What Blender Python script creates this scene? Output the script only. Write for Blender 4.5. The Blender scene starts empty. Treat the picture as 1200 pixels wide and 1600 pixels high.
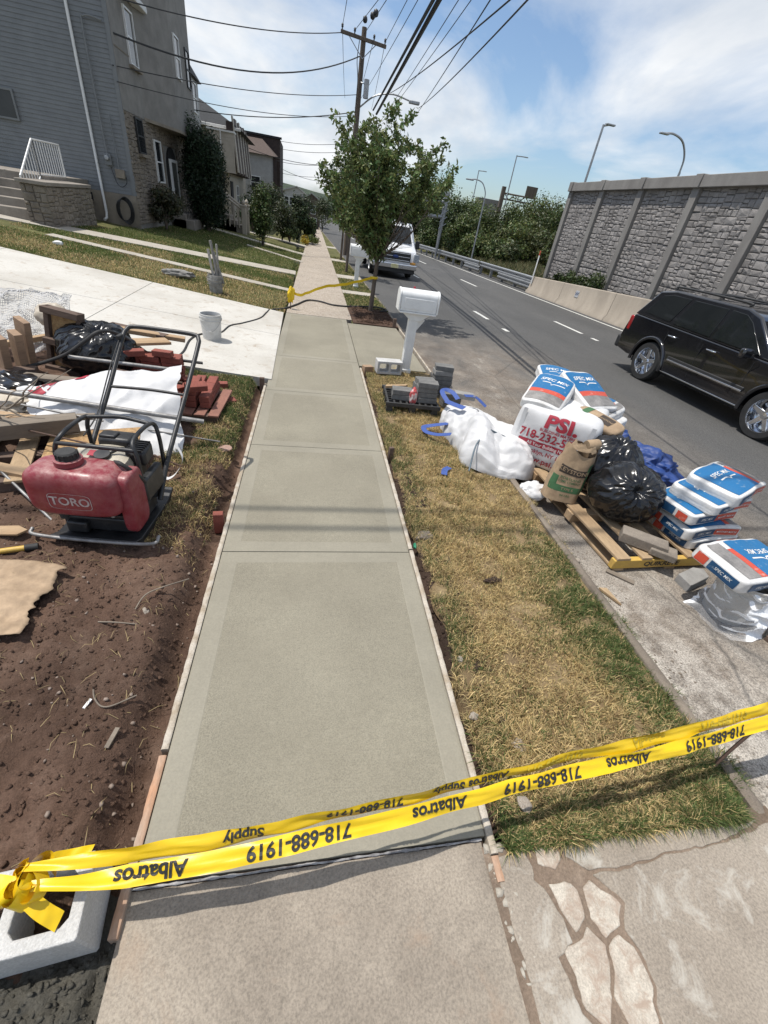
import bpy, bmesh, math, random
import numpy as np
from mathutils import Vector, Matrix, Euler, noise as mn
R = math.radians
random.seed(7); rng = np.random.default_rng(7)
scene = bpy.context.scene
COL = scene.collection

# ---------------------------------------------------------------- camera
cam = bpy.data.cameras.new('camera'); camo = bpy.data.objects.new('camera', cam); COL.objects.link(camo)
cam.lens = 14.85; cam.sensor_width = 36; cam.sensor_fit = 'AUTO'; cam.clip_start = 0.02; cam.clip_end = 6000
_R = np.array([[0.97895083, 0.0234067, 0.20274959], [-0.15055418, -0.58789677, 0.79480238], [0.13779953, -0.80859725, -0.57199806]])
camo.matrix_world = Matrix(((_R[0,0], -_R[0,1], -_R[0,2], 0), (_R[1,0], -_R[1,1], -_R[1,2], 0), (_R[2,0], -_R[2,1], -_R[2,2], 2.0), (0, 0, 0, 1)))
scene.camera = camo

# ---------------------------------------------------------------- sky, sun, exposure
SUN = Vector((-0.36, 0.075, 1.0)).normalized()
world = bpy.data.worlds.new('World'); scene.world = world; world.use_nodes = True
nt = world.node_tree; N = nt.nodes; L = nt.links; N.clear()
out = N.new('ShaderNodeOutputWorld'); bg = N.new('ShaderNodeBackground'); bg.inputs[1].default_value = 0.085
sky = N.new('ShaderNodeTexSky'); sky.sky_type = 'NISHITA'; sky.sun_disc = False
sky.sun_elevation = math.asin(SUN.z); sky.sun_rotation = math.atan2(SUN.x, SUN.y); sky.air_density = 1.0; sky.dust_density = 1.2; sky.ozone_density = 1.5
tc = N.new('ShaderNodeTexCoord'); sep = N.new('ShaderNodeSeparateXYZ'); L.new(tc.outputs['Generated'], sep.inputs[0])
mx = N.new('ShaderNodeMath'); mx.operation = 'MAXIMUM'; mx.inputs[1].default_value = 0.0; L.new(sep.outputs[2], mx.inputs[0])
ad = N.new('ShaderNodeMath'); ad.operation = 'ADD'; ad.inputs[1].default_value = 0.16; L.new(mx.outputs[0], ad.inputs[0])
dx = N.new('ShaderNodeMath'); dx.operation = 'DIVIDE'; L.new(sep.outputs[0], dx.inputs[0]); L.new(ad.outputs[0], dx.inputs[1])
dy = N.new('ShaderNodeMath'); dy.operation = 'DIVIDE'; L.new(sep.outputs[1], dy.inputs[0]); L.new(ad.outputs[0], dy.inputs[1])
cmb = N.new('ShaderNodeCombineXYZ'); L.new(dx.outputs[0], cmb.inputs[0]); L.new(dy.outputs[0], cmb.inputs[1])
def wnoise(scale, detail, rough, off, dist=0.0):
    mp = N.new('ShaderNodeMapping'); mp.inputs['Location'].default_value = off; mp.inputs['Scale'].default_value = (1.0, 0.62, 1); mp.inputs['Rotation'].default_value = (0, 0, 0.5)
    L.new(cmb.outputs[0], mp.inputs[0])
    n = N.new('ShaderNodeTexNoise'); n.inputs['Scale'].default_value = scale; n.inputs['Detail'].default_value = detail; n.inputs['Roughness'].default_value = rough
    n.inputs['Distortion'].default_value = dist; L.new(mp.outputs[0], n.inputs['Vector']); return n
n1 = wnoise(0.75, 9, 0.56, (3.1, 1.7, 0), 0.5); r1 = N.new('ShaderNodeValToRGB'); L.new(n1.outputs[0], r1.inputs[0])
r1.color_ramp.elements[0].position = 0.40; r1.color_ramp.elements[0].color = (0.04,)*3 + (1,); r1.color_ramp.elements[1].position = 0.60; r1.color_ramp.elements[1].color = (0.97,)*3 + (1,)
n2 = wnoise(1.6, 8, 0.55, (0.4, 5.2, 0)); r2 = N.new('ShaderNodeValToRGB'); L.new(n2.outputs[0], r2.inputs[0])
r2.color_ramp.elements[0].position = 0.36; r2.color_ramp.elements[0].color = (8.4, 9.0, 9.8, 1); r2.color_ramp.elements[1].position = 0.62; r2.color_ramp.elements[1].color = (11.6, 11.8, 12.0, 1)
mixc = N.new('ShaderNodeMixRGB'); L.new(r1.outputs[0], mixc.inputs[0]); gain = N.new('ShaderNodeMixRGB'); gain.blend_type = 'MULTIPLY'; gain.inputs[0].default_value = 1.0; gain.inputs[2].default_value = (1.45, 1.62, 1.75, 1); L.new(sky.outputs[0], gain.inputs[1]); L.new(gain.outputs[0], mixc.inputs[1]); L.new(r2.outputs[0], mixc.inputs[2])
L.new(mixc.outputs[0], bg.inputs[0]); L.new(bg.outputs[0], out.inputs[0])
sl = bpy.data.lights.new('sun', 'SUN'); sl.energy = 4.4; sl.angle = R(0.53); sl.color = (1.0, 0.955, 0.89)
so = bpy.data.objects.new('sun', sl); COL.objects.link(so); so.rotation_euler = (-SUN).to_track_quat('-Z', 'Y').to_euler()
vs = scene.view_settings; vs.view_transform = 'Standard'; vs.look = 'None'; vs.exposure = 0.0; vs.gamma = 1.0; vs.use_curve_mapping = False
scene.render.engine = 'CYCLES'

# ---------------------------------------------------------------- materials
MATS = {}
def hexc(*c): return tuple(((v/255)/12.92 if v/255 <= 0.04045 else ((v/255+0.055)/1.055)**2.4) for v in c)
class NB:
    def __init__(s, name):
        s.m = bpy.data.materials.new(name); s.m.use_nodes = True; s.t = s.m.node_tree; s.t.nodes.clear()
        s.o = s.n('ShaderNodeOutputMaterial'); s.b = s.n('ShaderNodeBsdfPrincipled'); s.l(s.b.outputs[0], s.o.inputs[0])
        s.tc = s.n('ShaderNodeTexCoord'); s.co = s.tc.outputs['Object']
    def n(s, t): return s.t.nodes.new(t)
    def l(s, a, b): s.t.links.new(a, b)
    def mapping(s, scale=(1,1,1), loc=(0,0,0), rot=(0,0,0)):
        m = s.n('ShaderNodeMapping'); m.inputs['Scale'].default_value = scale; m.inputs['Location'].default_value = loc; m.inputs['Rotation'].default_value = rot
        s.l(s.co, m.inputs[0]); return m.outputs[0]
    def noise(s, scale, detail=5, rough=0.55, vec=None, dist=0):
        n = s.n('ShaderNodeTexNoise'); n.inputs['Scale'].default_value = scale; n.inputs['Detail'].default_value = detail; n.inputs['Roughness'].default_value = rough; n.inputs['Distortion'].default_value = dist
        s.l(vec or s.co, n.inputs['Vector']); return n.outputs[0]
    def voro(s, scale, feature='F1', vec=None, rnd=1):
        n = s.n('ShaderNodeTexVoronoi'); n.feature = feature; n.inputs['Scale'].default_value = scale; n.inputs['Randomness'].default_value = rnd
        s.l(vec or s.co, n.inputs['Vector']); return n
    def ramp(s, fac, stops):
        r = s.n('ShaderNodeValToRGB'); s.l(fac, r.inputs[0]); e = r.color_ramp.elements
        while len(e) < len(stops): e.new(0.5)
        for i, (p, c) in enumerate(stops): e[i].position = p; e[i].color = (tuple(c) + (1,)) if not isinstance(c, (int, float)) else (c, c, c, 1)
        return r.outputs[0]
    def mix(s, fac, a, b, mode='MIX'):
        m = s.n('ShaderNodeMixRGB'); m.blend_type = mode
        for i, v in enumerate((fac, a, b)):
            if hasattr(v, 'links'): s.l(v, m.inputs[i])
            elif isinstance(v, (int, float)): m.inputs[i].default_value = v if i == 0 else (v, v, v, 1)
            else: m.inputs[i].default_value = tuple(v) + (1,)
        return m.outputs[0]
    def math(s, op, a, b=0.0):
        m = s.n('ShaderNodeMath'); m.operation = op
        for i, v in enumerate((a, b)):
            if hasattr(v, 'links'): s.l(v, m.inputs[i])
            else: m.inputs[i].default_value = v
        return m.outputs[0]
    def col(s, c):
        if hasattr(c, 'links'): s.l(c, s.b.inputs['Base Color'])
        else: s.b.inputs['Base Color'].default_value = tuple(c) + (1,)
    def set(s, **k):
        for a, v in k.items():
            i = s.b.inputs[a.replace('_', ' ')]
            if hasattr(v, 'links'): s.l(v, i)
            else: i.default_value = v
    def bump(s, h, dist=0.01, strength=1.0, prev=None):
        b = s.n('ShaderNodeBump'); b.inputs['Distance'].default_value = dist; b.inputs['Strength'].default_value = strength; s.l(h, b.inputs['Height'])
        if prev is not None: s.l(prev, b.inputs['Normal'])
        s.l(b.outputs[0], s.b.inputs['Normal']); return b.outputs[0]
def M(name, c1, c2=None, scale=6, rough=0.7, bump=0.0, bscale=60, metal=0.0, stretch=(1,1,1), coat=0.0, trans=0.0, fine=0.12, lo=0.35, hi=0.65, spec=0.5, sheen=0):
    if name in MATS: return MATS[name]
    b = NB(name); v = b.mapping(stretch)
    c2 = c2 or tuple(x*0.78 for x in c1)
    c = b.ramp(b.noise(scale, 7, 0.6, v), [(lo, c1), (hi, c2)])
    if fine: c = b.mix(fine, c, b.ramp(b.noise(bscale*1.7, 3, 0.6, v), [(0.3, 0.15), (0.7, 1.0)]), 'MULTIPLY')
    b.col(c); b.set(Roughness=rough, Metallic=metal, Coat_Weight=coat, Transmission_Weight=trans); b.b.inputs['Specular IOR Level'].default_value = spec
    if bump: b.bump(b.noise(bscale, 5, 0.6, v), bump)
    MATS[name] = b.m; return b.m

# ---------------------------------------------------------------- geometry helpers
def rotm(rx=0, ry=0, rz=0): return np.array(Euler((rx, ry, rz)).to_matrix())
class MB:
    def __init__(s): s.v = []; s.f = []; s.mi = []; s.n = 0
    def add(s, vs, fs, mi=0):
        vs = np.asarray(vs, float); s.v.append(vs); s.f.extend([tuple(int(i)+s.n for i in f) for f in fs]); s.mi.extend([mi]*len(fs)); s.n += len(vs); return s
    def box(s, c, d, rot=None, mi=0):
        p = np.array([[x, y, z] for x in (-.5, .5) for y in (-.5, .5) for z in (-.5, .5)])*np.array(d)
        if rot is not None: p = p@np.asarray(rot).T
        return s.add(p+np.array(c), [(0,1,3,2),(4,6,7,5),(0,4,5,1),(2,3,7,6),(0,2,6,4),(1,5,7,3)], mi)
    def bx(s, x0, x1, y0, y1, z0, z1, mi=0): return s.box(((x0+x1)/2,(y0+y1)/2,(z0+z1)/2), (x1-x0,y1-y0,z1-z0), None, mi)
    def tube(s, pts, r, seg=8, cap=True, mi=0):
        P = np.array(pts, float); n = len(P); rr = np.full(n, r) if np.isscalar(r) else np.array(r)
        T = np.gradient(P, axis=0); T /= np.linalg.norm(T, axis=1)[:,None]+1e-12
        ref = np.array([0,0,1.]) if abs(T[0][2]) < .9 else np.array([1.,0,0])
        u = np.cross(T[0], ref); u /= np.linalg.norm(u); vs = []
        for i in range(n):
            u = u-T[i]*u.dot(T[i]); u /= np.linalg.norm(u)+1e-12; w = np.cross(T[i], u)
            for k in range(seg):
                a = 2*math.pi*k/seg; vs.append(P[i]+rr[i]*(math.cos(a)*u+math.sin(a)*w))
        fs = [(i*seg+k, i*seg+(k+1)%seg, (i+1)*seg+(k+1)%seg, (i+1)*seg+k) for i in range(n-1) for k in range(seg)]
        if cap: fs += [tuple(range(seg-1,-1,-1)), tuple((n-1)*seg+k for k in range(seg))]
        return s.add(vs, fs, mi)
    def cyl(s, a, b, r, seg=12, r2=None, mi=0): return s.tube([a, b], [r, r if r2 is None else r2], seg, True, mi)
    def lathe(s, prof, c=(0,0,0), seg=24, rot=None, mi=0, cap=True):
        vs = []; n = len(prof)
        for (r, z) in prof:
            for k in range(seg):
                a = 2*math.pi*k/seg; vs.append((r*math.cos(a), r*math.sin(a), z))
        vs = np.array(vs)
        if rot is not None: vs = vs@np.asarray(rot).T
        fs = [(i*seg+k, i*seg+(k+1)%seg, (i+1)*seg+(k+1)%seg, (i+1)*seg+k) for i in range(n-1) for k in range(seg)]
        if cap: fs += [tuple(range(seg-1,-1,-1)), tuple((n-1)*seg+k for k in range(seg))]
        return s.add(vs+np.array(c), fs, mi)
    def prism(s, poly, a0, a1, axis=2, mi=0):     # polygon extruded along an axis
        n = len(poly); o = [i for i in range(3) if i != axis]; vs = []
        for a in (a0, a1):
            for p in poly:
                q = [0, 0, 0]; q[o[0]], q[o[1]] = p; q[axis] = a; vs.append(q)
        return s.add(vs, [tuple(range(n-1,-1,-1)), tuple(range(n, 2*n))]+[(i,(i+1)%n,n+(i+1)%n,n+i) for i in range(n)], mi)
    def grid(s, P, mi=0, closeu=False):            # P: (nu, nv, 3)
        P = np.asarray(P, float); nu, nv = P.shape[:2]
        fs = [(i*nv+j, ((i+1)%nu)*nv+j, ((i+1)%nu)*nv+j+1, i*nv+j+1) for i in range(nu if closeu else nu-1) for j in range(nv-1)]
        return s.add(P.reshape(-1, 3), fs, mi)
    def poly(s, pts, mi=0): return s.add(pts, [tuple(range(len(pts)))], mi)
    def mesh(s, name, mats, smooth=0):
        me = bpy.data.meshes.new(name)
        v = np.concatenate(s.v) if s.v else np.zeros((0,3)); me.from_pydata(v.tolist(), [], s.f)
        for m in (mats if isinstance(mats, (list, tuple)) else [mats]): me.materials.append(m)
        if any(s.mi): me.polygons.foreach_set('material_index', s.mi)
        me.update(); bm = bmesh.new(); bm.from_mesh(me); bmesh.ops.recalc_face_normals(bm, faces=bm.faces); bm.to_mesh(me); bm.free()
        if smooth: me.polygons.foreach_set('use_smooth', [True]*len(me.polygons)); me.set_sharp_from_angle(angle=R(smooth))
        return me
    def build(s, name, mats, parent=None, smooth=0, bevel=0, seg=2, sub=0, W=False, loc=None, rz=0):
        """one mesh object; W: vertices are in world axes, moved to the parent's (or loc) origin"""
        org = np.array(parent.location if (parent is not None and W) else (loc if (loc is not None and W) else (0,0,0)), float)
        if W and parent is not None and parent.parent is not None: org = org+np.array(parent.parent.location)
        if W: s.v = [a-org for a in s.v]
        o = bpy.data.objects.new(name, s.mesh(name, mats, smooth)); COL.objects.link(o)
        if parent is not None: o.parent = parent
        if loc is not None: o.location = loc; o.rotation_euler = (0, 0, rz)
        if bevel:
            m = o.modifiers.new('bevel', 'BEVEL'); m.width = bevel; m.segments = seg; m.limit_method = 'ANGLE'; m.angle_limit = R(35)
            if not smooth: o.data.polygons.foreach_set('use_smooth', [True]*len(o.data.polygons)); o.data.set_sharp_from_angle(angle=R(50))
            m.harden_normals = False
        if sub: m = o.modifiers.new('subsurf', 'SUBSURF'); m.levels = sub; m.render_levels = sub
        return o
def tag(o, label=None, cat=None, group=None, kind=None):
    for k, v in (('label', label), ('category', cat), ('group', group), ('kind', kind)):
        if v: o[k] = v
    return o
def thing(name, label, cat, loc=(0,0,0), rz=0, group=None, rot=None):
    o = bpy.data.objects.new(name, None); COL.objects.link(o); o.location = loc; o.rotation_euler = rot or (0, 0, rz); o.empty_display_size = .1
    return tag(o, label, cat, group)
def struct(o): o['kind'] = 'structure'; return o
def copy_tree(o, parent=None):
    c = o.copy(); COL.objects.link(c)
    if parent is not None: c.parent = parent
    for ch in list(o.children): copy_tree(ch, c)
    return c
def cat_curve(p0, p1, sag, n=24):
    p0, p1 = np.array(p0, float), np.array(p1, float); t = np.linspace(0, 1, n)[:,None]
    P = p0+(p1-p0)*t; P[:,2] -= (4*sag*t*(1-t))[:,0]; return P
def spline(pts, n=8):
    P = np.array(pts, float); Q = np.vstack([2*P[0]-P[1], P, 2*P[-1]-P[-2]]); o = []
    for i in range(1, len(Q)-2):
        for t in np.linspace(0, 1, n, endpoint=False):
            o.append(.5*((2*Q[i])+(-Q[i-1]+Q[i+1])*t+(2*Q[i-1]-5*Q[i]+4*Q[i+1]-Q[i+2])*t*t+(-Q[i-1]+3*Q[i]-3*Q[i+1]+Q[i+2])*t**3))
    o.append(P[-1]); return np.array(o)
def fbm(x, y, z=0, oct=4):
    return mn.fractal(Vector((x, y, z)), 1.0, 2.0, oct)
def text2d(s, size=1.0, align='CENTER', bold=0.0, sub=0.0, shear=0.0, sx=1.0):
    """flat triangulated lettering: (n,2) vertices and faces"""
    cu = bpy.data.curves.new('t', 'FONT'); cu.body = s; cu.size = size; cu.align_x = align; cu.align_y = 'CENTER'; cu.offset = bold*size; cu.resolution_u = 3; cu.shear = shear
    o = bpy.data.objects.new('t', cu); COL.objects.link(o); dg = bpy.context.evaluated_depsgraph_get(); me = bpy.data.meshes.new_from_object(o.evaluated_get(dg))
    bm = bmesh.new(); bm.from_mesh(me); bmesh.ops.triangulate(bm, faces=bm.faces)
    if sub:
        for _ in range(4):
            es = [e for e in bm.edges if e.calc_length() > sub]
            if not es: break
            bmesh.ops.subdivide_edges(bm, edges=es, cuts=1); bmesh.ops.triangulate(bm, faces=bm.faces)
    v = np.array([q.co[:2] for q in bm.verts]); bm.verts.index_update(); f = [tuple(q.index for q in p.verts) for p in bm.faces]; bm.free()
    bpy.data.objects.remove(o); bpy.data.curves.remove(cu); bpy.data.meshes.remove(me); v[:,0] *= sx
    return v, f
def lettering(name, s, fn, mat, parent, size, sub=0.0, bold=0.0, align='CENTER', shear=0.0, sx=1.0, off=(0,0), rot=0.0):
    """flat print on a surface; fn maps (u,v) to a 3d point"""
    v, f = text2d(s, size, align, bold, sub, shear, sx); c, q = math.cos(rot), math.sin(rot)
    v = v@np.array([[c, q], [-q, c]])+np.array(off)
    mb = MB(); mb.add([fn(a, b) for a, b in v], f); o = mb.build(name, mat, parent); return o
# ================================================================ SETTING
def drop(y): return -0.015*max(0.0, min(y, 160)-12)
def xl(y): return -0.535+0.0222*max(y, 0)
def xr(y): return 0.775+0.0195*max(y, 0)
XC = 2.12                                      # kerb line
def Gz(x, y):                                  # ground height
    e = xl(y)-0.05
    z = 0.0
    if x < e: z = 0.085*min(e-x, 9)
    elif x > XC+.07: z = -0.12
    return z+drop(y)
def fast(name, V, F, mat, parent=None, colors=None, smooth=False):
    """big triangle or quad soup, optional per-corner colour attribute 'tint'"""
    me = bpy.data.meshes.new(name); V = np.asarray(V, np.float32); F = np.asarray(F, np.int32); k = F.shape[1]
    me.vertices.add(len(V)); me.vertices.foreach_set('co', V.ravel()); me.loops.add(F.size); me.loops.foreach_set('vertex_index', F.ravel())
    me.polygons.add(len(F)); me.polygons.foreach_set('loop_start', np.arange(0, F.size, k, dtype=np.int32)); me.polygons.foreach_set('loop_total', np.full(len(F), k, np.int32))
    if smooth: me.polygons.foreach_set('use_smooth', np.ones(len(F), bool))
    me.materials.append(mat); me.update(calc_edges=True)
    if colors is not None:
        a = me.color_attributes.new('tint', 'FLOAT_COLOR', 'POINT'); c = np.ones((len(V), 4), np.float32); c[:,:3] = colors; a.data.foreach_set('color', c.ravel())
    o = bpy.data.objects.new(name, me); COL.objects.link(o)
    if parent is not None: o.parent = parent
    return o
def heightfield(name, xs, ys, fz, mat, parent=None):
    P = np.array([[(x, y, fz(x, y)) for y in ys] for x in xs]); mb = MB(); mb.grid(P)
    o = mb.build(name, mat, parent, smooth=80); return o

# ---- ground materials
def concrete(name, base, dark, grain=260, bump=0.0012, blotch=1.6, stain=None, rough=0.85, stainscale=3.0, slo=.56, shi=.7, speck=.35):
    b = NB(name)
    c = b.ramp(b.noise(blotch, 8, .6), [(.33, dark), (.6, base)])
    c = b.mix(speck, c, b.ramp(b.noise(grain, 3, .7), [(.3, .35), (.62, 1.0)]), 'MULTIPLY')
    c = b.mix(.2, c, b.ramp(b.noise(28, 6, .65), [(.3, .5), (.7, 1.0)]), 'MULTIPLY')
    if stain is not None: c = b.mix(b.ramp(b.noise(stainscale, 8, .7, None, .6), [(slo, 0.0), (shi, 0.9)]), c, stain)
    b.col(c); b.set(Roughness=rough); b.bump(b.math('ADD', b.noise(grain, 3, .7), b.noise(grain*.2, 4)), bump); return b.m
m_fresh = concrete('fresh concrete broom finish', (.31,.283,.213), (.245,.222,.166), 170, .002, 1.1, (.225,.203,.152), stainscale=1.4, slo=.47, shi=.78, speck=.62)
def broom(m):
    t = m.node_tree; bs = [n for n in t.nodes if n.type == 'BUMP'][0]; pb = [n for n in t.nodes if n.type == 'BSDF_PRINCIPLED'][0]; tc_ = [n for n in t.nodes if n.type == 'TEX_COORD'][0]
    mp = t.nodes.new('ShaderNodeMapping'); mp.inputs['Scale'].default_value = (2.5, 170, 1); t.links.new(tc_.outputs['Object'], mp.inputs[0]); n = t.nodes.new('ShaderNodeTexNoise'); n.inputs['Scale'].default_value = 1.0; n.inputs['Detail'].default_value = 4; t.links.new(mp.outputs[0], n.inputs['Vector'])
    b2 = t.nodes.new('ShaderNodeBump'); b2.inputs['Distance'].default_value = .0022; t.links.new(n.outputs[0], b2.inputs['Height']); t.links.new(bs.outputs[0], b2.inputs['Normal']); t.links.new(b2.outputs[0], pb.inputs['Normal'])
broom(m_fresh)
m_fresh_s = concrete('fresh concrete trowelled margin', (.294,.269,.207), (.242,.221,.168), 90, .0006, 1.1, rough=.7, speck=.22)
m_old = concrete('old tan concrete', (.38,.325,.258), (.25,.21,.165), 120, .003, 1.8, (.32,.225,.155), stainscale=2.6, slo=.54, shi=.78, speck=.6)
m_apron = concrete('worn cracked concrete', (.39,.335,.27), (.28,.235,.185), 110, .003, 1.7, (.45,.42,.365), stainscale=6, slo=.54, shi=.68, speck=.6)
m_patch = concrete('chalky pale concrete patch', (.60,.54,.45), (.42,.35,.28), 150, .003, 7.0, (.34,.26,.20), stainscale=16, slo=.47, shi=.62, speck=.55)
m_white = concrete('pale dusty driveway concrete', (.60,.575,.52), (.48,.45,.395), 160, .001, .9, (.30,.225,.155), stainscale=6, slo=.555, shi=.72, speck=.25)
m_kerb = concrete('dusty kerb concrete', (.27,.225,.175), (.15,.12,.092), 170, .0025, 3, speck=.5)
m_path = concrete('garden path concrete', (.47,.43,.36), (.37,.33,.27), 120, .002, 2)
def mk_asphalt():
    b = NB('asphalt road'); 
    c = b.ramp(b.noise(.55, 8, .62, b.mapping((1, .35, 1))), [(.3, (.070,.069,.067)), (.7, (.108,.105,.10))])
    sx = b.n('ShaderNodeSeparateXYZ'); b.l(b.co, sx.inputs[0])
    # cement dust and mud washed along the gutter beside the work
    near = b.math('MULTIPLY', b.ramp(b.math('MULTIPLY', sx.outputs[0], .1), [(.225, 1.0), (.36, .9), (.60, 0.0)]), b.ramp(b.math('MULTIPLY', sx.outputs[1], .05), [(.0, 1.0), (.42, .9), (.56, 0.0)]))
    dust = b.math('MULTIPLY', near, b.ramp(b.noise(1.3, 9, .68, b.mapping((1, .5, 1), rot=(0,0,.35)), .8), [(.30, .25), (.62, 1.0)]))
    c = b.mix(dust, c, b.ramp(b.noise(2.2, 8, .7), [(.35, (.19,.145,.105)), (.65, (.36,.31,.25))]))
    streak = b.math('MULTIPLY', near, b.ramp(b.noise(1.1, 7, .7, b.mapping((1.4, .55, 1), (3,1,0), (0,0,1.0))), [(.56, 0.0), (.68, .8)]))
    c = b.mix(streak, c, (.50,.465,.40))
    crust = b.math('MULTIPLY', b.math('MULTIPLY', b.ramp(b.math('MULTIPLY', sx.outputs[0], .1), [(.21, 1.0), (.255, .8), (.33, 0.0)]), b.ramp(b.math('MULTIPLY', sx.outputs[1], .1), [(.12, 1.0), (.32, 0.0)])), b.ramp(b.noise(5, 8, .75), [(.40, 0.0), (.58, .95)]))
    c = b.mix(crust, c, (.55,.50,.43))
    c = b.mix(.8, c, b.ramp(b.noise(95, 3, .8), [(.36, .25), (.62, 1.25)]), 'MULTIPLY')
    v = b.voro(.34, 'DISTANCE_TO_EDGE', b.mix(.1, b.mapping((1, .6, 1)), b.noise(2.0, 5)))
    c = b.mix(b.ramp(v.outputs[0], [(.0, .55), (.004, 0.0)]), c, (.045,.044,.043))
    b.col(c); b.set(Roughness=.88); b.bump(b.noise(150, 3, .75), .004); return b.m
m_road = mk_asphalt()
m_paint = M('worn road paint', (.72,.71,.66), (.45,.44,.41), 9, .7, .001, 80, fine=.3, lo=.5, hi=.75)
def mk_soil(name, a, b_, c_, bump=.012):
    b = NB(name); c = b.ramp(b.noise(3.2, 9, .65, None, .5), [(.28, a), (.5, b_), (.72, c_)])
    c = b.mix(.55, c, b.ramp(b.noise(1.1, 6, .6), [(.32, .40), (.66, 1.45)]), 'MULTIPLY')
    c = b.mix(.6, c, b.ramp(b.noise(85, 5, .75), [(.3, .35), (.7, 1.15)]), 'MULTIPLY')
    b.col(c); b.set(Roughness=.95); b.b.inputs['Specular IOR Level'].default_value = .2; b.bump(b.math('ADD', b.noise(38, 8, .78), b.math('MULTIPLY', b.noise(140, 4, .7), .5)), bump*1.1); return b.m
m_soil = mk_soil('dark brown soil', (.095,.057,.040), (.15,.092,.065), (.225,.15,.11))
m_trench = mk_soil('damp trench soil', (.05,.033,.026), (.075,.05,.038), (.10,.07,.052))
m_mortar = mk_soil('crumbly grey mortar bed', (.085,.08,.066), (.115,.107,.088), (.15,.138,.112), .012)
m_thatch = mk_soil('dry thatch and soil', (.17,.12,.07), (.29,.21,.115), (.42,.32,.18), .012)
m_turf = mk_soil('lawn turf', (.085,.088,.034), (.125,.125,.048), (.19,.165,.07), .01)
m_mulch = mk_soil('brown bark mulch', (.07,.042,.03), (.11,.066,.045), (.16,.10,.07), .02)
def mk_agg():
    b = NB('exposed pebble concrete'); v = b.voro(55); c = b.mix(.8, (.38,.315,.245), b.ramp(v.outputs['Color'], [(.1, (.20,.155,.12)), (.5, (.37,.31,.245)), (.9, (.52,.47,.40))]))
    c = b.mix(.3, c, b.ramp(b.noise(1.2, 6), [(.35, .6), (.65, 1.05)]), 'MULTIPLY'); b.col(c); b.set(Roughness=.85); b.bump(v.outputs[0], -.006); return b.m
m_agg = mk_agg()
def attr_mat(name, rough=.6, trans=.0, sss=0.0):
    b = NB(name); a = b.n('ShaderNodeVertexColor'); a.layer_name = 'tint'; b.col(a.outputs[0]); b.set(Roughness=rough); b.b.inputs['Specular IOR Level'].default_value = .3
    if trans:
        t = b.n('ShaderNodeBsdfTranslucent'); b.l(a.outputs[0], t.inputs[0]); m = b.n('ShaderNodeMixShader'); m.inputs[0].default_value = trans
        b.l(b.b.outputs[0], m.inputs[1]); b.l(t.outputs[0], m.inputs[2]); b.l(m.outputs[0], b.o.inputs[0])
    return b.m
m_blade = attr_mat('grass blade', .6, .3); m_leaf = attr_mat('leaf', .45, .28)

# ---- broad ground sheet
ys = [-8,-2,4,8,12,16,20,26,34,45,60,90,130,180,260,400,700,1200]; xs = [-900,-300,-120,-60,-30,-16,-9,-5,-2,0,2,4,8,12,18,30,60,120,300,900]
o = heightfield('ground', xs, ys, lambda x, y: min(Gz(x, y), drop(y)-.12)-.22, m_turf); struct(o)

# ---- road with its markings, kerb
o = heightfield('road', [XC+.02, 3, 4, 5, 6, 7, 8, 9, 10, 11.0, 12.6], list(np.arange(-6, 40, 1.0))+[45,50,60,70,80,100,130,170,230], lambda x, y: -.12+drop(y)-(.012 if x < 2.5 else 0), m_road); road = struct(o)
def marking(x0, x1, y0, y1):
    n = max(2, int((y1-y0)/1.5)); mb = MB(); Y = np.linspace(y0, y1, n)
    mb.grid(np.array([[(x, y, -.12+drop(y)+.004) for y in Y] for x in (x0, x1)])); return mb.build('lane_dash' if y1-y0 < 6 else 'edge_line', m_paint, road)
for k in range(8): marking(5.40, 5.52, 11.4+k*10.9-10.9, 14.2+k*10.9-10.9)
for k in range(8): marking(8.29, 8.41, 11.6+k*10.6-10.6, 14.2+k*10.6-10.6)
marking(10.80, 10.91, -4, 120)
mb = MB(); Y = list(np.arange(-4, 20, .25))+list(range(20, 90, 4)); prof = [(0,-.3),(0,-.012),(.012,-.004),(.05,-.006),(.07,-.02),(.085,-.06),(.11,-.135)]
mb.grid(np.array([[(XC+dx+.012*fbm(y*1.3, 3, k)+(.0 if y > .55 else 0), y, dz+drop(y)+.006*fbm(y*2.1, 9, k)-(.085 if y < .42 or 6.6 < y < 9.7 else 0)*(1 if dz > -.1 else 0)) for y in Y] for k, (dx, dz) in enumerate(prof)]))
kerb = struct(mb.build('kerb', m_kerb, smooth=50))

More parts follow.
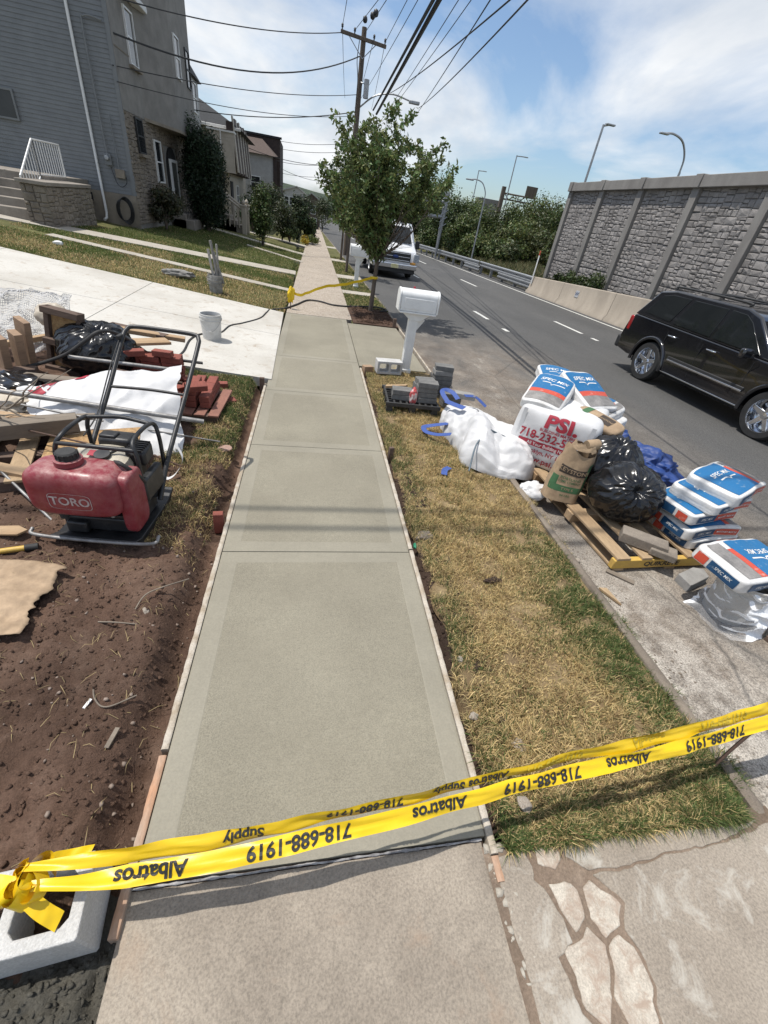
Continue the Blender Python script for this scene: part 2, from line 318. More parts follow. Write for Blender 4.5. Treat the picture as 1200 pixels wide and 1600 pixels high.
# ---- pavement: fresh slabs, old slab, pebble slabs
walk = tag(bpy.data.objects.new('pavement', None), kind='structure'); COL.objects.link(walk)
JY = [.53, 2.28, 3.86, 5.37, 6.87, 9.97]; g = .0035
for i in range(5):
    y0, y1 = JY[i]+g, JY[i+1]-g; a, c = .105, .10
    def cn(y, e): return (xl(y)+e, xr(y)-e)
    mb = MB(); q = lambda x, y, z=0: (x, y, z)
    O = [q(cn(y0,0)[0],y0,-.002), q(cn(y0,0)[1],y0,-.002), q(cn(y1,0)[1],y1,-.002), q(cn(y1,0)[0],y1,-.002)]
    E = .012; O2 = [q(cn(y0,E)[0],y0+E), q(cn(y0,E)[1],y0+E), q(cn(y1,E)[1],y1-E), q(cn(y1,E)[0],y1-E)]
    I = [q(cn(y0,a)[0],y0+c), q(cn(y0,a)[1],y0+c), q(cn(y1,a)[1],y1-c), q(cn(y1,a)[0],y1-c)]
    t = .005; I2 = [q(cn(y0,a+t)[0],y0+c+t,-.0016), q(cn(y0,a+t)[1],y0+c+t,-.0016), q(cn(y1,a+t)[1],y1-c-t,-.0016), q(cn(y1,a+t)[0],y1-c-t,-.0016)]
    B = [(p[0], p[1], -.12) for p in O]
    mb.add(B+O+O2+I+I2, [(k, (k+1)%4, 4+(k+1)%4, 4+k) for k in range(4)]+[(4+k, 4+(k+1)%4, 8+(k+1)%4, 8+k) for k in range(4)]+[(8+k, 8+(k+1)%4, 12+(k+1)%4, 12+k) for k in range(4)]+[(12+k, 12+(k+1)%4, 16+(k+1)%4, 16+k) for k in range(4)])
    mb.add(I2, [(0,1,2,3)], 1); mb.build('slab', [m_fresh_s, m_fresh], walk)
mb = MB(); xs_ = np.linspace(-.535, .768, 14); ys_ = np.linspace(-1.3, .519, 18)
mb.grid(np.array([[(x, y, -.006+.004*fbm(x*2, y*2, 4)-(.012 if (i in (0, 13) or j == 17) else 0)) for j, y in enumerate(ys_)] for i, x in enumerate(xs_)])); mb.build('slab', m_old, walk, smooth=40)
y = 9.985
while y < 62:
    d = 1.52; mb = MB(); x0, x1, x2, x3 = xl(y), xr(y)+.12, xr(y+d)+.12, xl(y+d); e = .012
    mb.add([(x0,y,drop(y)),(x1,y,drop(y)),(x2,y+d-e,drop(y+d)),(x3,y+d-e,drop(y+d)),(x0,y,drop(y)-.1),(x1,y,drop(y)-.1),(x2,y+d-e,drop(y+d)-.1),(x3,y+d-e,drop(y+d)-.1)], [(0,1,2,3),(0,4,5,1),(1,5,6,2),(2,6,7,3),(3,7,4,0)]); mb.build('slab', m_agg, walk); y += d
# seam of dark filler between fresh and old concrete
mb = MB(); mb.bx(-.54, .775, .505, .531, -.08, -.02); mb.build('joint_strip', m_trench, walk)
mb = MB(); P = [(x, .524+.003*fbm(x*9, 1), -.012+.006*abs(fbm(x*12, 4))) for x in np.linspace(-.53, .77, 90)]; mb.tube(P, [.003+.006*abs(fbm(p[0]*17, 7)) for p in P], 6); mb.build('mortar_bead', M('splashed mortar', (.42,.41,.40), (.12,.115,.12), 18, .8, .004, 90), walk, smooth=60)

# ---- fresh apron to the kerb
mb = MB(); ya, yb = 6.72, 9.66
mb.add([(xr(ya)+.012,ya,-.003),(2.02,ya,-.003),(2.04,yb,-.003),(xr(yb)+.012,yb,-.003),(xr(ya)+.012,ya,-.15),(2.02,ya,-.15),(2.04,yb,-.15),(xr(yb)+.012,yb,-.15)], [(0,1,2,3),(0,4,5,1),(1,5,6,2),(2,6,7,3),(3,7,4,0)]); mb.build('slab', m_fresh, walk)

# ---- worn driveway apron in the foreground, broken into pieces
apron = tag(bpy.data.objects.new('driveway_apron', None), kind='structure'); COL.objects.link(apron)
mb = MB(); mb.grid(np.array([[(x, y, -.0145+.004*fbm(x*9,y*9)) for y in np.linspace(-1.4,.50,70)] for x in np.linspace(.762,2.2,60)])); mb.build('soil_bed', mk_soil('tan joint dirt', (.19,.14,.10), (.26,.195,.145), (.34,.265,.20), .006), apron, smooth=80)
PC = [([(.80,.46),(.935,.475),(.945,.42),(.94,.372),(.962,.345),(1.0,.255),(1.0,.196),(.93,.165),(.95,.03),(1.012,-.03),(1.095,-.05),(1.095,-1.3),(.79,-1.3)], 0), ([(.985,.352),(1.06,.358),(1.095,.325),(1.084,.247),(1.022,.217),(1.004,.265)], 1),
      ([(1.118,.332),(1.162,.352),(1.222,.298),(1.252,.258),(1.208,.212),(1.142,.188),(1.104,.24)], 1), ([(.955,.18),(1.02,.198),(1.08,.226),(1.118,.172),(1.066,.05),(1.02,-.015),(.965,.04)], 1),
      ([(1.135,.17),(1.192,.192),(1.225,.155),(1.235,.06),(1.185,-.03),(1.10,-.035),(1.078,.05)], 1),
      ([(1.105,.43),(1.10,.50),(1.5,.47),(1.85,.45),(2.1,.45),(1.84,.392),(1.53,.392),(1.30,.368),(1.18,.38)], 0), ([(.975,.425),(.985,.50),(1.07,.505),(1.08,.42),(1.04,.395)], 1),
      ([(1.19,.366),(1.31,.359),(1.54,.386),(1.86,.388),(2.15,.44),(2.24,-1.3),(1.10,-1.3),(1.10,-.05),(1.19,-.045),(1.245,.06),(1.236,.165),(1.225,.20),(1.268,.262),(1.23,.31)], 0)]
for pl, k in PC:
    P = []                                             # ragged outline
    for a, b_ in zip(pl, pl[1:]+pl[:1]):
        a, b_ = np.array(a), np.array(b_); n = max(1, int(np.linalg.norm(b_-a)/.02))
        for t in np.arange(n)/n:
            p = a+(b_-a)*t; P.append((p[0]+.012*fbm(p[0]*14, p[1]*14, 1), p[1]+.012*fbm(p[0]*14, p[1]*14, 5)))
    mb = MB(); mb.prism(P, -.07, -.008-.004*random.random()-(.012 if k == 2 else 0)); mb.build('concrete_piece', m_patch if k == 1 else m_apron, apron, bevel=.004)

# ---- pale driveway slabs on the left, rising from the pavement
drv = tag(bpy.data.objects.new('driveway', None), kind='structure'); COL.objects.link(drv)
def dvy(x, base, sl): return base+sl*(-x-.3)
def dslab(x0, x1, f0, f1):
    mb = MB(); c = .006; nx = 6
    P = []
    for x in np.linspace(x0+c, x1-c, nx): P.append([(x, f0(x)+c+(f1(x)-f0(x)-2*c)*t, Gz(x, 8)+.012) for t in np.linspace(0, 1, 5)])
    mb.grid(np.array(P)); n = len(mb.v[0]); top = mb.v[0]; mb.grid(np.array(P)-np.array([0,0,.12]))
    e = lambda i, j: i*5+j
    ring = [e(i,0) for i in range(nx)]+[e(nx-1,j) for j in range(1,5)]+[e(i,4) for i in range(nx-2,-1,-1)]+[e(0,j) for j in range(3,0,-1)]
    mb.f += [(ring[k], ring[(k+1)%len(ring)], ring[(k+1)%len(ring)]+n, ring[k]+n) for k in range(len(ring))]; mb.mi += [0]*len(ring); mb.build('slab', m_white, drv)
e0, e1, e2 = (lambda x: dvy(x,5.72,-.02)), (lambda x: dvy(x,8.02,.03)), (lambda x: dvy(x,9.9,.125))
for a, b_ in ((-.36,-2.95),(-2.95,-5.6),(-5.6,-8.6)):
    dslab(b_, a, e0, e1); dslab(b_, a, e1, e2)

# ---- left lawns and garden paths
o = heightfield('lawn', list(np.arange(-14, -.3, .45))+[-.36], list(np.arange(9.8, 24, .4))+list(range(24, 64, 3)), lambda x, y: (Gz(min(x, xl(y)-.06), y)-.012+.012*fbm(x*.8, y*.8) if y > e2(x)-.2 else Gz(x,y)-.15) if x < -.4 else Gz(xl(y)-.05, y)-.02, m_turf); lawn = struct(o)
def strip(name, A, B, w0, w1, mat, lift=.018):        # path strip following the ground
    mb = MB(); A, B = np.array(A, float), np.array(B, float); P = []
    for t in np.linspace(0, 1, 14):
        c = A+(B-A)*t; w = (w0+(w1-w0)*t)/2; P.append([(c[0], c[1]-w, Gz(c[0], c[1]-w)+lift), (c[0], c[1]+w, Gz(c[0], c[1]+w)+lift)])
    P = np.array(P); n = 28; mb.grid(P); mb.grid(P-np.array([0,0,.1])); mb.f += [(2*i, 2*i+2, 2*i+2+n, 2*i+n) for i in range(13)]+[(2*i+1, 2*i+3, 2*i+3+n, 2*i+1+n) for i in range(13)]+[(26,27,27+n,26+n)]; mb.mi += [0]*27
    return struct(mb.build(name, mat))
strip('garden_path', (-.22, 16.65), (-8.5, 14.3), 1.0, 1.0, m_path); strip('path_edging', (-.28, 12.75), (-6.0, 13.25), .42, .42, m_path)
strip('garden_path', (.12, 24.5), (-5.0, 27.3), .9, .9, m_path); strip('garden_path', (.2, 30.5), (-5.0, 31.5), 1.3, 1.3, m_path); strip('path_edging', (.0, 20.8), (-2.4, 22.6), .5, .5, m_path)

# ---- far verge between pavement and kerb
o = heightfield('verge_lawn', [0, .33, .66, 1.0], list(np.arange(9.7, 24, .5))+list(range(24, 90, 3)), lambda x, y: drop(y)-.02, m_turf); struct(o)
me = o.data
for v in me.vertices: yy = v.co.y; a = xr(yy)+.11; v.co.x = a+(XC+.03-a)*v.co.x
for y, w in ((13.9, .55), (17.6, .9), (24, 1.0), (33, 1.2)):
    mb = MB(); mb.bx(xr(y)+.125, XC+.01, y-w/2, y+w/2, drop(y)-.1, drop(y)+.004); struct(mb.build('verge_path', m_path))

# ---- dug-over soil on the left
def soilz(x, y):
    d = xl(y)-.045-x+.035*fbm(y*3.2, 2.2)+.02*fbm(y*11, 7)
    rise = .085*max(0, d)
    rough = .028*fbm(x*3, y*3, 1)+.022*fbm(x*9, y*9, 2)+.014*fbm(x*24, y*24, 3)+.011*fbm(x*55, y*55, 6)
    lip = .035*math.exp(-((d-.26)/.12)**2)
    t = min(1, max(0, (d-.05)/.13)); t = t*t*(3-2*t)
    z = -.115+t*.125+lip+rise+rough*(.35+.65*t)
    if y > 5.55: z -= (y-5.55)*.6
    if y < .5: z -= (.5-y)*.75
    return z
o = heightfield('soil', list(np.arange(-4.2, -1.6, .06))+list(np.arange(-1.6, -.36, .0165)), list(np.arange(.33, 2.4, .0185))+list(np.arange(2.4, 5.95, .035)), soilz, m_soil); struct(o)
def mortz(x, y): return -.075+.03*fbm(x*5, y*5, 3)+.026*fbm(x*15, y*15, 1)+.020*abs(fbm(x*34, y*34, 2))+(.02 if x < -.6 else 0)
o = heightfield('mortar_bed', np.arange(-1.9, -.51, .0125), np.arange(-.6, .53, .0125), mortz, m_mortar); struct(o)
def trenchz(x, y):
    d = x-xr(y)-.045+.03*fbm(y*3, 5.1)+.02*fbm(y*10, 3); t = min(1, max(0, (d-.02)/.12)); return -.11+.09*t+.02*fbm(x*14, y*14)+.012*fbm(x*34, y*34)
mb = MB(); Y = np.arange(.42, 6.75, .022); mb.grid(np.array([[(xr(y)+.02+dx, y, trenchz(xr(y)+.02+dx, y)) for y in Y] for dx in np.arange(0, .30, .022)])); struct(mb.build('trench_soil', m_trench, smooth=80))

# ---- near verge: thatch sheet and dry grass
def vedge(y): return xr(y)+.10+.05*fbm(y*2.6, 4.4)+.025*fbm(y*9, 1)
def vz(x, y): return -.015+.014*fbm(x*2.2, y*2.2, 8)+.008*fbm(x*8, y*8, 2)-.03*max(0, (x-1.9)/.2)
mb = MB(); P = []
for t in np.linspace(0, 1, 40): P.append([(vedge(y)+(XC+.055+.02*fbm(y*4,8)-vedge(y))*t, y, vz(min(2.15, vedge(y)+(XC+.055-vedge(y))*t), y)+.016*max(0,(t-.8)/.2)-(.06 if t in (0,1) else 0)) for y in np.arange(.47, 6.72, .06)])
mb.grid(np.array(P)); verge = struct(mb.build('verge', m_thatch, smooth=80))
STRAW = np.array([.72,.55,.27]); GREEN = np.array([.095,.135,.040]); BROWN = np.array([.34,.24,.125]); DULL = np.array([.40,.34,.16])
def blades(name, pts, zs, L, wid, cols, lean=.7, label=None):
    n = len(pts); az = rng.uniform(0, 2*np.pi, n); ln = rng.uniform(.2, lean*2, n); h_ = L*rng.uniform(.55, 1.25, n); w = wid*rng.uniform(.7, 1.4, n)
    d = np.stack([np.cos(az), np.sin(az)], 1); s = np.stack([-np.sin(az), np.cos(az)], 1)
    tw = rng.uniform(0, np.pi, n); s = np.stack([np.cos(tw), np.sin(tw)], 1)
    b0 = np.column_stack([pts-s*w[:,None]/2, zs]); b1 = np.column_stack([pts+s*w[:,None]/2, zs]); c = np.cos(np.minimum(ln, 1.35)); sn = np.sin(np.minimum(ln, 1.35))
    mid = pts+d*(h_*.55*sn*.6)[:,None]; mz = zs+h_*.55*(c*.5+.5); m0 = np.column_stack([mid-s*w[:,None]*.4, mz]); m1 = np.column_stack([mid+s*w[:,None]*.4, mz])
    tip = np.column_stack([pts+d*(h_*sn)[:,None], zs+h_*c*.92]); V = np.concatenate([b0, b1, m0, m1, tip]); i = np.arange(n)
    F = np.concatenate([np.stack([i, i+n, i+3*n], 1), np.stack([i, i+3*n, i+2*n], 1), np.stack([i+2*n, i+3*n, i+4*n], 1)])
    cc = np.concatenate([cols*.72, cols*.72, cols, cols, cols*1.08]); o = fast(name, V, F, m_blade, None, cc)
    return tag(o, label, 'grass', None, 'stuff')
def scatter(n, x0, x1, y0, y1, ex=1.0): return np.column_stack([rng.uniform(x0, x1, n), y0+(y1-y0)*rng.uniform(0, 1, n)**ex])
def nz(P, s, k): return np.array([fbm(p[0]*s, p[1]*s, k) for p in P])
P = scatter(190000, .85, 2.20, .47, 6.7, 1.5); nA = nz(P, 1.7, 3.3); nB = nz(P, 6, 9.1)
keep = (P[:,0] > np.array([vedge(y) for y in P[:,1]])-.015) & (rng.uniform(0, 1, len(P)) < .92+1.0*nB+1.1*np.minimum(0, nz(P, 2.9, 7.7)+.15)) & ~((np.hypot(P[:,0]-1.42, (P[:,1]-2.12)*.8) < .10) & (rng.uniform(0,1,len(P)) < .8))
P = P[keep]; nA = nA[keep]; nB = nB[keep]; n = len(P)
gr = np.clip(.03+.9*np.clip((P[:,0]-1.62)/.4, 0, 1)*np.clip((3.0-P[:,1])/1.2, 0, 1)+.42*np.clip((.70-P[:,1])/.22, 0, 1)+.5*np.clip((1.12-P[:,0]+.0195*P[:,1])/.2, 0, 1)*.6+.42*nA, .02, 1)
pick = rng.uniform(0, 1, n); cols = np.where((pick < gr*.85)[:,None], GREEN*rng.uniform(.65, 1.35, n)[:,None], np.where((rng.uniform(0, 1, n) < .2+.5*nB)[:,None], BROWN, np.where((rng.uniform(0,1,n) < .3)[:,None], DULL, STRAW))*rng.uniform(.7, 1.2, n)[:,None])
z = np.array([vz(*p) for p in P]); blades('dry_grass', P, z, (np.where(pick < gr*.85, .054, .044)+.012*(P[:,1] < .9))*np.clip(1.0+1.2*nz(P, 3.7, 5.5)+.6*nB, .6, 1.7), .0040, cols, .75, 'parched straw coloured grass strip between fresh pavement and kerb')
# grass on the left beside the trench
P = scatter(95000, -1.5, -.5, 2.15, 5.7, .9); nA = nz(P, 2.4, 6.1); d = np.array([xl(p[1])-.045-p[0] for p in P])
keep = (d > .10) & (d < .62+.5*nA+.35*np.clip((P[:,1]-4.4)/1, 0, 1)) & (rng.uniform(0, 1, len(P)) < .75+1.2*nA) & (P[:,1] > 2.25+.35*nA)
P = P[keep]; nA = nA[keep]; n = len(P); gp = rng.uniform(0, 1, n) < np.clip(.42+.5*nA+.2*(P[:,1]-3.6), .12, .85)
cols = np.where(gp[:,None], GREEN*1.1, np.where((rng.uniform(0, 1, n) < .4)[:,None], BROWN, STRAW))*rng.uniform(.6, 1.25, n)[:,None]
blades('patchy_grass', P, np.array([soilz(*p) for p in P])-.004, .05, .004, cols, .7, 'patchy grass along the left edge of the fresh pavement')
# lawns farther back
P = np.concatenate([scatter(90000, -7, -.25, 9.9, 17.2, 1.0), scatter(60000, -6, .3, 17, 27, 1.0)]); nA = nz(P, .7, 2.2)
e = np.array([xl(y) for y in P[:,1]]); t1 = 16.65+(P[:,0]+.22)*(2.35/8.28); t2 = 12.75-(P[:,0]+.28)*.0874
keep = (P[:,0] < e-.03) & (P[:,1] > 9.95+.125*(-P[:,0]-.3)) & (np.abs(P[:,1]-t1) > .5) & (np.abs(P[:,1]-t2) > .21) & (rng.uniform(0,1,len(P)) < .8+.6*nA); P = P[keep]; nA = nA[keep]; n = len(P)
gp = rng.uniform(0, 1, n) < np.clip(.35+.9*nA+.14*(P[:,1]-11.6), .2, .93); cols = np.where(gp[:,None], np.array([.13,.17,.045]), np.where((rng.uniform(0,1,n) < .35)[:,None], BROWN*1.2, STRAW*.85))*rng.uniform(.65, 1.25, n)[:,None]
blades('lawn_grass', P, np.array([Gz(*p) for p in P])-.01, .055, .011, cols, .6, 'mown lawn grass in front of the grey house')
P = scatter(16000, 1.0, 2.15, 11.4, 26, 1.3); P = P[np.array([p[0] > xr(p[1])+.13 and not any(abs(p[1]-c) < w/2 for c, w in ((13.9,.55),(17.6,.9),(24,1.))) for p in P])]; n = len(P)
cols = np.where((rng.uniform(0,1,n) < .75)[:,None], np.array([.11,.15,.04]), STRAW*.8)*rng.uniform(.65, 1.25, n)[:,None]; blades('verge_grass', P, np.array([drop(y) for y in P[:,1]])-.02, .06, .011, cols, .6, 'green grass in the strip between pebble pavement and kerb')

# ---- pebbles and clods on the soil (uncountable)
def clods(name, P, zs, r, mat, label, cat):
    base = bmesh.new(); bmesh.ops.create_icosphere(base, subdivisions=1, radius=1); bv = np.array([v.co[:] for v in base.verts]); base.verts.index_update(); bf = np.array([[v.index for v in f.verts] for f in base.faces]); base.free()
    n = len(P); sc = r*rng.uniform(.4, 1, n)**2; V = bv[None]*sc[:,None,None]*rng.uniform(.5, 1.3, (n,1,3))*rng.uniform(.6, 1.35, (n,len(bv),1)); V[...,2] *= .75; V += np.column_stack([P, zs])[:,None]
    F = (bf[None]+(np.arange(n)*len(bv))[:,None,None]).reshape(-1, 3); return tag(fast(name, V.reshape(-1, 3), F, mat), label, cat, None, 'stuff')
P = scatter(9000, -1.9, -.5, .36, 3.4); clods('soil_clods', P, np.array([soilz(*p) for p in P])-.002, .0125, m_soil, 'loose clods of brown soil left of the pavement', 'soil')
P = scatter(300, -1.9, -.55, .45, 3.0); clods('pebbles', P, np.array([soilz(*p) for p in P])+.004, .013, M('pale pebble', (.30,.235,.19), (.19,.145,.115), 30, .8), 'small pale pebbles scattered over the brown soil', 'pebbles')
P = scatter(6000, -1.8, -.53, -.5, .42); clods('mortar_crumbs', P, np.array([mortz(*p) for p in P]), .012, m_mortar, 'crumbs of grey mortar around the concrete block', 'mortar')
P = scatter(1500, .8, 1.05, .5, 5.5, 1.3); P[:,0] += .0195*P[:,1]; clods('trench_crumbs', P, np.array([trenchz(*p) for p in P]), .018, m_trench, 'soil crumbs in the narrow trench right of the pavement', 'soil')
P = scatter(70, .775, .85, .10, .5, .6); clods('broken_chips', P, np.full(len(P), -.018), .021, m_path, 'broken concrete chips along the old pavement edge', 'chips')
P = scatter(900, 2.2, 3.2, -.3, 3.3, 1.0); P[:,0] = 2.24+(P[:,0]-2.24)**1.0*rng.uniform(0,1,len(P))**2; clods('gutter_grit', P, np.full(len(P), -.128), .011, m_kerb, 'pale grit lying along the gutter', 'grit')
P = scatter(900, 1.2, 2.08, 9.85, 11.6); clods('mulch_chips', P, np.full(len(P), .01), .035, m_mulch, 'brown bark mulch around the young street tree', 'mulch')
mb = MB(); mb.bx(1.1, 2.1, 9.72, 11.5, -.1, .006); struct(mb.build('mulch_bed', m_mulch))
# dry root fibres and straw on the soil
n = 420; P = scatter(n, -1.8, -.55, .5, 3.2); a = rng.uniform(0, 6.28, n); l = rng.uniform(.02, .09, n); zz = np.array([soilz(*p) for p in P])+.008; dd = np.stack([np.cos(a), np.sin(a)], 1); w = .0012
s_ = np.stack([-dd[:,1], dd[:,0]], 1)*w; m_ = P+dd*l[:,None]*.5+s_*rng.uniform(-8, 8, n)[:,None]; q_ = P+dd*l[:,None]
V = np.concatenate([np.column_stack([P-s_, zz]), np.column_stack([P+s_, zz]), np.column_stack([m_-s_, zz+.012]), np.column_stack([m_+s_, zz+.012]), np.column_stack([q_, zz])]); i = np.arange(n)
tag(fast('straw', V, np.concatenate([np.stack([i,i+n,i+3*n],1), np.stack([i,i+3*n,i+2*n],1), np.stack([i+2*n,i+3*n,i+4*n],1)]), m_blade, None, np.tile(STRAW*.5*rng.uniform(.5,1.2,n)[:,None], (5,1))), 'dry straw and root fibres strewn over the soil', 'straw', None, 'stuff')
# ================================================================ BUILDINGS, WALL, TREES, POLES
m_siding = M('grey vinyl siding', (.195,.203,.205), (.165,.172,.175), 3, .6, .0006, 40, fine=.12)
m_cream = M('cream vinyl siding', (.46,.41,.335), (.39,.345,.28), 3, .6, .0006, 40, fine=.1)
m_lgrey = M('pale grey vinyl siding', (.40,.39,.37), (.33,.32,.30), 3, .6, fine=.1)
m_stucco = M('grey stucco', (.30,.285,.26), (.225,.213,.195), 2.2, .9, .004, 90, fine=.3)
m_stonef = M('tan facing stone', (.28,.24,.19), (.18,.152,.122), 2.5, .9, .01, 30, fine=.35)
m_found = M('stained foundation render', (.31,.265,.205), (.20,.17,.135), 2.0, .9, .003, 60, fine=.3)
m_whitep = M('white painted metal', (.72,.71,.68), (.62,.61,.58), 5, .45, fine=.08)
m_whitev = M('white vinyl', (.80,.80,.78), (.72,.72,.70), 7, .4, fine=.06)
m_glass = M('dark window glass', (.018,.02,.023), (.03,.032,.036), 2, .06, fine=0)
m_dark = M('dark opening', (.012,.012,.013), (.02,.02,.02), 4, .8)
m_roof = M('charcoal roof shingle', (.062,.066,.07), (.045,.047,.05), 9, .9, .01, 25, fine=.4)
m_roofb = M('brown roof shingle', (.12,.085,.068), (.08,.056,.045), 9, .9, .01, 25, fine=.4)
m_brownw = M('dark brown wood cladding', (.12,.088,.070), (.075,.055,.045), 6, .8, .004, 30, stretch=(1,1,.1))
m_dkbrown = M('dark brown shingle cladding', (.055,.037,.031), (.035,.025,.022), 6, .9, .006, 30)
m_wallc = M('retaining wall concrete', (.30,.285,.262), (.22,.205,.19), 1.8, .9, .003, 70, fine=.3, stretch=(1,1,.4))
m_stone = M('cast stone facing', (.39,.365,.345), (.25,.232,.218), 1.3, .92, .012, 26, fine=.4)
m_stonej = M('recessed stone joint', (.16,.152,.147), (.10,.095,.092), 5, .95)
m_barrier = M('tan barrier concrete', (.47,.405,.325), (.35,.30,.24), 1.6, .9, .002, 70, fine=.3, stretch=(1,1,.35))
m_galv = M('galvanised steel', (.42,.43,.44), (.30,.31,.32), 8, .45, metal=.6, fine=.15)
m_polew = M('weathered pole wood', (.17,.135,.105), (.10,.08,.064), 7, .9, .004, 40, stretch=(1,1,.06), fine=.3)
m_blackiron = M('black iron', (.02,.02,.021), (.03,.03,.03), 9, .5)
m_bark = M('tree bark', (.17,.135,.105), (.085,.066,.052), 9, .95, .008, 40, stretch=(1,1,.3), fine=.4)
m_step = M('step concrete', (.33,.295,.25), (.24,.21,.175), 3, .9, .003, 60, fine=.3)

def siding(name, mat, x0, x1, y, z0, z1, parent, ex=.105, axis='x', out=-1):
    """lapped courses; runs along x at depth y (axis x) or along y at x (axis y)"""
    mb = MB(); n = int((z1-z0)/ex); prof = []
    for k in range(n+1):
        z = z0+k*ex; prof += [(.014, z), (.0, min(z+ex, z1)-.0005)]
    f = (lambda a, d, z: (a, y+out*d, z)) if axis == 'x' else (lambda a, d, z: (y+out*d, a, z))
    mb.grid(np.array([[f(a, d, z) for (d, z) in prof] for a in (x0, x1)])); return mb.build(name, mat, parent, W=True)
def window(parent, plane, c, w, hgt, out, frame=m_whitev, pane=m_glass, rails=1, fw=.05, name='window', dep=.05):
    """plane 'y': faces along y at (x,y,z)=c; plane 'x': faces along x"""
    x, y, z = c; mb = MB()
    def b(a0, a1, z0, z1, d0, d1):
        if plane == 'y': mb_.bx(x+a0, x+a1, min(y+out*d0, y+out*d1), max(y+out*d0, y+out*d1), z+z0, z+z1)
        else: mb_.bx(min(x+out*d0, x+out*d1), max(x+out*d0, x+out*d1), y+a0, y+a1, z+z0, z+z1)
    mb_ = mb
    b(-w/2, -w/2+fw, -hgt/2, hgt/2, -.02, dep); b(w/2-fw, w/2, -hgt/2, hgt/2, -.02, dep); b(-w/2+fw, w/2-fw, -hgt/2, -hgt/2+fw, -.02, dep-.003); b(-w/2+fw, w/2-fw, hgt/2-fw, hgt/2, -.02, dep-.003)
    for k in range(rails): zz = -hgt/2+hgt*(k+1)/(rails+1); b(-w/2+fw, w/2-fw, zz-.02, zz+.02, -.02, dep-.012)
    o = mb.build(name, frame, parent, W=True); mb_ = MB(); b(-w/2+fw, w/2-fw, -hgt/2+fw, hgt/2-fw, -.02, .012)
    p = mb_.build('pane', pane, o, W=False); q = np.array(parent.location); 
    for v in p.data.vertices: v.co = v.co-Vector(q)
    return o
def ashlar(x0, x1, z0, z1, wmax=.42, hmax=.27):
    out = []
    def rec(a, b, c, d):
        w, hh = b-a, d-c
        if hh > hmax*random.uniform(.75, 1.15) and hh > .16 and (hh > w*.75 or w < wmax*.8): t = c+hh*random.uniform(.35, .65); rec(a, b, c, t); rec(a, b, t, d)
        elif w > wmax*random.uniform(.7, 1.2) and w > .2: t = a+w*random.uniform(.35, .65); rec(a, t, c, d); rec(t, b, c, d)
        elif hh > hmax*1.1: t = c+hh*random.uniform(.35, .65); rec(a, b, c, t); rec(a, b, t, d)
        else: out.append((a, b, c, d))
    rec(x0, x1, z0, z1); return out
def stone(mb, r, X, out=-1, j=.011, dep=.05, axis='x'):
    """one quarry-faced stone on a plane x=X, r = (y0,y1,z0,z1)"""
    y0, y1, z0, z1 = r; J = lambda: random.uniform(-j, j)*.8; C = [(y0+j+J(), z0+j+J()), (y1-j+J(), z0+j+J()), (y1-j+J(), z1-j+J()), (y0+j+J(), z1-j+J())]; cy, cz = sum(c[0] for c in C)/4, sum(c[1] for c in C)/4
    d0 = dep*random.uniform(.55, .9); V = [(X-out*.02, a, b) for a, b in C]+[(X+out*d0*.55, a, b) for a, b in C]
    for a, b in C: V.append((X+out*(d0+random.uniform(-.012, .014)), cy+(a-cy)*.80, cz+(b-cz)*.78))
    V.append((X+out*(d0+random.uniform(-.006, .022)), cy+random.uniform(-.2,.2)*(y1-y0)*.5, cz))
    F = [(k, (k+1)%4, 4+(k+1)%4, 4+k) for k in range(4)]+[(4+k, 4+(k+1)%4, 8+(k+1)%4, 8+k) for k in range(4)]+[(8+k, 8+(k+1)%4, 12) for k in range(4)]
    if axis == 'y': V = [(b, a, c) for a, b, c in V]
    mb.add(V, F)

# ---- grey corner house
H = thing('corner_house', 'grey sided house with stucco and stone street front at the left edge', 'house', (-5.6, 19, .5))
wallm = MB(); wallm.bx(-13, -5.62, 19.03, 30, .2, 8.6); wallm.build('wall', m_stucco, H, W=True)
siding('siding', m_siding, -13, -5.64, 19.028, 1.31, 8.6, H)
mb = MB(); mb.bx(-5.69, -5.58, 18.985, 19.08, 1.30, 8.6); mb.build('corner_board', m_siding, H, W=True)
mb = MB(); mb.bx(-13, -5.6, 18.99, 19.1, .1, 1.3); mb.build('foundation', m_found, H, W=True)
mb = MB(); mb.tube([(-6.6,18.94,8.6),(-6.6,18.94,.72),(-6.6,18.86,.56),(-6.62,18.70,.52)], .042, 8); mb.build('downspout', m_whitep, H, W=True, smooth=50)
window(H, 'y', (-9.35, 19.0, 3.1), 1.6, .72, -1, m_siding, m_glass, 0)
window(H, 'y', (-7.26, 18.99, 1.11), .72, .3, -1, m_found, m_dark, 0, .03, dep=.03)
mb = MB(); mb.box((-7.62,18.98,1.47), (.17,.06,.17)); v = mb.build('dryer_vent', m_whitep, H, W=True, bevel=.01)
mb = MB(); [mb.box((-7.62,18.945,1.42+.045*k), (.13,.012,.02)) for k in range(3)]; mb.build('louver', m_galv, v, W=True)
mb = MB(); mb.tube(spline([(-5.75,18.93,5.32),(-6.0,18.93,5.36),(-6.2,18.93,5.33),(-6.27,18.93,5.15),(-6.26,18.93,3.5),(-6.24,18.93,2.3)]), .025, 7); mb.build('conduit', m_siding, H, W=True, smooth=50)
mb = MB(); mb.tube([(-5.98,18.94,3.3),(-5.96,18.94,1.95)], .018, 6); mb.build('conduit', m_siding, H, W=True, smooth=50)
mb = MB(); mb.box((-6.24,18.93,2.18),(.2,.1,.3)); mt = mb.build('electric_meter', m_siding, H, W=True, bevel=.01)
mb = MB(); mb.lathe([(.075,0),(.075,.06),(.06,.085),(.0,.09)], (-6.24,18.88,2.22), 16, rotm(R(90))); mb.build('dial', m_galv, mt, W=True, smooth=50)
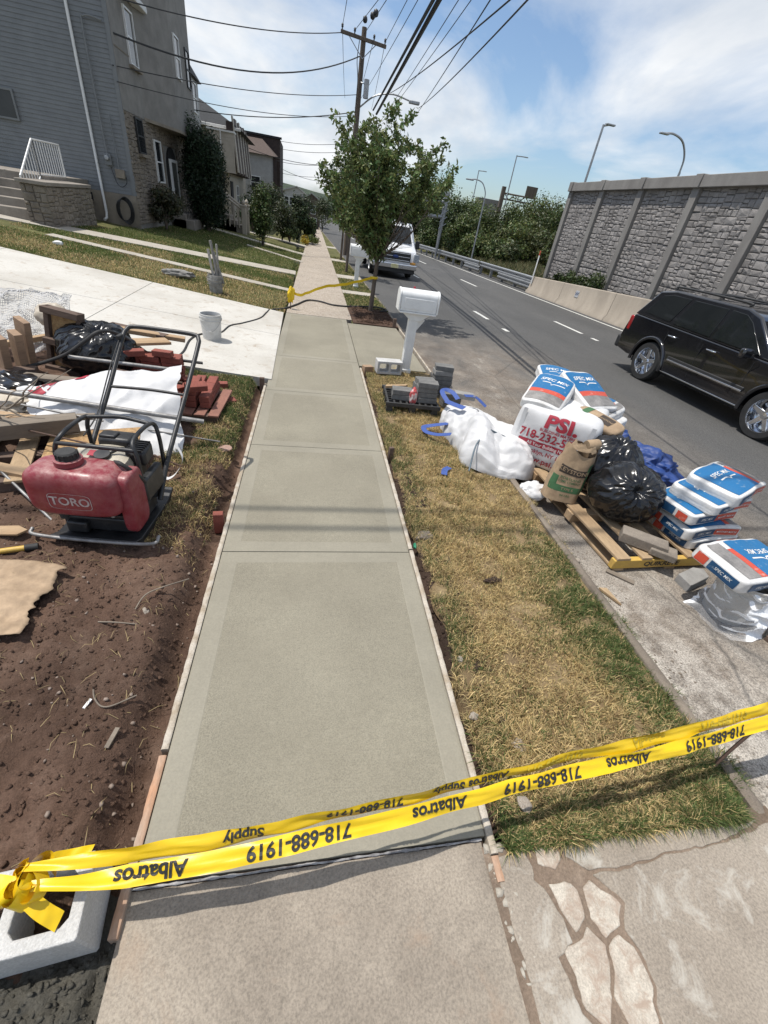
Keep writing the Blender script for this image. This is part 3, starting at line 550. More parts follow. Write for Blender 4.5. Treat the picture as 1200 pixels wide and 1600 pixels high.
mb = MB(); mb.box((-5.95,18.94,1.85),(.27,.1,.24)); mb.build('utility_box', m_found, H, W=True, bevel=.01)
mb = MB(); mb.tube(spline([(-6.2,18.95,2.0),(-6.1,18.93,1.6),(-5.95,18.9,1.5),(-5.8,18.93,1.62),(-5.78,18.93,1.8)]), .01, 6); mb.build('cable', m_blackiron, H, W=True, smooth=50)
mb = MB()
for r in ashlar(19.0, 23.4, .5, 3.5, .3, .2)+ashlar(25.6, 30, .5, 3.5, .3, .2)+ashlar(23.4, 25.6, 3.0, 3.5, .3, .2): stone(mb, r, -5.6, 1, .006, .035)
o = mb.build('stone_facing', m_stonef, H, W=True); o['kind'] = 'stuff'
mb = MB(); mb.prism([(-5.58,21.3),(-4.95,23.6),(-4.95,27.1),(-5.58,27.6)], 3.55, 8.6); mb.build('bay', m_stucco, H, W=True)
mb = MB(); mb.prism([(-5.56,21.2),(-4.90,23.55),(-4.90,27.15),(-5.56,27.7)], 3.47, 3.56); mb.build('bay_sill', m_found, H, W=True)
mb = MB(); mb.bx(-5.62, -5.57, 19.03, 30, 3.5, 8.6); mb.build('stucco_front', m_stucco, H, W=True)
window(H, 'x', (-5.56, 20.35, 2.98), .75, .95, 1, m_blackiron, m_glass, 1); window(H, 'x', (-5.56, 20.85, 5.4), .85, 1.3, 1, m_whitev, m_glass, 1)
window(H, 'x', (-4.945, 26.4, 5.75), .8, 1.2, 1, m_blackiron, m_glass, 1); window(H, 'x', (-4.945, 24.5, 5.75), .8, 1.2, 1, m_whitev, m_glass, 1); window(H, 'x', (-5.56, 22.4, 2.4), .9, 1.3, 1, m_whitev, m_glass, 1)
mb = MB(); mb.prism([(-5.57,19.9),(-5.42,19.9),(-5.42,20.8),(-5.57,20.8)], 2.42, 2.5); mb.build('window_sill', m_found, H, W=True); mb = MB(); mb.bx(-5.57, -5.44, 20.35, 21.35, 4.66, 4.74); mb.build('window_sill', m_found, H, W=True)
for z in (4.9, 6.9): mb = MB(); mb.bx(-5.565, -5.555, 19.1, 21.2, z, z+.03); mb.build('stucco_joint', m_found, H, W=True)
mb = MB(); mb.bx(-5.56, -5.25, 19.9, 22.1, 6.25, 6.42); mb.build('gutter', m_whitep, H, W=True, bevel=.02)
arch = [(23.7,.62),(23.7,2.2)]+[(24.5-.8*math.cos(a), 2.2+.8*math.sin(a)) for a in np.linspace(0, math.pi, 9)]+[(25.3,2.2),(25.3,.62)]
mb = MB(); mb.prism(arch, -5.62, -5.545, 0); d = mb.build('entry_arch', m_dark, H, W=True)
mb = MB(); mb.bx(-5.54, -5.49, 24.0, 24.9, .75, 2.5); dd = mb.build('door', M('dark green door', (.03,.035,.033), (.02,.024,.023), 4, .4), H, W=True, bevel=.01)
mb = MB(); mb.bx(-5.545, -5.46, 23.9, 24.0, .72, 2.6); mb.bx(-5.545, -5.46, 24.9, 25.0, .72, 2.6); mb.bx(-5.545, -5.46, 24.0, 24.9, 2.5, 2.6); mb.build('door_frame', m_whitev, H, W=True)
mb = MB(); mb.cyl((-5.485,24.1,1.6),(-5.44,24.1,1.6),.03,10); mb.build('handle', m_galv, dd); [setattr(v, 'co', v.co-Vector((-5.6,19,.5))) for v in dd.children[0].data.vertices]
for k in range(2): mb = MB(); mb.bx(-5.54, -5.0+.32*k, 23.4-.0*k, 25.6, .2, .78-.2*k-.004*k); mb.build('step', m_step, H, W=True, bevel=.015)
mb = MB(); mb.bx(-5.6, -5.25, 27.9, 30.2, .4, 5.9); mb.build('end_bay', m_lgrey, H, W=True)
mb = MB(); mb.add([(-5.6,27.8,6.6),(-5.6,30.3,6.6),(-5.1,27.75,5.9),(-5.1,30.4,5.9),(-5.6,27.75,5.85),(-5.6,30.4,5.85)], [(0,1,3,2),(0,2,4),(1,5,3),(2,3,5,4)]); mb.build('bay_roof', m_roof, H, W=True)
window(H, 'x', (-5.24, 29.0, 5.2), .9, 1.1, 1)
for k in range(7): mb = MB(); mb.cyl((-4.95,23.45+.32*k,.62),(-4.95,23.45+.32*k,1.5),.012,6); mb.build('baluster', m_blackiron, H, W=True)
mb = MB(); mb.cyl((-4.95,23.4,1.5),(-4.95,25.5,1.5),.018,6); mb.build('handrail', m_blackiron, H, W=True)
hz = thing('garden_hose', 'coiled dark hose hanging low on the grey house wall by the downspout', 'hose', (-5.95, 18.9, .5))
for k in range(5): mb = MB(); a = np.linspace(0, 6.28, 24); mb.tube([(-5.95+.22*math.cos(t)+.03*k-.06, 18.86-.02*k, .86+(.30+.02*k)*math.sin(t)) for t in a], .014, 6); mb.build('coil', m_blackiron, hz, W=True, smooth=60)

# ---- side stoop with white railing
S = thing('side_stoop', 'brown concrete side steps with stone pier and white iron railing at the left edge', 'stoop', (-7.5, 15, .5))
for k in range(5): mb = MB(); mb.bx(-9.4, -7.0, 14.75+.32*k, 17.4, .35, .62+.185*(k+1)); mb.build('step', m_step, S, W=True, bevel=.012)
mb = MB(); 
for r in ashlar(14.62, 17.4, .40, 1.36, .35, .2): stone(mb, r, -6.42, 1, .006, .03)
mb.bx(-6.99, -6.43, 14.64, 17.4, .3, 1.37); pier = mb.build('pier', m_stonef, S, W=True)
mb = MB(); 
for r in ashlar(-6.99, -6.43, .40, 1.36, .35, .2): stone(mb, r, 14.63, -1, .006, .03, 'y')
mb.build('pier_facing', m_stonef, S, W=True)
mb = MB(); mb.bx(-7.05, -6.36, 14.55, 17.4, 1.375, 1.46); mb.build('pier_cap', m_step, S, W=True, bevel=.012)
mb = MB(); mb.bx(-9.4, -7.0, 17.4, 18.98, .3, 1.55); mb.build('landing', m_step, S, W=True, bevel=.012)
def rail(p0, p1, hh, n):
    p0, p1 = np.array(p0), np.array(p1); mb = MB(); mb.tube([p0+(0,0,hh), p1+(0,0,hh)], .024, 6); mb.tube([p0+(0,0,.1), p1+(0,0,.1)], .016, 6); o = mb.build('railing', m_whitep, S, W=True)
    for k in range(n+1): q = p0+(p1-p0)*k/n; mb = MB(); mb.cyl(q+np.array([0,0,.1 if 0 < k < n else -.05]), q+np.array([0,0,hh]), .011 if 0 < k < n else .022, 6); mb.build('baluster', m_whitep, S, W=True)
rail((-7.05,14.9,.62), (-7.05,15.95,1.42), .88, 7); rail((-7.05,15.95,1.46), (-7.05,17.5,1.46), .84, 11); rail((-8.2,15.2,.7), (-8.2,16.2,1.5), .88, 6)

# ---- row of houses behind
def gable(mb, x0, x1, y0, y1, z0, z1, ov=.2):   # ridge along x
    ym = (y0+y1)/2; mb.add([(x0-ov,y0-ov,z0),(x1+ov,y0-ov,z0),(x1+ov,y1+ov,z0),(x0-ov,y1+ov,z0),(x0-ov,ym,z1),(x1+ov,ym,z1)], [(0,1,5,4),(2,3,4,5),(0,4,3),(1,2,5),(0,3,2,1)])
B2 = thing('cream_house', 'cream sided house with charcoal roof and slatted brown upper storey', 'house', (-6, 34, .2))
mb = MB(); mb.bx(-12, -4.5, 34, 43, -.4, 4.72); mb.build('wall', m_cream, B2, W=True)
siding('siding', m_cream, -12, -4.5, 33.99, 2.3, 4.7, B2, .16)
mb = MB(); mb.add([(-12.2,33.7,4.75),(-3.7,33.7,4.78),(-3.7,43.2,4.78),(-12.2,43.2,4.75),(-9.2,37,7.4),(-9.2,40,7.4)], [(0,1,4),(1,2,5,4),(2,3,5),(3,0,4,5),(0,3,2,1)]); mb.build('roof', m_roof, B2, W=True)
mb = MB(); mb.bx(-12.2, -3.68, 33.6, 33.72, 4.66, 4.80); mb.build('gutter', m_whitep, B2, W=True, bevel=.02)
mb = MB(); mb.bx(-5.45, -4.02, 33.2, 33.98, 2.68, 4.5); mb.build('upper_bay', m_cream, B2, W=True); siding('siding', m_cream, -5.45, -4.02, 33.19, 2.68, 4.5, B2, .16)
mb = MB(); mb.bx(-5.5, -3.98, 33.12, 33.98, 4.5, 4.58); mb.build('bay_trim', m_whitep, B2, W=True)
mb = MB(); mb.cyl((-4.75,33.13,4.6),(-4.75,33.13,2.7),.03,6); mb.build('downspout', m_whitep, B2, W=True)
for k in range(16): mb = MB(); y = 33.22+k*.5; mb.box((-3.99,y+.24,3.95+random.uniform(-.06,.1)), (.07,.44,2.5), rotm(0, R(-5), 0)); mb.build('slat', m_brownw if k % 3 else m_cream, B2, W=True)
mb = MB(); mb.bx(-4.42, -4.05, 33.2, 41.2, 2.66, 5.0); mb.build('upper_storey', m_dkbrown, B2, W=True)
mb = MB(); mb.bx(-4.5, -4.44, 34.2, 35.2, .5, 2.3); mb.build('door', m_dark, B2, W=True)
window(B2, 'x', (-4.49, 37.5, 1.6), 1.2, 1.1, 1)
st = thing('entrance_steps', 'pale entrance steps with turned balustrade and urn finials beside the dark evergreen', 'steps', (-3.6, 29, .2))
for k in range(4): mb = MB(); mb.bx(-4.7+.0*k, -3.25-.3*k, 28.6, 29.9, -.05, .22+.18*(k+1)); mb.build('step', m_step, st, W=True, bevel=.015)
for y in (28.5, 30.0):
    mb = MB(); mb.bx(-3.24, -3.02, y-.11, y+.11, -.05, 1.25); mb.bx(-3.28, -2.98, y-.15, y+.15, 1.25, 1.33); nw = mb.build('newel', m_cream, st, W=True, bevel=.012)
    mb = MB(); mb.lathe([(.04,0),(.09,.05),(.1,.12),(.06,.19),(.03,.22),(.0,.27)], (-3.13,y,1.33), 12); mb.build('urn_finial', m_cream, st, W=True, smooth=60)
    mb = MB(); mb.tube([(-3.2,y,1.1),(-4.5,y,1.85)], .06, 6); mb.build('handrail', m_cream, st, W=True)
    for k in range(5): mb = MB(); x = -3.4-.24*k; zt = 1.08+(-3.2-x)*.577; mb.lathe([(.03,0),(.05,.2*zt),(.028,.5*zt),(.045,.8*zt),(.03,zt-.25)], (x,y,.28+.0*k), 8); mb.build('baluster', m_cream, st, W=True, smooth=60)
B3 = thing('brown_house', 'house with dark brown shingled block, pale grey siding and brown roof', 'house', (-4, 46, 0))
mb = MB(); mb.bx(-9, -2.55, 46, 52, -.6, 4.55); mb.build('wall', m_lgrey, B3, W=True); siding('siding', m_lgrey, -9, -2.55, 45.99, 1.0, 4.5, B3, .2)
mb = MB(); mb.add([(-9,45.6,4.5),(-2.3,45.6,4.5),(-2.3,49,4.7),(-3.6,49,5.7),(-9,49,5.7)], [(0,1,3,4),(1,2,3)]); mb.build('roof', m_roofb, B3, W=True)
mb = MB(); mb.bx(-9, -2.15, 49.2, 56, -.6, 5.95); mb.build('rear_block', m_dkbrown, B3, W=True)
mb = MB(); mb.bx(-9.1, -2.0, 49.1, 49.25, 5.9, 6.05); mb.build('parapet', m_dark, B3, W=True)
mb = MB(); mb.bx(-2.56, -2.3, 45.9, 46.05, .5, 4.5); mb.build('corner_board', m_dkbrown, B3, W=True)
window(B3, 'y', (-4.0, 45.97, 2.6), .8, .9, -1)
B4 = thing('gabled_house', 'small distant pale grey house with low gabled roofs at the end of the row', 'house', (-.5, 75, -.8))
mb = MB(); mb.bx(-3.5, .3, 75, 82, -1.2, 2.5); mb.prism([(-3.5,2.5),(.3,2.5),(-1.0,3.25)], 75.0, 82, 1); mb.build('wall', m_lgrey, B4, W=True)
mb = MB(); mb.bx(-.2, 2.3, 73.6, 75, -1.2, 2.0); mb.prism([(-.2,2.0),(2.3,2.0),(1.0,2.75)], 73.6, 75, 1); mb.build('porch_wing', m_brownw, B4, W=True)
mb = MB(); [mb.add([(a,y0-.2,za),(b,y0-.2,zb),(b,82,zb),(a,82,za),(a,y0-.2,za+.13),(b,y0-.2,zb+.13),(b,82,zb+.13),(a,82,za+.13)], [(0,1,2,3),(4,5,6,7),(0,1,5,4),(1,2,6,5),(3,0,4,7)]) for a, za, b, zb, y0 in ((-3.9,2.32,-1.0,3.28,75),(-1.0,3.28,.7,2.3,75),(-.5,1.9,1.0,2.8,73.6),(1.0,2.8,2.7,1.85,73.6))]; mb.build('roof', m_lgrey, B4, W=True)
for x in (-2.4, -1.7): window(B4, 'y', (x, 74.98, 1.6), .6, .95, -1)
window(B4, 'y', (1.3, 73.58, 1.0), .7, 1.0, -1); window(B4, 'y', (1.5, 73.58, -.4), .7, 1.0, -1)

# ---- leafy things
def leafcloud(C, Rr, n, size, tint, up=.35, shell=.55, asp=.55):
    """n leaf quads in an ellipsoid clump set: C centres, Rr radii"""
    C = np.array(C, float); Rr = np.array(Rr, float); w = (Rr.prod(1)**(2/3)); k = rng.choice(len(C), n, p=w/w.sum())
    d = rng.normal(size=(n,3)); d /= np.linalg.norm(d, axis=1)[:,None]; r = shell+(1-shell)*rng.uniform(0,1,n)**.5; r *= 1+.22*rng.normal(size=n)
    P = C[k]+d*Rr[k]*r[:,None]; nor = d+rng.normal(size=(n,3))*.6+np.array([0,0,up]); nor /= np.linalg.norm(nor, axis=1)[:,None]
    t = np.cross(nor, rng.normal(size=(n,3))); t /= np.linalg.norm(t, axis=1)[:,None]; b_ = np.cross(nor, t); s = size*rng.uniform(.55, 1.35, n)[:,None]
    V = np.stack([P-t*s*.5, P-b_*s*asp*.5+nor*s*.05, P+t*s*.5-nor*s*.08, P+b_*s*asp*.5+nor*s*.05], 1).reshape(-1,3); i = np.arange(n)*4
    F = np.concatenate([np.stack([i,i+1,i+2],1), np.stack([i,i+2,i+3],1)])
    tc_ = np.array(tint)*rng.uniform(.55, 1.45, n)[:,None]*(1+.25*rng.normal(size=(len(C),1))[k]).clip(.5,1.6); tc_[:,0] *= rng.uniform(.8,1.35,n); return V, F, np.repeat(tc_.clip(.004,.6), 4, axis=0)
def plant(name, label, cat, base, clumps, radii, n, size, tint, group=None, trunk=.06, stems=1, **k):
    o = thing(name, label, cat, base, 0, group); V, F, c = leafcloud(clumps, radii, n, size, tint, **k); fast('crown', V-np.array(base), F, m_leaf, o, c)
    C = np.array(clumps, float); mb = MB(); 
    for q in ([C.mean(0)]+list(C[rng.choice(len(C), min(len(C), stems+2), replace=False)])):
        b_ = np.array(base, float); mid = b_+(q-b_)*.45+np.array([0,0,.1*(q[2]-b_[2])]); mb.tube([b_-(0,0,.1), mid, q], [trunk, trunk*.7, trunk*.25], 7)
    mb.build('trunk', m_bark, o, W=True, smooth=60); return o
def blob(c, r, n, j=.55, rs=.42):
    c, r = np.array(c, float), np.array(r, float); d = rng.normal(size=(n,3)); d /= np.linalg.norm(d, axis=1)[:,None]; C = c+d*r*(rng.uniform(.2, 1, (n,1))**.6)*(1-rs*.6); return C, np.tile(r*rs, (n,1))*rng.uniform(.7, 1.3, (n,1))
C, r_ = blob((-4.4, 25.2, 2.1), (1.0, 1.15, 1.9), 70, rs=.36); o = plant('evergreen_tree', 'tall dense dark green evergreen beside the stone entrance', 'tree', (-4.4,25.2,.3), C, r_, 42000, .12, (.022,.040,.020), trunk=.12, up=.2, asp=.4)
C, r_ = blob((-1.85, 24.1, 1.25), (.62, .62, 1.05), 24); plant('round_shrub', 'rounded bright green shrub standing alone on the lawn', 'shrub', (-1.85,24.1,.1), C, r_, 7000, .1, (.065,.10,.03), trunk=.05)
for lab, b_, h_, w_, tn in (('low spreading dark shrub at the grey house corner', (-5.15,20.6,.45), 1.1, .75, (.05,.055,.028)), ('loose olive shrub behind the rounded bright shrub', (-1.2,30,.0), 1.8, .9, (.05,.07,.028)), ('dark clipped cone shrub farther along the pavement', (-.35,33.5,-.1), 2.2, .6, (.035,.055,.022)),
        ('mid green bush in front of the cone shrub', (-.75,29.5,0), .75, .6, (.06,.085,.03)), ('small clipped dark bush near the pebble pavement', (.35,34,-.15), 1.2, .55, (.045,.07,.02)), ('tall dark shrub against the brown house', (-2.6,40,-.2), 3.0, 1.3, (.04,.058,.025)), ('deep green tree in front of the gabled house', (-.3,52,-.5), 3.0, 1.3, (.035,.055,.024)), ('dark bush below the cream house steps', (-3.0,32,0), 1.9, 1.0, (.03,.05,.024)), ('olive tree at the far end of the pavement', (2.2,60,-.6), 3.1, 1.4, (.05,.07,.03))):
    C, r_ = blob((b_[0], b_[1], b_[2]+h_*.55), (w_, w_, h_*.5), 12); plant('garden_shrub', lab, 'shrub', b_, C, r_, 3200, .11 if b_[1] < 31 else .16, tn, 'shrubs in the front gardens', trunk=.04)
for lab, x, y, tn in (('low shrub with yellow flowers at the pavement edge', .15, 31.5, (.30,.24,.03)), ('low green leafy clump beside the yellow flowers', .62, 32.5, (.09,.12,.03))):
    C, r_ = blob((x, y, drop(y)+.3), (.42,.4,.28), 8); plant('low_plant', lab, 'plant', (x,y,drop(y)), C, r_, 900, .09, tn, trunk=.015)
# trees beyond the road
RT = [((11.9,58),6.3,2.6,(.045,.068,.022)),((14.6,55),7.2,2.7,(.05,.072,.024)),((17.2,54),5.6,2.5,(.06,.085,.026)),((13.6,46),4.9,2.1,(.042,.066,.02)),((15.6,44),4.3,2.2,(.065,.09,.028)),((17.9,44),5.0,2.4,(.05,.072,.02)),((20.6,45),5.8,2.6,(.058,.078,.024)),((20.8,39),5.2,2.3,(.048,.07,.022)),((18.6,37),4.0,2.2,(.055,.07,.024)),((16.0,37),3.0,2.0,(.075,.10,.03)),((21.5,34),5.4,2.4,(.046,.066,.022)),((10.2,74),5.2,3.0,(.05,.07,.028)),((13.2,50),3.6,1.9,(.06,.09,.03)),((17.2,31.5),3.2,1.6,(.05,.064,.022)),((24.5,50),6.6,3.0,(.05,.07,.024)),((13.2,41),3.4,1.9,(.06,.085,.027)),((15.2,48),4.6,2.2,(.045,.068,.022)),((11.8,66),5.6,2.6,(.05,.072,.026)),((12.9,36.5),2.3,1.5,(.07,.095,.03)),((19.4,41),4.4,2.2,(.06,.08,.025)),((14.4,34.5),2.2,1.5,(.06,.082,.028)),((22.8,42),5.6,2.5,(.05,.068,.022))]
wd = ['rounded','tall','broad','dense','light green','leafy','wide','dark','squat','pale','upright','hazy','low','bushy','spreading','rough','shaggy','far','small rounded','full','short','massive']
for k, ((x, y), h_, w_, tn) in enumerate(RT):
    z = drop(y); C, r_ = blob((x, y, z+h_*.48), (w_, w_, h_*.52), 40, rs=.33); plant('roadside_tree', f'{wd[k]} green tree in the wooded bank behind the guardrail', 'tree', (x, y, z), C, r_, 8500, .21, tuple(1.25*q for q in tn), 'trees on the wooded bank', trunk=.14, stems=3)
n = 26000; P = np.column_stack([rng.uniform(12.0, 21, n), rng.uniform(23.5, 44, n)]); keep = P[:,0] > 12.0+np.maximum(0, (P[:,1]-30)*.0); P = P[keep]; n = len(P)
cols = np.where((rng.uniform(0,1,n) < .6)[:,None], np.array([.085,.10,.04]), np.array([.20,.17,.085]))*rng.uniform(.6,1.3,n)[:,None]
blades('bank_weeds', P, np.array([drop(y) for y in P[:,1]])+.05*(P[:,0]-12), .75, .05, cols, .35, 'tall olive weeds covering the bank behind the guardrail')
o = heightfield('bank', [11.6, 12.2, 14, 18, 24, 40, 80], list(range(5, 80, 5))+[120, 200], lambda x, y: -.14+drop(y)+.05*max(0, x-12), m_turf); struct(o)
for lab, y, h_ in (('taller green bush against the stone wall', 21.2, 1.35), ('wider green bush behind the barrier, nearer of the two', 19.2, 1.25)):
    C, r_ = blob((12.3, y, .55), (.5, 1.0, .72), 16); plant('wall_bush', lab, 'bush', (12.3,y,-.1), C, r_, 4200, .12, (.042,.066,.02), 'bushes by the stone wall', trunk=.03)
hill = MB(); hx = np.linspace(-260, 200, 60); hill.grid(np.array([[(x, 250+40*t, -3+(15.5*math.exp(-((x+75)/62)**2)+6.5*math.exp(-((x-10)/60)**2)+1.8*fbm(x*.05, 3)+.9*fbm(x*.3, 8))*min(1, t)) for t in (0, .3, .6, 1, 2)] for x in hx]))
struct(hill.build('hill', M('distant wooded hill', (.055,.08,.045), (.03,.045,.028), .18, .95, 1.2, .35, fine=.5), smooth=70))

# ---- stone-faced retaining wall
W_ = thing('retaining_wall', 'tall grey retaining wall with stone patterned panels, posts and concrete coping', 'wall', (13, 17, -.1))
PY = [24.4, 21.68, 18.95, 16.02, 13.05, 10.1, 7.1]
mb = MB(); mb.bx(13.0, 13.35, 7.1, 24.5, -.3, 4.2); mb.build('core', m_stonej, W_, W=True)
st_all = []
for k in range(6):
    y0, y1 = PY[k+1]+.15, PY[k]-.15
    for a, b_ in ((-.1, 1.22), (1.25, 4.15)): st_all += [(k, r) for r in ashlar(y0, y1, a, b_, .44, .24)]
vis = sorted([s for s in st_all], key=lambda s: s[1][0])        # nearest first
near = vis[:295]
for k, r in near: mb = MB(); stone(mb, r, 13.0, -1, .009, .042); mb.build('stone', m_stone, W_, W=True)
mb = MB(); [stone(mb, r, 13.0, -1, .009, .042) for k, r in vis[295:]]; o = mb.build('far_stones', m_stone, W_, W=True); o['kind'] = 'stuff'
for y in PY: mb = MB(); mb.bx(12.84, 13.36, y-.15, y+.15, -.3, 4.14); mb.build('post', m_wallc, W_, W=True, bevel=.02)
for k in range(6):
    mb = MB(); mb.prism([(12.78,4.13),(12.78,4.46),(13.4,4.5),(13.4,4.13)], PY[k+1]+.155 if k < 5 else PY[k+1], PY[k]-.155, 1); mb.build('coping', m_wallc, W_, W=True, bevel=.015)
    mb = MB(); mb.prism([(12.74,4.12),(12.74,4.49),(13.42,4.52),(13.42,4.12)], PY[k]-.152, PY[k]+.152, 1); mb.build('coping_block', m_wallc, W_, W=True, bevel=.015)

# ---- barrier, guardrail, delineator
Bz = thing('concrete_barrier', 'long tan concrete barrier at the foot of the stone wall', 'barrier', (11.1, 16, -.14))
def bprof(y):
    t = (22.9-y)/9; zt = .62+.30*min(1, max(0, t)); return [(11.26,-.2),(11.28,-.04),(11.38,.10),(11.44,zt-.02),(11.46,zt),(11.62,zt),(11.64,zt-.02),(11.7,-.2)]
yy = [4, 8, 11.9, 12, 15.9, 16, 19.6, 19.7, 22.9]
for a, b_ in ((4,8.0),(8.02,12.0),(12.02,15.9),(15.92,19.7),(19.72,22.9)):
    mb = MB(); Pq = np.array([[(x, y, z+drop(y)) for (x, z) in bprof(y)] for y in np.linspace(a, b_, 5)]); mb.grid(Pq); n = 8; mb.f += [tuple(range(8)), tuple(range(32, 40))]; mb.mi += [0, 0]; mb.build('barrier_unit', m_barrier, Bz, W=True, bevel=.008)
for y in (18.4, 13.9):
    mb = MB(); mb.box((11.405, y, .36), (.012, .26, .24), rotm(0, R(6), 0)); pq = mb.build('stencil_patch', M('pale stencil patch', (.52,.53,.54), (.42,.43,.45), 9, .8), Bz, W=True)
    for k in range(4): mb = MB(); mb.box((11.394, y-.08+.055*k, .36), (.01, .018, .15), rotm(R(25*(-1)**k), 0, 0)); mb.build('stencil_mark', M('blue stencil paint', (.05,.09,.2), None, 9, .8), Bz, W=True)
Gd = thing('guardrail', 'galvanised corrugated guardrail running on from the tan barrier', 'guardrail', (11.3, 30, -.3))
prof = [(0,.42),(-.06,.47),(-.06,.52),(0,.56),(0,.60),(-.06,.64),(-.06,.69),(0,.73)]
def beam(y0, y1, x0, x1, low=0, name='rail_beam'):
    mb = MB(); n = max(2, int((y1-y0)/1.5)); mb.grid(np.array([[(x0+(x1-x0)*t+dx, y0+(y1-y0)*t, z+low+drop(y0+(y1-y0)*t)-.12) for dx, z in prof] for t in np.linspace(0, 1, n)])); o = mb.build(name, m_galv, Gd, W=True); s = o.modifiers.new('s', 'SOLIDIFY'); s.thickness = .012
beam(22.8, 31, 11.55, 11.55); beam(22.8, 27.5, 11.52, 11.52, -.27); beam(30.9, 36, 11.45, 11.3); beam(30.6, 33.5, 11.43, 11.33, -.27); beam(36, 62, 11.3, 10.3)
for k in range(21): y = 23.2+1.9*k*(1 if k < 7 else 1); x = 11.57-(max(0, y-31)*.04); mb = MB(); mb.bx(x-.02, x+.13, y-.06, y+.06, drop(y)-.4, drop(y)+.56); mb.build('rail_post', m_galv, Gd, W=True)
dl = thing('delineator', 'thin white marker post with orange top behind the barrier end', 'marker post', (11.4, 22.5, 0))
mb = MB(); mb.box((11.36,22.7,.75),(.03,.09,1.25)); mb.build('shaft', m_whitev, dl, W=True, bevel=.008); mb = MB(); mb.box((11.36,22.7,1.47),(.034,.094,.2)); mb.build('reflector', M('orange reflector', (.6,.12,.06), None, 9, .5), dl, W=True, bevel=.008)

# ---- lamps and sign structures over the far road
def lamp(label, base, top, arm, r=.075, head=(.5,.18,.07)):
    o = thing('street_lamp', label, 'street lamp', base, 0, 'street lamps beyond the road'); mb = MB(); b_ = np.array(base, float)
    mb.tube([b_, b_+(0,0,top-b_[2])], [r, r*.7], 8); mb.build('pole', m_galv, o, W=True, smooth=50)
    P = [np.array([b_[0]+a, b_[1], z]) for a, z in arm]; mb = MB(); mb.tube(spline(P) if len(P) > 2 else P, r*.55, 7); mb.build('arm', m_galv, o, W=True, smooth=50)
    e = P[-1]; mb = MB(); mb.box(e+(0,0,-.01), head); mb.build('lamp_head', m_galv, o, W=True, bevel=.02); return o
lamp('straight lamp post rising behind the far end of the stone wall', (14.3,26,-.1), 7.0, [(0,6.95),(.35,7.05)])
lamp('curved lamp post arching left above the stone wall', (19.45,26,-.1), 5.9, [(0,5.9),(-.1,6.5),(-.55,7.05),(-1.2,7.25),(-1.75,7.2)], .085)
lamp('thin straight lamp post left of the stone wall', (19.75,50,-.5), 8.2, [(0,8.15),(.9,8.2)])
lamp('most distant thin lamp post above the trees', (19.6,60,-.6), 7.5, [(0,7.45),(.7,7.5)])
lamp('curved lamp post standing at the guardrail before the trees', (11.56,33,-.4), 3.6, [(0,3.6),(-.05,4.0),(-.35,4.42),(-.8,4.55),(-1.25,4.5)], .06)
T_ = thing('signal_mast', 'grey lattice mast with two stub arms beside the far road', 'mast', (10.9, 40, -.5))
mb = MB(); mb.tube([(10.85,40,-.5),(10.9,40,2.0),(10.95,40,4.0)], [.1,.16,.22], 8); mb.build('column', m_galv, T_, W=True, smooth=50)
for z, x in ((3.35, 9.0), (2.4, 9.5)): mb = MB(); mb.tube([(10.9,40,z),(x,39.6,z-.06)], [.12,.1], 8); mb.build('stub_arm', m_galv, T_, W=True, smooth=50)
for k in range(5): mb = MB(); z = 1.6+.45*k; mb.tube([(10.65,39.8,z),(11.2,39.8,z+.4)], .03, 5); mb.build('lattice_bar', m_galv, T_, W=True)
T_ = thing('sign_gantry', 'dark truss gantry carrying the back of a road sign above the trees', 'gantry', (23.1, 60, -.7))
mb = MB(); mb.bx(22.9, 23.3, 59.8, 60.2, -.7, 6.5); mb.build('leg', m_polew, T_, W=True)
for z in (5.9, 5.35): mb = MB(); mb.tube([(23.3,60,z),(27.4,60,z)], .09, 6); mb.build('chord', m_polew, T_, W=True)
for k in range(6): mb = MB(); mb.tube([(23.3+.68*k,60,5.35 if k % 2 else 5.9),(23.98+.68*k,60,5.9 if k % 2 else 5.35)], .05, 5); mb.build('brace', m_polew, T_, W=True)
mb = MB(); mb.bx(25.8, 27.2, 59.7, 59.8, 5.8, 6.95); mb.build('sign_back', m_polew, T_, W=True)
mb = MB(); mb.bx(20.8, 24.0, 62, 62.6, -.6, 5.2); o = mb.build('overpass_abutment', m_wallc, loc=(22,62,-.6), W=True); tag(o, 'grey concrete block half hidden in the trees below the gantry', 'abutment')

# ---- utility pole
U = thing('utility_pole', 'weathered wooden utility pole with crossarm rising behind the young tree', 'utility pole', (2.62, 30, -.3))
mb = MB(); mb.tube([(2.55,30,-.6),(2.58,30,4),(2.66,30,9.1)], [.17,.15,.12], 10); mb.build('pole', m_polew, U, W=True, smooth=60)
mb = MB(); mb.box((2.65,29.86,8.68), (2.25,.12,.13), rotm(0, R(4), 0)); mb.build('crossarm', m_polew, U, W=True, bevel=.01)
for x in (1.6, 2.2, 3.15, 3.7): mb = MB(); mb.lathe([(.03,0),(.03,.08),(.06,.1),(.045,.14),(.06,.17),(.03,.22)], (x,29.86,8.74-(x-2.6)*.07), 10); mb.build('insulator', m_blackiron, U, W=True, smooth=50)
for s in (-1, 1): mb = MB(); mb.tube([(2.65,29.84,8.0),(2.65+s*.7,29.84,8.66)], .02, 5); mb.build('brace', m_galv, U, W=True)
mb = MB(); mb.tube(spline([(2.62,30,6.2),(3.4,29.6,6.75),(4.3,29.5,6.95),(5.2,29.5,6.85)]), .035, 6); mb.build('lamp_arm', m_galv, U, W=True, smooth=50)
mb = MB(); mb.box((5.45,29.5,6.82),(.55,.22,.13)); mb.build('lamp_head', m_galv, U, W=True, bevel=.03)
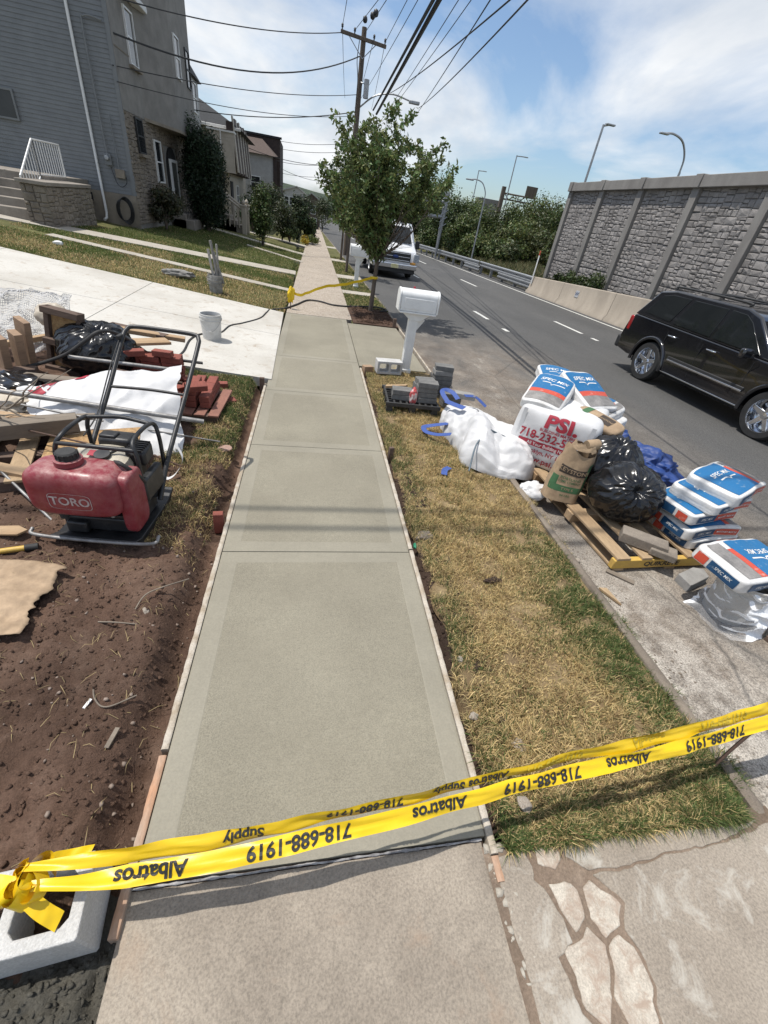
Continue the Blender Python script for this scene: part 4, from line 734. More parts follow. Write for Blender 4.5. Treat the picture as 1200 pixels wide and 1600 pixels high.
mb = MB(); mb.cyl((2.95,29.7,6.6),(2.95,29.7,7.3),.13,12); mb.build('cable_box', m_galv, U, W=True, smooth=40); mb = MB(); mb.tube([(2.64,29.9,7.2),(2.95,29.7,7.1)], .02, 5); mb.build('bracket', m_galv, U, W=True)
mb = MB(); mb.tube(spline([(2.45,29.85,8.6),(2.4,29.8,7.9),(2.5,29.8,7.2),(2.5,29.8,6.0)]), .02, 6); mb.build('riser_cable', m_blackiron, U, W=True, smooth=50)
# ================================================================ LEFT: FORMWORK, RUBBLE PILE, COMPACTOR
def wood(name, a, b_, st=(1,1,1), bump=.002): return M(name, a, b_, 5, .8, bump, 45, stretch=st, fine=.3)
m_pine = wood('pale pine board', (.47,.33,.195), (.36,.235,.13), (.25,1,1)); m_pine_y = wood('pale pine board lengthwise', (.47,.34,.20), (.34,.23,.13), (1,.2,1)); m_pinez = wood('tan timber end grain', (.40,.27,.17), (.28,.18,.115), (1,1,.25))
m_greyw = wood('weathered grey wood', (.26,.215,.165), (.16,.13,.10), (.2,1,1)); m_osb = M('orange strand board', (.50,.32,.145), (.31,.175,.075), 38, .8, .003, 60, fine=.35)
m_dkwood = wood('brown old timber', (.16,.105,.075), (.10,.066,.05), (.25,1,1)); m_crust = M('cement crusted board', (.52,.465,.385), (.38,.31,.225), 11, .9, .004, 80, fine=.3, lo=.42, hi=.62)
m_rawf = M('orange raw form board', (.50,.27,.155), (.40,.33,.26), 9, .85, .003, 60, fine=.3, stretch=(1,.3,1))
m_brick = M('red clay brick', (.30,.085,.058), (.20,.058,.042), 11, .85, .003, 90, fine=.3)
m_pipe = M('dull galvanised pipe', (.34,.335,.325), (.20,.19,.18), 14, .5, .001, 60, metal=.35, fine=.25); m_rust = M('rusty steel bar', (.13,.075,.05), (.08,.05,.038), 22, .85, .002, 90, fine=.3)
m_black = M('black painted steel', (.022,.022,.023), (.055,.052,.05), 16, .45, .0008, 60, fine=.2, lo=.5, hi=.72); m_rubber = M('black rubber', (.02,.02,.02), (.04,.038,.036), 9, .7, .001, 60)
m_plas = M('glossy black bag plastic', (.008,.008,.009), (.013,.013,.014), 9, .22, .0015, 22, fine=0); m_sack = M('white woven sack', (.66,.655,.65), (.57,.565,.56), 5, .6, .0012, 190, fine=.10)
m_redp = M('faded red plastic tank', (.25,.018,.032), (.36,.13,.135), 11, .5, .001, 40, fine=.3, lo=.46, hi=.78); b_ = NB('dusty red tank plastic'); n_ = b_.n('ShaderNodeNewGeometry'); sp_ = b_.n('ShaderNodeSeparateXYZ'); b_.l(n_.outputs['Normal'], sp_.inputs[0])
c_ = b_.ramp(b_.noise(9, 7, .65), [(.40, (.20,.014,.026)), (.78, (.27,.05,.06))]); c_ = b_.mix(b_.math('MULTIPLY', b_.ramp(sp_.outputs[2], [(.1, .12), (.9, .75)]), b_.ramp(b_.noise(16, 8, .75), [(.40, 0.0), (.68, .85)])), c_, (.46,.33,.29))
c_ = b_.mix(b_.ramp(b_.noise(60, 4, .8, b_.mapping((1,1,.25))), [(.66, 0.0), (.74, .7)]), c_, (.50,.36,.33)); b_.col(c_); b_.set(Roughness=b_.ramp(b_.noise(12, 6), [(.4, .32), (.65, .7)])); b_.bump(b_.noise(70, 5), .001); m_redp = b_.m
m_creamp = M('cream engine cowl', (.55,.50,.40), (.40,.36,.28), 9, .5, .001, 60, fine=.2)
m_red_ink = M('red print', (.42,.025,.045), (.35,.03,.05), 9, .6, fine=.1); m_blk_ink = M('black print', (.012,.012,.012), (.03,.03,.028), 20, .6, fine=.1); m_wht_ink = M('white print', (.76,.76,.74), (.66,.66,.64), 20, .6, fine=.1)
m_bucket = M('dusty white bucket plastic', (.66,.655,.63), (.50,.49,.46), 7, .55, .001, 70, fine=.2); m_kraftp = M('crumpled kraft paper', (.47,.34,.22), (.34,.24,.15), 5, .85, .008, 12, fine=.35); m_block = M('grey concrete block', (.60,.59,.565), (.50,.49,.465), 6, .95, .004, 90, fine=.35)

# ---- formwork boards along the fresh pavement
def form(name, label, fx, y0, y1, side, mats, z=.010, w=.029, hgt=.14, rough=1.0):
    mb = MB(); Y = np.arange(y0, y1, .02); prof = [(0,-hgt),(0,-.004),(.006,.0),(w-.006,.0),(w,-.004),(w,-hgt)]
    mb.grid(np.array([[(fx(y)+side*(dx+(.006*fbm(y*16, 3.3*k, 1)+.004*fbm(y*45, k, 2))*rough*(1 if k >= 3 else .3)), y, z+dz+(.003*fbm(y*14, k, 6))*rough) for k, (dx, dz) in enumerate(prof)] for y in Y]))
    n = len(Y)*6; mb.f += [(0,1,2,3,4,5), tuple(n-6+k for k in range(6))]; mb.mi += [0, 0]
    for i, f in enumerate(mb.f):
        pass
    o = mb.build(name, mats, None, smooth=40); tag(o, label, 'form board', 'formwork boards edging the fresh concrete'); return o
LX = lambda y: xl(y)-.004; RX = lambda y: xr(y)+.004
form('form_board', 'orange bare form board at the near left corner of the fresh concrete', LX, .40, .98, -1, [m_rawf], rough=.4)
form('form_board', 'long cement crusted form board along the left edge of the fresh concrete', LX, .985, 5.55, -1, [m_crust], rough=.55)
form('form_board', 'near right cement crusted form board ending under the yellow tape', RX, .47, 2.3, 1, [m_crust], rough=.5); form('form_board', 'far right cement crusted form board running to the grey mailbox block', RX, 2.305, 6.6, 1, [m_crust], rough=.5)
form('form_board', 'pale form board beside the kerb at the apron by the mailbox', lambda y: 2.045+.004*y, 5.9, 9.6, 1, [m_crust], z=.02)
form('form_board', 'short bare form stub projecting at the near right corner', RX, .385, .468, 1, [m_rawf], z=-.002, rough=.3)
def stakebox(lab, x, y, s, hgt, mat, rz=0, z=-.1):
    mb = MB(); mb.box((0,0,hgt/2), (s, s*.75, hgt)); o = mb.build('form_stake', mat, loc=(x,y,z), rz=rz, bevel=.004); tag(o, lab, 'stake', 'stakes holding the form boards')
stakebox('red brick coloured stake beside the left form board', -.56, 2.62, .07, .17, m_brick, .1); stakebox('dark wooden stake at the driveway corner of the left form', -.47, 5.5, .06, .2, m_dkwood); stakebox('brown stake against the right form board, opposite the white sack', .935, 3.8, .05, .18, m_dkwood, .2)
stakebox('stake at the mulch corner beside the kerb', 2.0, 9.72, .07, .28, m_dkwood); stakebox('short brown board end by the mailbox block', 1.02, 6.52, .14, .17, m_pinez, .3)
def rock(lab, x, y, z, r, mat, name='stone', cat='stone'):
    bm = bmesh.new(); bmesh.ops.create_icosphere(bm, subdivisions=3, radius=1); s = random.random()*99
    for v in bm.verts: v.co = v.co*(1+.3*mn.noise(v.co*1.6+Vector((s,0,0))))
    me = bpy.data.meshes.new(name); bm.to_mesh(me); bm.free(); me.materials.append(mat); o = bpy.data.objects.new(name, me); COL.objects.link(o); o.location = (x,y,z); o.scale = r; o.rotation_euler = (0,0,s); return tag(o, lab, cat)
rock('broken concrete lump beside the right form board', .99, 2.48, -.02, (.05,.07,.05), m_kerb); rock('tan rounded stone on the soil beside the left grass', -.78, 3.45, .05, (.055,.035,.025), M('tan stone', (.42,.30,.19), None, 9, .8)); rock('flat pink stone in the bare soil patch left of the pavement', -.67, 3.64, .045, (.09,.055,.02), M('pink stone', (.42,.27,.21), None, 9, .8))
rock('white stone half buried in soil by the left form board', -.80, 1.72, .05, (.022,.03,.02), m_patch)
o = MB().box((0,0,0), (.012,.045,.006)).build('paper_scrap', m_whitev, loc=(-.89,1.19,.055), rz=-.3); tag(o, 'tiny white paper scrap on the brown soil', 'scrap'); o = MB().box((0,0,0), (.018,.085,.008)).build('wood_splinter', m_greyw, loc=(-.74,1.03,.05), rz=-.2); tag(o, 'thin grey wood splinter lying on the brown soil', 'splinter')
for lab, P in (('long thin root curving over the soil by the grass', [(-.62,1.95,.07),(-.75,1.86,.09),(-.82,1.80,.09),(-.85,1.70,.07)]), ('bent dry root lower on the soil', [(-.70,1.22,.05),(-.80,1.16,.07),(-.86,1.2,.07),(-.9,1.28,.05)]), ('short pale root beside the white stone', [(-.78,1.62,.06),(-.9,1.62,.085),(-1.0,1.64,.07)])):
    o = MB().tube(spline(P), .004, 5).build('root', m_greyw, smooth=60); tag(o, lab, 'root')

# ---- concrete block the tape is tied to
def cmu(lab, loc, rot, scale=1.0, h_=.19):
    mb = MB(); Lx, Wy, t = .39, .19, .034; o_ = [(-Lx/2,-Wy/2),(Lx/2,-Wy/2),(Lx/2,Wy/2),(-Lx/2,Wy/2)]
    def rr(x0, x1, y0, y1, c=.018): return [(x0+c,y0),(x1-c,y0),(x1,y0+c),(x1,y1-c),(x1-c,y1),(x0+c,y1),(x0,y1-c),(x0,y0+c)]
    bm = bmesh.new()
    def ring(pl, z): return [bm.verts.new((x,y,z)) for x, y in pl]
    outer = rr(-Lx/2, Lx/2, -Wy/2, Wy/2, .006); c1 = rr(-Lx/2+t, -.016, -Wy/2+t, Wy/2-t); c2 = rr(.016, Lx/2-t, -Wy/2+t, Wy/2-t)
    for z in (0, h_):
        es = []
        for pl in (outer, c1, c2):
            vs = ring(pl, z); es += [bm.edges.new((vs[k], vs[(k+1)%8])) for k in range(8)]
        bmesh.ops.triangle_fill(bm, edges=es, use_beauty=True)
    bm.verts.ensure_lookup_table(); n = 24
    for b0 in (0, 8, 16):
        for k in range(8): bm.faces.new((bm.verts[b0+k], bm.verts[b0+(k+1)%8], bm.verts[n+b0+(k+1)%8], bm.verts[n+b0+k]))
    bmesh.ops.recalc_face_normals(bm, faces=bm.faces); me = bpy.data.meshes.new('concrete_block'); bm.to_mesh(me); bm.free(); me.materials.append(m_block); o = bpy.data.objects.new('concrete_block', me); COL.objects.link(o)
    o.location = loc; o.rotation_euler = rot; m = o.modifiers.new('bevel', 'BEVEL'); m.width = .005; m.segments = 2; m.limit_method = 'ANGLE'; m.angle_limit = R(50); return tag(o, lab, 'concrete block')
cmu('hollow concrete block the yellow tape is tied to at lower left', (-.795, .472, -.03), (R(2), R(-3), R(5)), h_=.21).scale = (1.05,1.13,1); cmu('hollow concrete block lying on its side against the mailbox post', (1.33, 6.58, .10), (R(90), 0, R(4)))

# ---- bag and cloth helpers
FC = {}
def facet(p, seed, k=1.0, n=6):
    """sharp creased relief from folded planes, about -1..1"""
    if (seed, n) not in FC:
        st = random.Random(seed); FC[(seed, n)] = [(Vector((st.gauss(0,1), st.gauss(0,1), st.gauss(0,1))).normalized(), st.random()*9) for _ in range(n)]
    w = mn.noise_vector(p*(.9*k))*.35; q = p+w; f = 0; a = 1; tot = 0
    for i, (d, ph) in enumerate(FC[(seed, n)]):
        s_ = k*(.7+.45*i); t = (q.dot(d)*s_+ph)%2; f += a*(abs(t-1)*2-1); tot += a; a *= .74
    return f/tot*1.6
class Pillow:
    """soft filled sack: cube surface mapped to a rounded box, with creases; prints follow the same surface"""
    def __init__(s, hd, n=6, crumple=.010, seed=0, freq=7, droop=0, bulge=0.0, puff=0.0):
        s.hd = np.array(hd, float); s.n = n; s.c = crumple; s.seed = seed; s.fr = freq; s.droop = droop; s.bulge = bulge; s.puff = puff
    def at(s, q, off=0.0):
        q = np.array(q, float); r = (abs(q)**s.n).sum()**(1/s.n); d = q/r; p = d*s.hd
        if s.puff: p[2] *= 1-s.puff*max(abs(d[0])**3, abs(d[1])**3)
        if s.bulge: p[:2] *= 1+s.bulge*(1-(p[2]/s.hd[2])**2)
        v = Vector((p[0]*s.fr+s.seed*7.1, p[1]*s.fr, p[2]*s.fr)); nn = mn.noise(v*.7); cr = s.c*(nn*.4+.45*facet(v*.32, s.seed, 1.0, 5)+.22*facet(v*1.0, s.seed+9, 1.0, 4))
        nor = d/np.linalg.norm(d); p = p+nor*(cr+off)
        if s.droop: p[2] -= s.droop*(abs(p[0])/s.hd[0])**2
        return p
    def mesh(s, m=14):
        mb = MB(); g = np.linspace(-1, 1, m)
        for ax in range(3):
            for sg in (-1, 1):
                P = np.zeros((m, m, 3))
                for i, a in enumerate(g):
                    for j, b_ in enumerate(g):
                        q = [0,0,0]; q[ax] = sg; q[(ax+1)%3] = a; q[(ax+2)%3] = b_; P[i,j] = s.at(q)
                mb.grid(P)
        return mb
    def build(s, name, mat, parent=None, m=14, **k):
        o = s.mesh(m).build(name, mat, parent, smooth=70, **k); bm = bmesh.new(); bm.from_mesh(o.data); bmesh.ops.remove_doubles(bm, verts=bm.verts, dist=1e-4); bmesh.ops.recalc_face_normals(bm, faces=bm.faces); bm.to_mesh(o.data); bm.free(); return o
    def face(s, f, off=.0016):
        """mapping (u,v) in metres on a named face to the sack surface"""
        h_ = s.hd
        return {'top': lambda u, v: s.at((u/h_[0], v/h_[1], 1), off), 'front': lambda u, v: s.at((u/h_[0], -1, v/h_[2]), off), 'back': lambda u, v: s.at((-u/h_[0], 1, v/h_[2]), off),
                'left': lambda u, v: s.at((-1, -u/h_[1], v/h_[2]), off), 'right': lambda u, v: s.at((1, u/h_[1], v/h_[2]), off)}[f]
    def panel(s, name, f, u0, u1, v0, v1, mat, parent, off=.0012, n=26):
        off += .0035
        fn = s.face(f, off); mb = MB(); mb.grid(np.array([[fn(u, v) for v in np.linspace(v0, v1, n)] for u in np.linspace(u0, u1, n)])); return mb.build(name, mat, parent, smooth=70)
def crumpled(name, mat, c, rad, seed, amp=.12, freq=2.2, sub=5, flat=.0, ridge=1.0, parent=None, squash=1.0):
    """crumpled cloth or plastic heap"""
    bm = bmesh.new(); bmesh.ops.create_icosphere(bm, subdivisions=sub, radius=1)
    for v in bm.verts:
        d = v.co.normalized(); p = d*freq+Vector((seed*3.7, seed, 0)); w = Vector((mn.noise(p*1.3), mn.noise(p*1.3+Vector((9,0,0))), mn.noise(p*1.3+Vector((0,9,0)))))
        f = facet(d*freq*.55, seed, 1.1, 6)*.6+facet(d*freq*1.5, seed+3, 1.2, 5)*.32
        r = 1+amp*f*ridge; q = d*r; q = Vector((q.x*rad[0], q.y*rad[1], q.z*rad[2]))
        if q.z < -rad[2]*(1-flat): q.z = -rad[2]*(1-flat)+.15*(q.z+rad[2]*(1-flat))
        v.co = q
    me = bpy.data.meshes.new(name); bm.to_mesh(me); bm.free(); me.materials.append(mat); me.polygons.foreach_set('use_smooth', [True]*len(me.polygons)); me.set_sharp_from_angle(angle=R(48)); o = bpy.data.objects.new(name, me); COL.objects.link(o); o.location = c
    if parent is not None: o.parent = parent
    return o
def trashbag(lab, c, rad, seed, knot=(0,-.75,.75), parent=None):
    bm = bmesh.new(); bmesh.ops.create_icosphere(bm, subdivisions=6, radius=1); K = Vector(knot).normalized(); a0 = K.orthogonal().normalized(); b0 = K.cross(a0)
    for v in bm.verts:
        d = v.co.normalized(); th = math.acos(max(-1, min(1, d.dot(K)))); az = math.atan2(d.dot(b0), d.dot(a0)); p = d*2.0+Vector((seed*5, 0, 0))
        pl = abs(math.sin(az*6.5+2.5*mn.noise(p)))*-.9+abs(math.sin(az*10.5+3*mn.noise(p*1.2)))*-.6+.8; fo = math.exp(-th*1.0)*min(1, th*4)
        f = facet(d*1.1, seed+40, 1.5, 6)+.45*facet(d*3.4, seed+41, 1.3, 4)
        r = 1+.10*pl*fo+.05*f-.30*math.exp(-(th/.20)**2)+.05*mn.noise(p*.8); q = d*r; q = Vector((q.x*rad[0], q.y*rad[1], q.z*rad[2])); q.z = max(q.z, -rad[2]*.78); v.co = q
    me = bpy.data.meshes.new('trash_bag'); bm.to_mesh(me); bm.free(); me.materials.append(m_plas); me.polygons.foreach_set('use_smooth', [True]*len(me.polygons)); o = bpy.data.objects.new('trash_bag', me); COL.objects.link(o); o.location = c; return tag(o, lab, 'trash bag')

# ---- the pile beside the driveway
trashbag('shiny black trash bag behind the red compactor', (-2.14, 5.12, .38), (.40,.36,.30), 3, (.3,-.4,.9))
def plank(name, lab, a, b_, w, t, mat, cat='plank', roll=0.0, group='loose timber in the rubble pile'):
    a, b_ = Vector(a), Vector(b_); d = b_-a; o = MB().box((0,0,0), (d.length, w, t)).build(name, mat, loc=(a+b_)/2, bevel=.003); q = d.to_track_quat('X', 'Z'); o.rotation_euler = (q.to_matrix()@Matrix.Rotation(roll, 3, 'X')).to_euler(); return tag(o, lab, cat, group)
plank('timber', 'tallest upright tan timber at the left edge', (-2.70,4.85,.24), (-2.60,4.78,.71), .15, .06, m_pinez, 'timber', R(90)); plank('timber', 'middle upright tan timber at the left edge', (-2.70,4.72,.22), (-2.63,4.66,.62), .12, .07, m_pinez, 'timber', R(90)); plank('timber', 'leftmost upright tan timber, lowest of three', (-2.80,4.62,.20), (-2.72,4.56,.60), .13, .07, m_pinez, 'timber', R(90)); plank('timber', 'dark sill timber lying under the upright timbers', (-3.0,4.50,.24), (-2.52,4.62,.27), .12, .09, m_dkwood, 'timber')
K = thing('strand_board_crate', 'broken crate of dark timber with orange strand board panels', 'crate', (-2.45, 5.0, .15), rot=(R(-6), R(8), R(-6)))
for z in (.02, .30, .60): MB().box((0,0,z),(.34,.14,.06)).build('rail', m_dkwood, K, bevel=.004)
for z in (.16, .45): MB().box((.01,.02,z),(.24,.02,.24)).build('panel', m_osb, K, bevel=.002)
for x in (-.15, .15): MB().box((x,.03,.31),(.045,.09,.64)).build('upright', m_dkwood, K, bevel=.004)
# plastic netting draped at the left edge
N_ = thing('plastic_netting', 'crumpled white plastic netting draped over timber at the left edge', 'netting', (-2.85,5.2,.4))
mb = MB(); nu, nv = 62, 48; Pn = np.zeros((nu, nv, 3))
for i in range(nu):
    for j in range(nv):
        u, v = i/(nu-1), j/(nv-1); Pn[i,j] = (-3.25+.78*u+.02*fbm(u*5,v*5), 5.1+.5*v+.08*fbm(u*4,v*4,2), .40+.42*v-.15*u*(1-v)+.09*fbm(u*3.2,v*3.2,7))
mb.grid(Pn); o = mb.build('net', m_sack, N_, W=True, smooth=70); w = o.modifiers.new('w', 'WIREFRAME'); w.thickness = .005
crumpled('film', M('beige packing film', (.55,.48,.38), (.42,.36,.28), 6, .5), (.28,.1,.22), (.16,.12,.13), 4, .2, 2.4, 4, parent=N_)
# planks and bricks
plank('plank', 'long tan plank on top of the rear brick stack', (-2.05,5.50,.52), (-1.36,5.62,.44), .11, .045, m_pine); plank('plank', 'dark plank crossing behind the rear brick stack', (-2.2,5.72,.50), (-1.55,5.55,.47), .12, .04, m_dkwood); plank('plank', 'pale short board tilted on the rear bricks', (-1.80,5.22,.47), (-1.50,5.42,.46), .20, .03, m_pine); plank('plank', 'black strip of wood sticking out right of the bricks', (-1.45,5.22,.32), (-1.12,5.30,.28), .05, .02, m_rubber)
brick_me = MB().box((0,0,0), (.2,.095,.06)).mesh('brick', m_brick); 
def brick(lab, x, y, z, rz=0, group='red bricks stacked in the pile', tilt=0):
    o = bpy.data.objects.new('brick', brick_me); COL.objects.link(o); o.location = (x,y,z); o.rotation_euler = (tilt, random.uniform(-.03,.03), rz); m = o.modifiers.new('bevel', 'BEVEL'); m.width = .005; m.segments = 2; return tag(o, lab, 'brick', group)
for k in range(4):
    for i in range(3):
        for j in range(2): brick(f'red brick, {("bottom","second","third","top")[k]} course of the rear stack, {("left","middle","right")[i]}, {("front","back")[j]} row', -1.83+i*.208+random.uniform(-.008,.008), 5.10+j*.1+random.uniform(-.01,.01), .16+k*.063, random.uniform(-.05,.05), 'bricks of the rear stack')
for k in range(3):
    for i in range(2):
        for j in range(3):
            if k == 2 and (i == 1 or j == 2): continue
            brick(f'red brick on the small pallet, {("bottom","middle","top")[k]} course, {("left","right")[i]} column, {("nearest","central","farthest")[j]}', -1.06+i*.13+random.uniform(-.008,.008), 4.38+j*.21, .185+k*.063, R(90)+random.uniform(-.05,.05), 'bricks of the front stack')
brick('single red brick lying in the grass beside the front brick stack', -.79, 4.72, .06, .5, tilt=.1); brick('red brick tilted on top of the front stack', -1.0, 4.32, .36, .4, tilt=.25)
Pq = thing('brick_pallet', 'small reddish wood pallet under the front bricks', 'pallet', (-1.0, 4.5, .04), R(-3))
for y in (-.30, .32): MB().box((0,y,.045),(.44,.09,.09)).build('bearer', m_brick if y > 9 else m_dkwood, Pq, bevel=.004)
for x in (-.18, -.06, .06, .19): MB().box((x,.0,.102),(.1,.74,.02)).build('deck_board', wood('red stained board', (.33,.15,.105), (.24,.11,.08)), Pq, bevel=.003)
# flattened sack with red print
SK = thing('flattened_sack', 'crumpled white sack with red lettering spread over the rubble pile', 'sack', (-1.7, 3.9, .3))
def skpt(u, v):
    A, B_, C_, D_ = np.array([-2.42,4.02,.30]), np.array([-1.18,4.62,.46]), np.array([-.98,3.42,.15]), np.array([-1.95,3.35,.26])
    p = (A*(1-u)+B_*u)*(1-v)+(D_*(1-u)+C_*u)*v; p[2] += .13*math.sin(math.pi*min(1, v*1.25))*(.5+.5*math.sin(math.pi*u))-.10*max(0, v-.75)*4*u
    p[2] += .062*facet(Vector((u*2.6+v, v*2.2-u*.5, 4.1)), 3, 1.2, 6)+.022*facet(Vector((u*7+v*3, v*6, 1)), 8, 1.2, 4)
    p[1] += .05*fbm(u*3,v*3,9); p[0] += .04*fbm(u*4,v*4,3); return p
mb = MB(); mb.grid(np.array([[skpt(u, v) for v in np.linspace(0,1,56)] for u in np.linspace(0,1,80)])); mb.build('sheet', m_sack, SK, W=True, smooth=60)
mb = MB(); mb.grid(np.array([[skpt(u, v)*np.array([1,1,0])+np.array([0,0,.06+.05*fbm(u*4,v*4)]) for v in np.linspace(0.02,.98,14)] for u in np.linspace(.02,.98,20)])); mb.build('underside', m_sack, SK, W=True, smooth=60)
def sklet(s, u0, v0, su, rot, sz): lettering('red_lettering', s, lambda a, b_: skpt(u0+a*su, v0-b_*su*1.2)+np.array([0,0,.006])-np.array(SK.location), m_red_ink, SK, sz, .04*sz, .02, rot=rot)
sklet('CM', .15, .27, 1, R(200), .12); sklet('167', .26, .18, 1, R(190), .11)
hexa = [(.36+.055*math.cos(a), .23+.075*math.sin(a)) for a in np.linspace(0, 6.283, 7)[:-1]]; mb = MB(); mb.add([skpt(*h_)+np.array([0,0,.006]) for h_ in hexa]+[skpt(.36,.23)+np.array([0,0,.008])], [(k,(k+1)%6,6) for k in range(6)]); mb.build('badge', m_red_ink, SK, W=True)
mb = MB(); mb.grid(np.array([[q+np.array([0,d,0]) for d in (-.02,.02)] for q in spline([(-1.02,3.42,.22),(-.93,3.28,.14),(-.95,3.12,.09),(-1.0,3.05,.08),(-1.03,3.12,.10),(-1.02,3.3,.16)])])); mb.build('loop', m_sack, SK, W=True, smooth=60)
# more rubble: loose bricks, boards and plastic filling the heap
for k, (lab, x, y, z, rz, tl) in enumerate((('red brick leaning at the left end of the rear stack', -1.98,5.0,.2,.6,.3), ('red brick lying flat before the rear stack', -1.62,4.92,.19,.2,0), ('red brick standing on edge before the rear stack', -1.42,4.95,.2,-.3,1.4), ('red brick between the two brick stacks', -1.25,4.82,.15,.9,.1), ('red brick on the soil under the white sack edge', -1.32,4.62,.14,-.5,.2), ('red brick at the far corner of the small pallet', -.93,5.12,.10,.15,0), ('half hidden red brick right of the rear stack', -1.22,5.12,.13,.5,0), ('red brick lying on top of the rear stack', -1.75,5.02,.42,.35,.05), ('second red brick lying on top of the rear stack', -1.48,5.08,.42,-.15,0))): brick(lab, x, y, z, rz, 'loose bricks in the heap', tl)
plank('plank', 'grey board lying from the crate toward the white sack', (-2.55,4.42,.30), (-1.95,4.30,.33), .12, .03, m_greyw); plank('plank', 'tan board under the left end of the white sack', (-2.6,4.2,.25), (-1.9,4.05,.27), .14, .03, m_pine); plank('plank', 'dark board slanting across the left edge of the heap', (-2.9,4.1,.22), (-2.2,3.72,.30), .11, .035, m_dkwood); plank('plank', 'short tan board on end of the broken pallet', (-2.35,3.55,.30), (-1.95,3.30,.40), .10, .03, m_pine); plank('plank', 'grey batten resting over the broken pallet', (-2.45,3.3,.34), (-1.6,3.5,.36), .05, .04, m_greyw); plank('plank', 'tan batten behind the upright timbers', (-3.1,5.0,.35), (-2.45,5.3,.48), .08, .05, m_pine)
o = crumpled('plastic_sheet', m_plas, (-2.62,4.35,.24), (.26,.2,.1), 9, .4, 2.2, 5, .2); tag(o, 'black plastic sheet wedged left of the white sack', 'plastic sheet'); o = crumpled('plastic_sheet', MATS['beige packing film'], (-2.3,3.75,.30), (.2,.16,.09), 13, .4, 2.2, 5, .2); tag(o, 'beige packing film at the left end of the white sack', 'plastic sheet')
# pipes and bars
def rod(name, lab, pts, r, mat, cat, seg=10): o = MB().tube(pts, r, seg).build(name, mat, None, smooth=50); return tag(o, lab, cat)
rod('steel_pipe', 'long grey pipe lying across the pile behind the compactor', [(-2.6,3.62,.50),(-.83,3.72,.27)], .021, m_pipe, 'pipe'); rod('steel_pipe', 'shorter grey pipe resting over the black trash bag', [(-2.25,4.70,.42),(-1.34,4.84,.33)], .02, m_pipe, 'pipe'); rod('steel_pipe', 'dark pipe lying in front of the rear bricks', [(-1.85,4.62,.36),(-1.2,4.62,.27)], .016, m_rust, 'pipe')
rod('reinforcing_bar', 'thin bar poking out right of the pile over the grass', [(-1.35,3.62,.22),(-.70,3.68,.10)], .007, m_pipe, 'bar'); rod('reinforcing_bar', 'thin bar across the dirt right of the compactor handle', [(-1.5,3.30,.30),(-.92,3.18,.12)], .007, m_rust, 'bar'); rod('reinforcing_bar', 'ribbed bar sloping down at the left of the compactor', [(-2.1,2.92,.32),(-1.50,2.42,.09)], .009, m_pipe, 'bar')
rod('reinforcing_bar', 'rusty bar over the orange board behind the compactor', [(-1.95,3.2,.36),(-1.38,3.0,.36)], .007, m_rust, 'bar'); rod('reinforcing_bar', 'grey bar lying on the left end of the white sack', [(-2.1,3.5,.42),(-1.5,3.38,.38)], .008, m_pipe, 'bar')
o = MB().tube(spline([(-3.1,4.62,.16),(-2.88,4.66,.23),(-2.58,4.68,.31),(-2.27,4.68,.44),(-2.06,4.68,.59),(-1.93,4.74,.68),(-1.86,4.95,.62),(-1.78,5.2,.45),(-1.72,5.5,.25),(-1.62,5.8,.12),(-1.55,6.2,.11),(-1.58,6.8,.115),(-1.5,7.18,.11),(-1.27,7.45,.085),(-1.19,8.0,.08),(-1.02,8.35,.065),(-.78,8.95,.045),(-.70,9.5,.04),(-.66,9.9,.03)]), .016, 8).build('hose', m_rubber, smooth=60); tag(o, 'black hose looping over the pile and across the driveway', 'hose')
# broken pallet and boards at lower left of the pile
Pq = thing('broken_pallet', 'broken weathered pallet behind the compactor at the left edge', 'pallet', (-2.0, 3.1, .12), R(14))
for y in (-.35, 0, .33): MB().box((0,y,.05),(.9,.09,.09)).build('bearer', m_dkwood, Pq, bevel=.004)
for k, x in enumerate((-.38, -.2, .05, .3)): MB().box((x,0,.106),(.12,.85,.02), rotm(0,0,R(3*(k-1)))).build('deck_board', m_greyw if k % 2 else m_pine_y, Pq, bevel=.003)
plank('beam', 'thick grey beam on the broken pallet at the left edge', (-2.25,3.1,.36), (-1.68,3.38,.36), .13, .11, m_greyw, 'beam'); plank('plank', 'dark plank lying low in front of the broken pallet', (-2.1,2.72,.16), (-1.55,2.95,.15), .12, .03, m_dkwood); plank('plank', 'splintered board leaning on the thick grey beam', (-2.3,2.9,.28), (-1.75,2.78,.24), .09, .03, m_pine)
o = MB().box((0,0,0), (.62,.42,.015)).build('strand_board', m_osb, loc=(-1.52,3.18,.27), rz=R(10), bevel=.002); o.rotation_euler = (R(6), R(-4), R(10)); tag(o, 'flat orange strand board sheet behind the compactor', 'board')
TW = thing('dead_branch', 'tangle of dry twigs on the broken pallet', 'branch', (-2.0,3.2,.45))
for k in range(9):
    p = np.array([-2.15+random.uniform(-.1,.1), 3.3+random.uniform(-.1,.1), .46]); Q = [p]; d = np.array([random.uniform(.4,1), random.uniform(-.9,.1), random.uniform(-.3,.15)])
    for i in range(5): d = d+rng.normal(size=3)*.35; p = p+d*.07; p[2] = max(p[2], .3); Q.append(p.copy())
    MB().tube(spline(Q, 3), np.linspace(.009,.002,len(spline(Q,3))), 5).build('twig', m_greyw, TW, W=True, smooth=60)
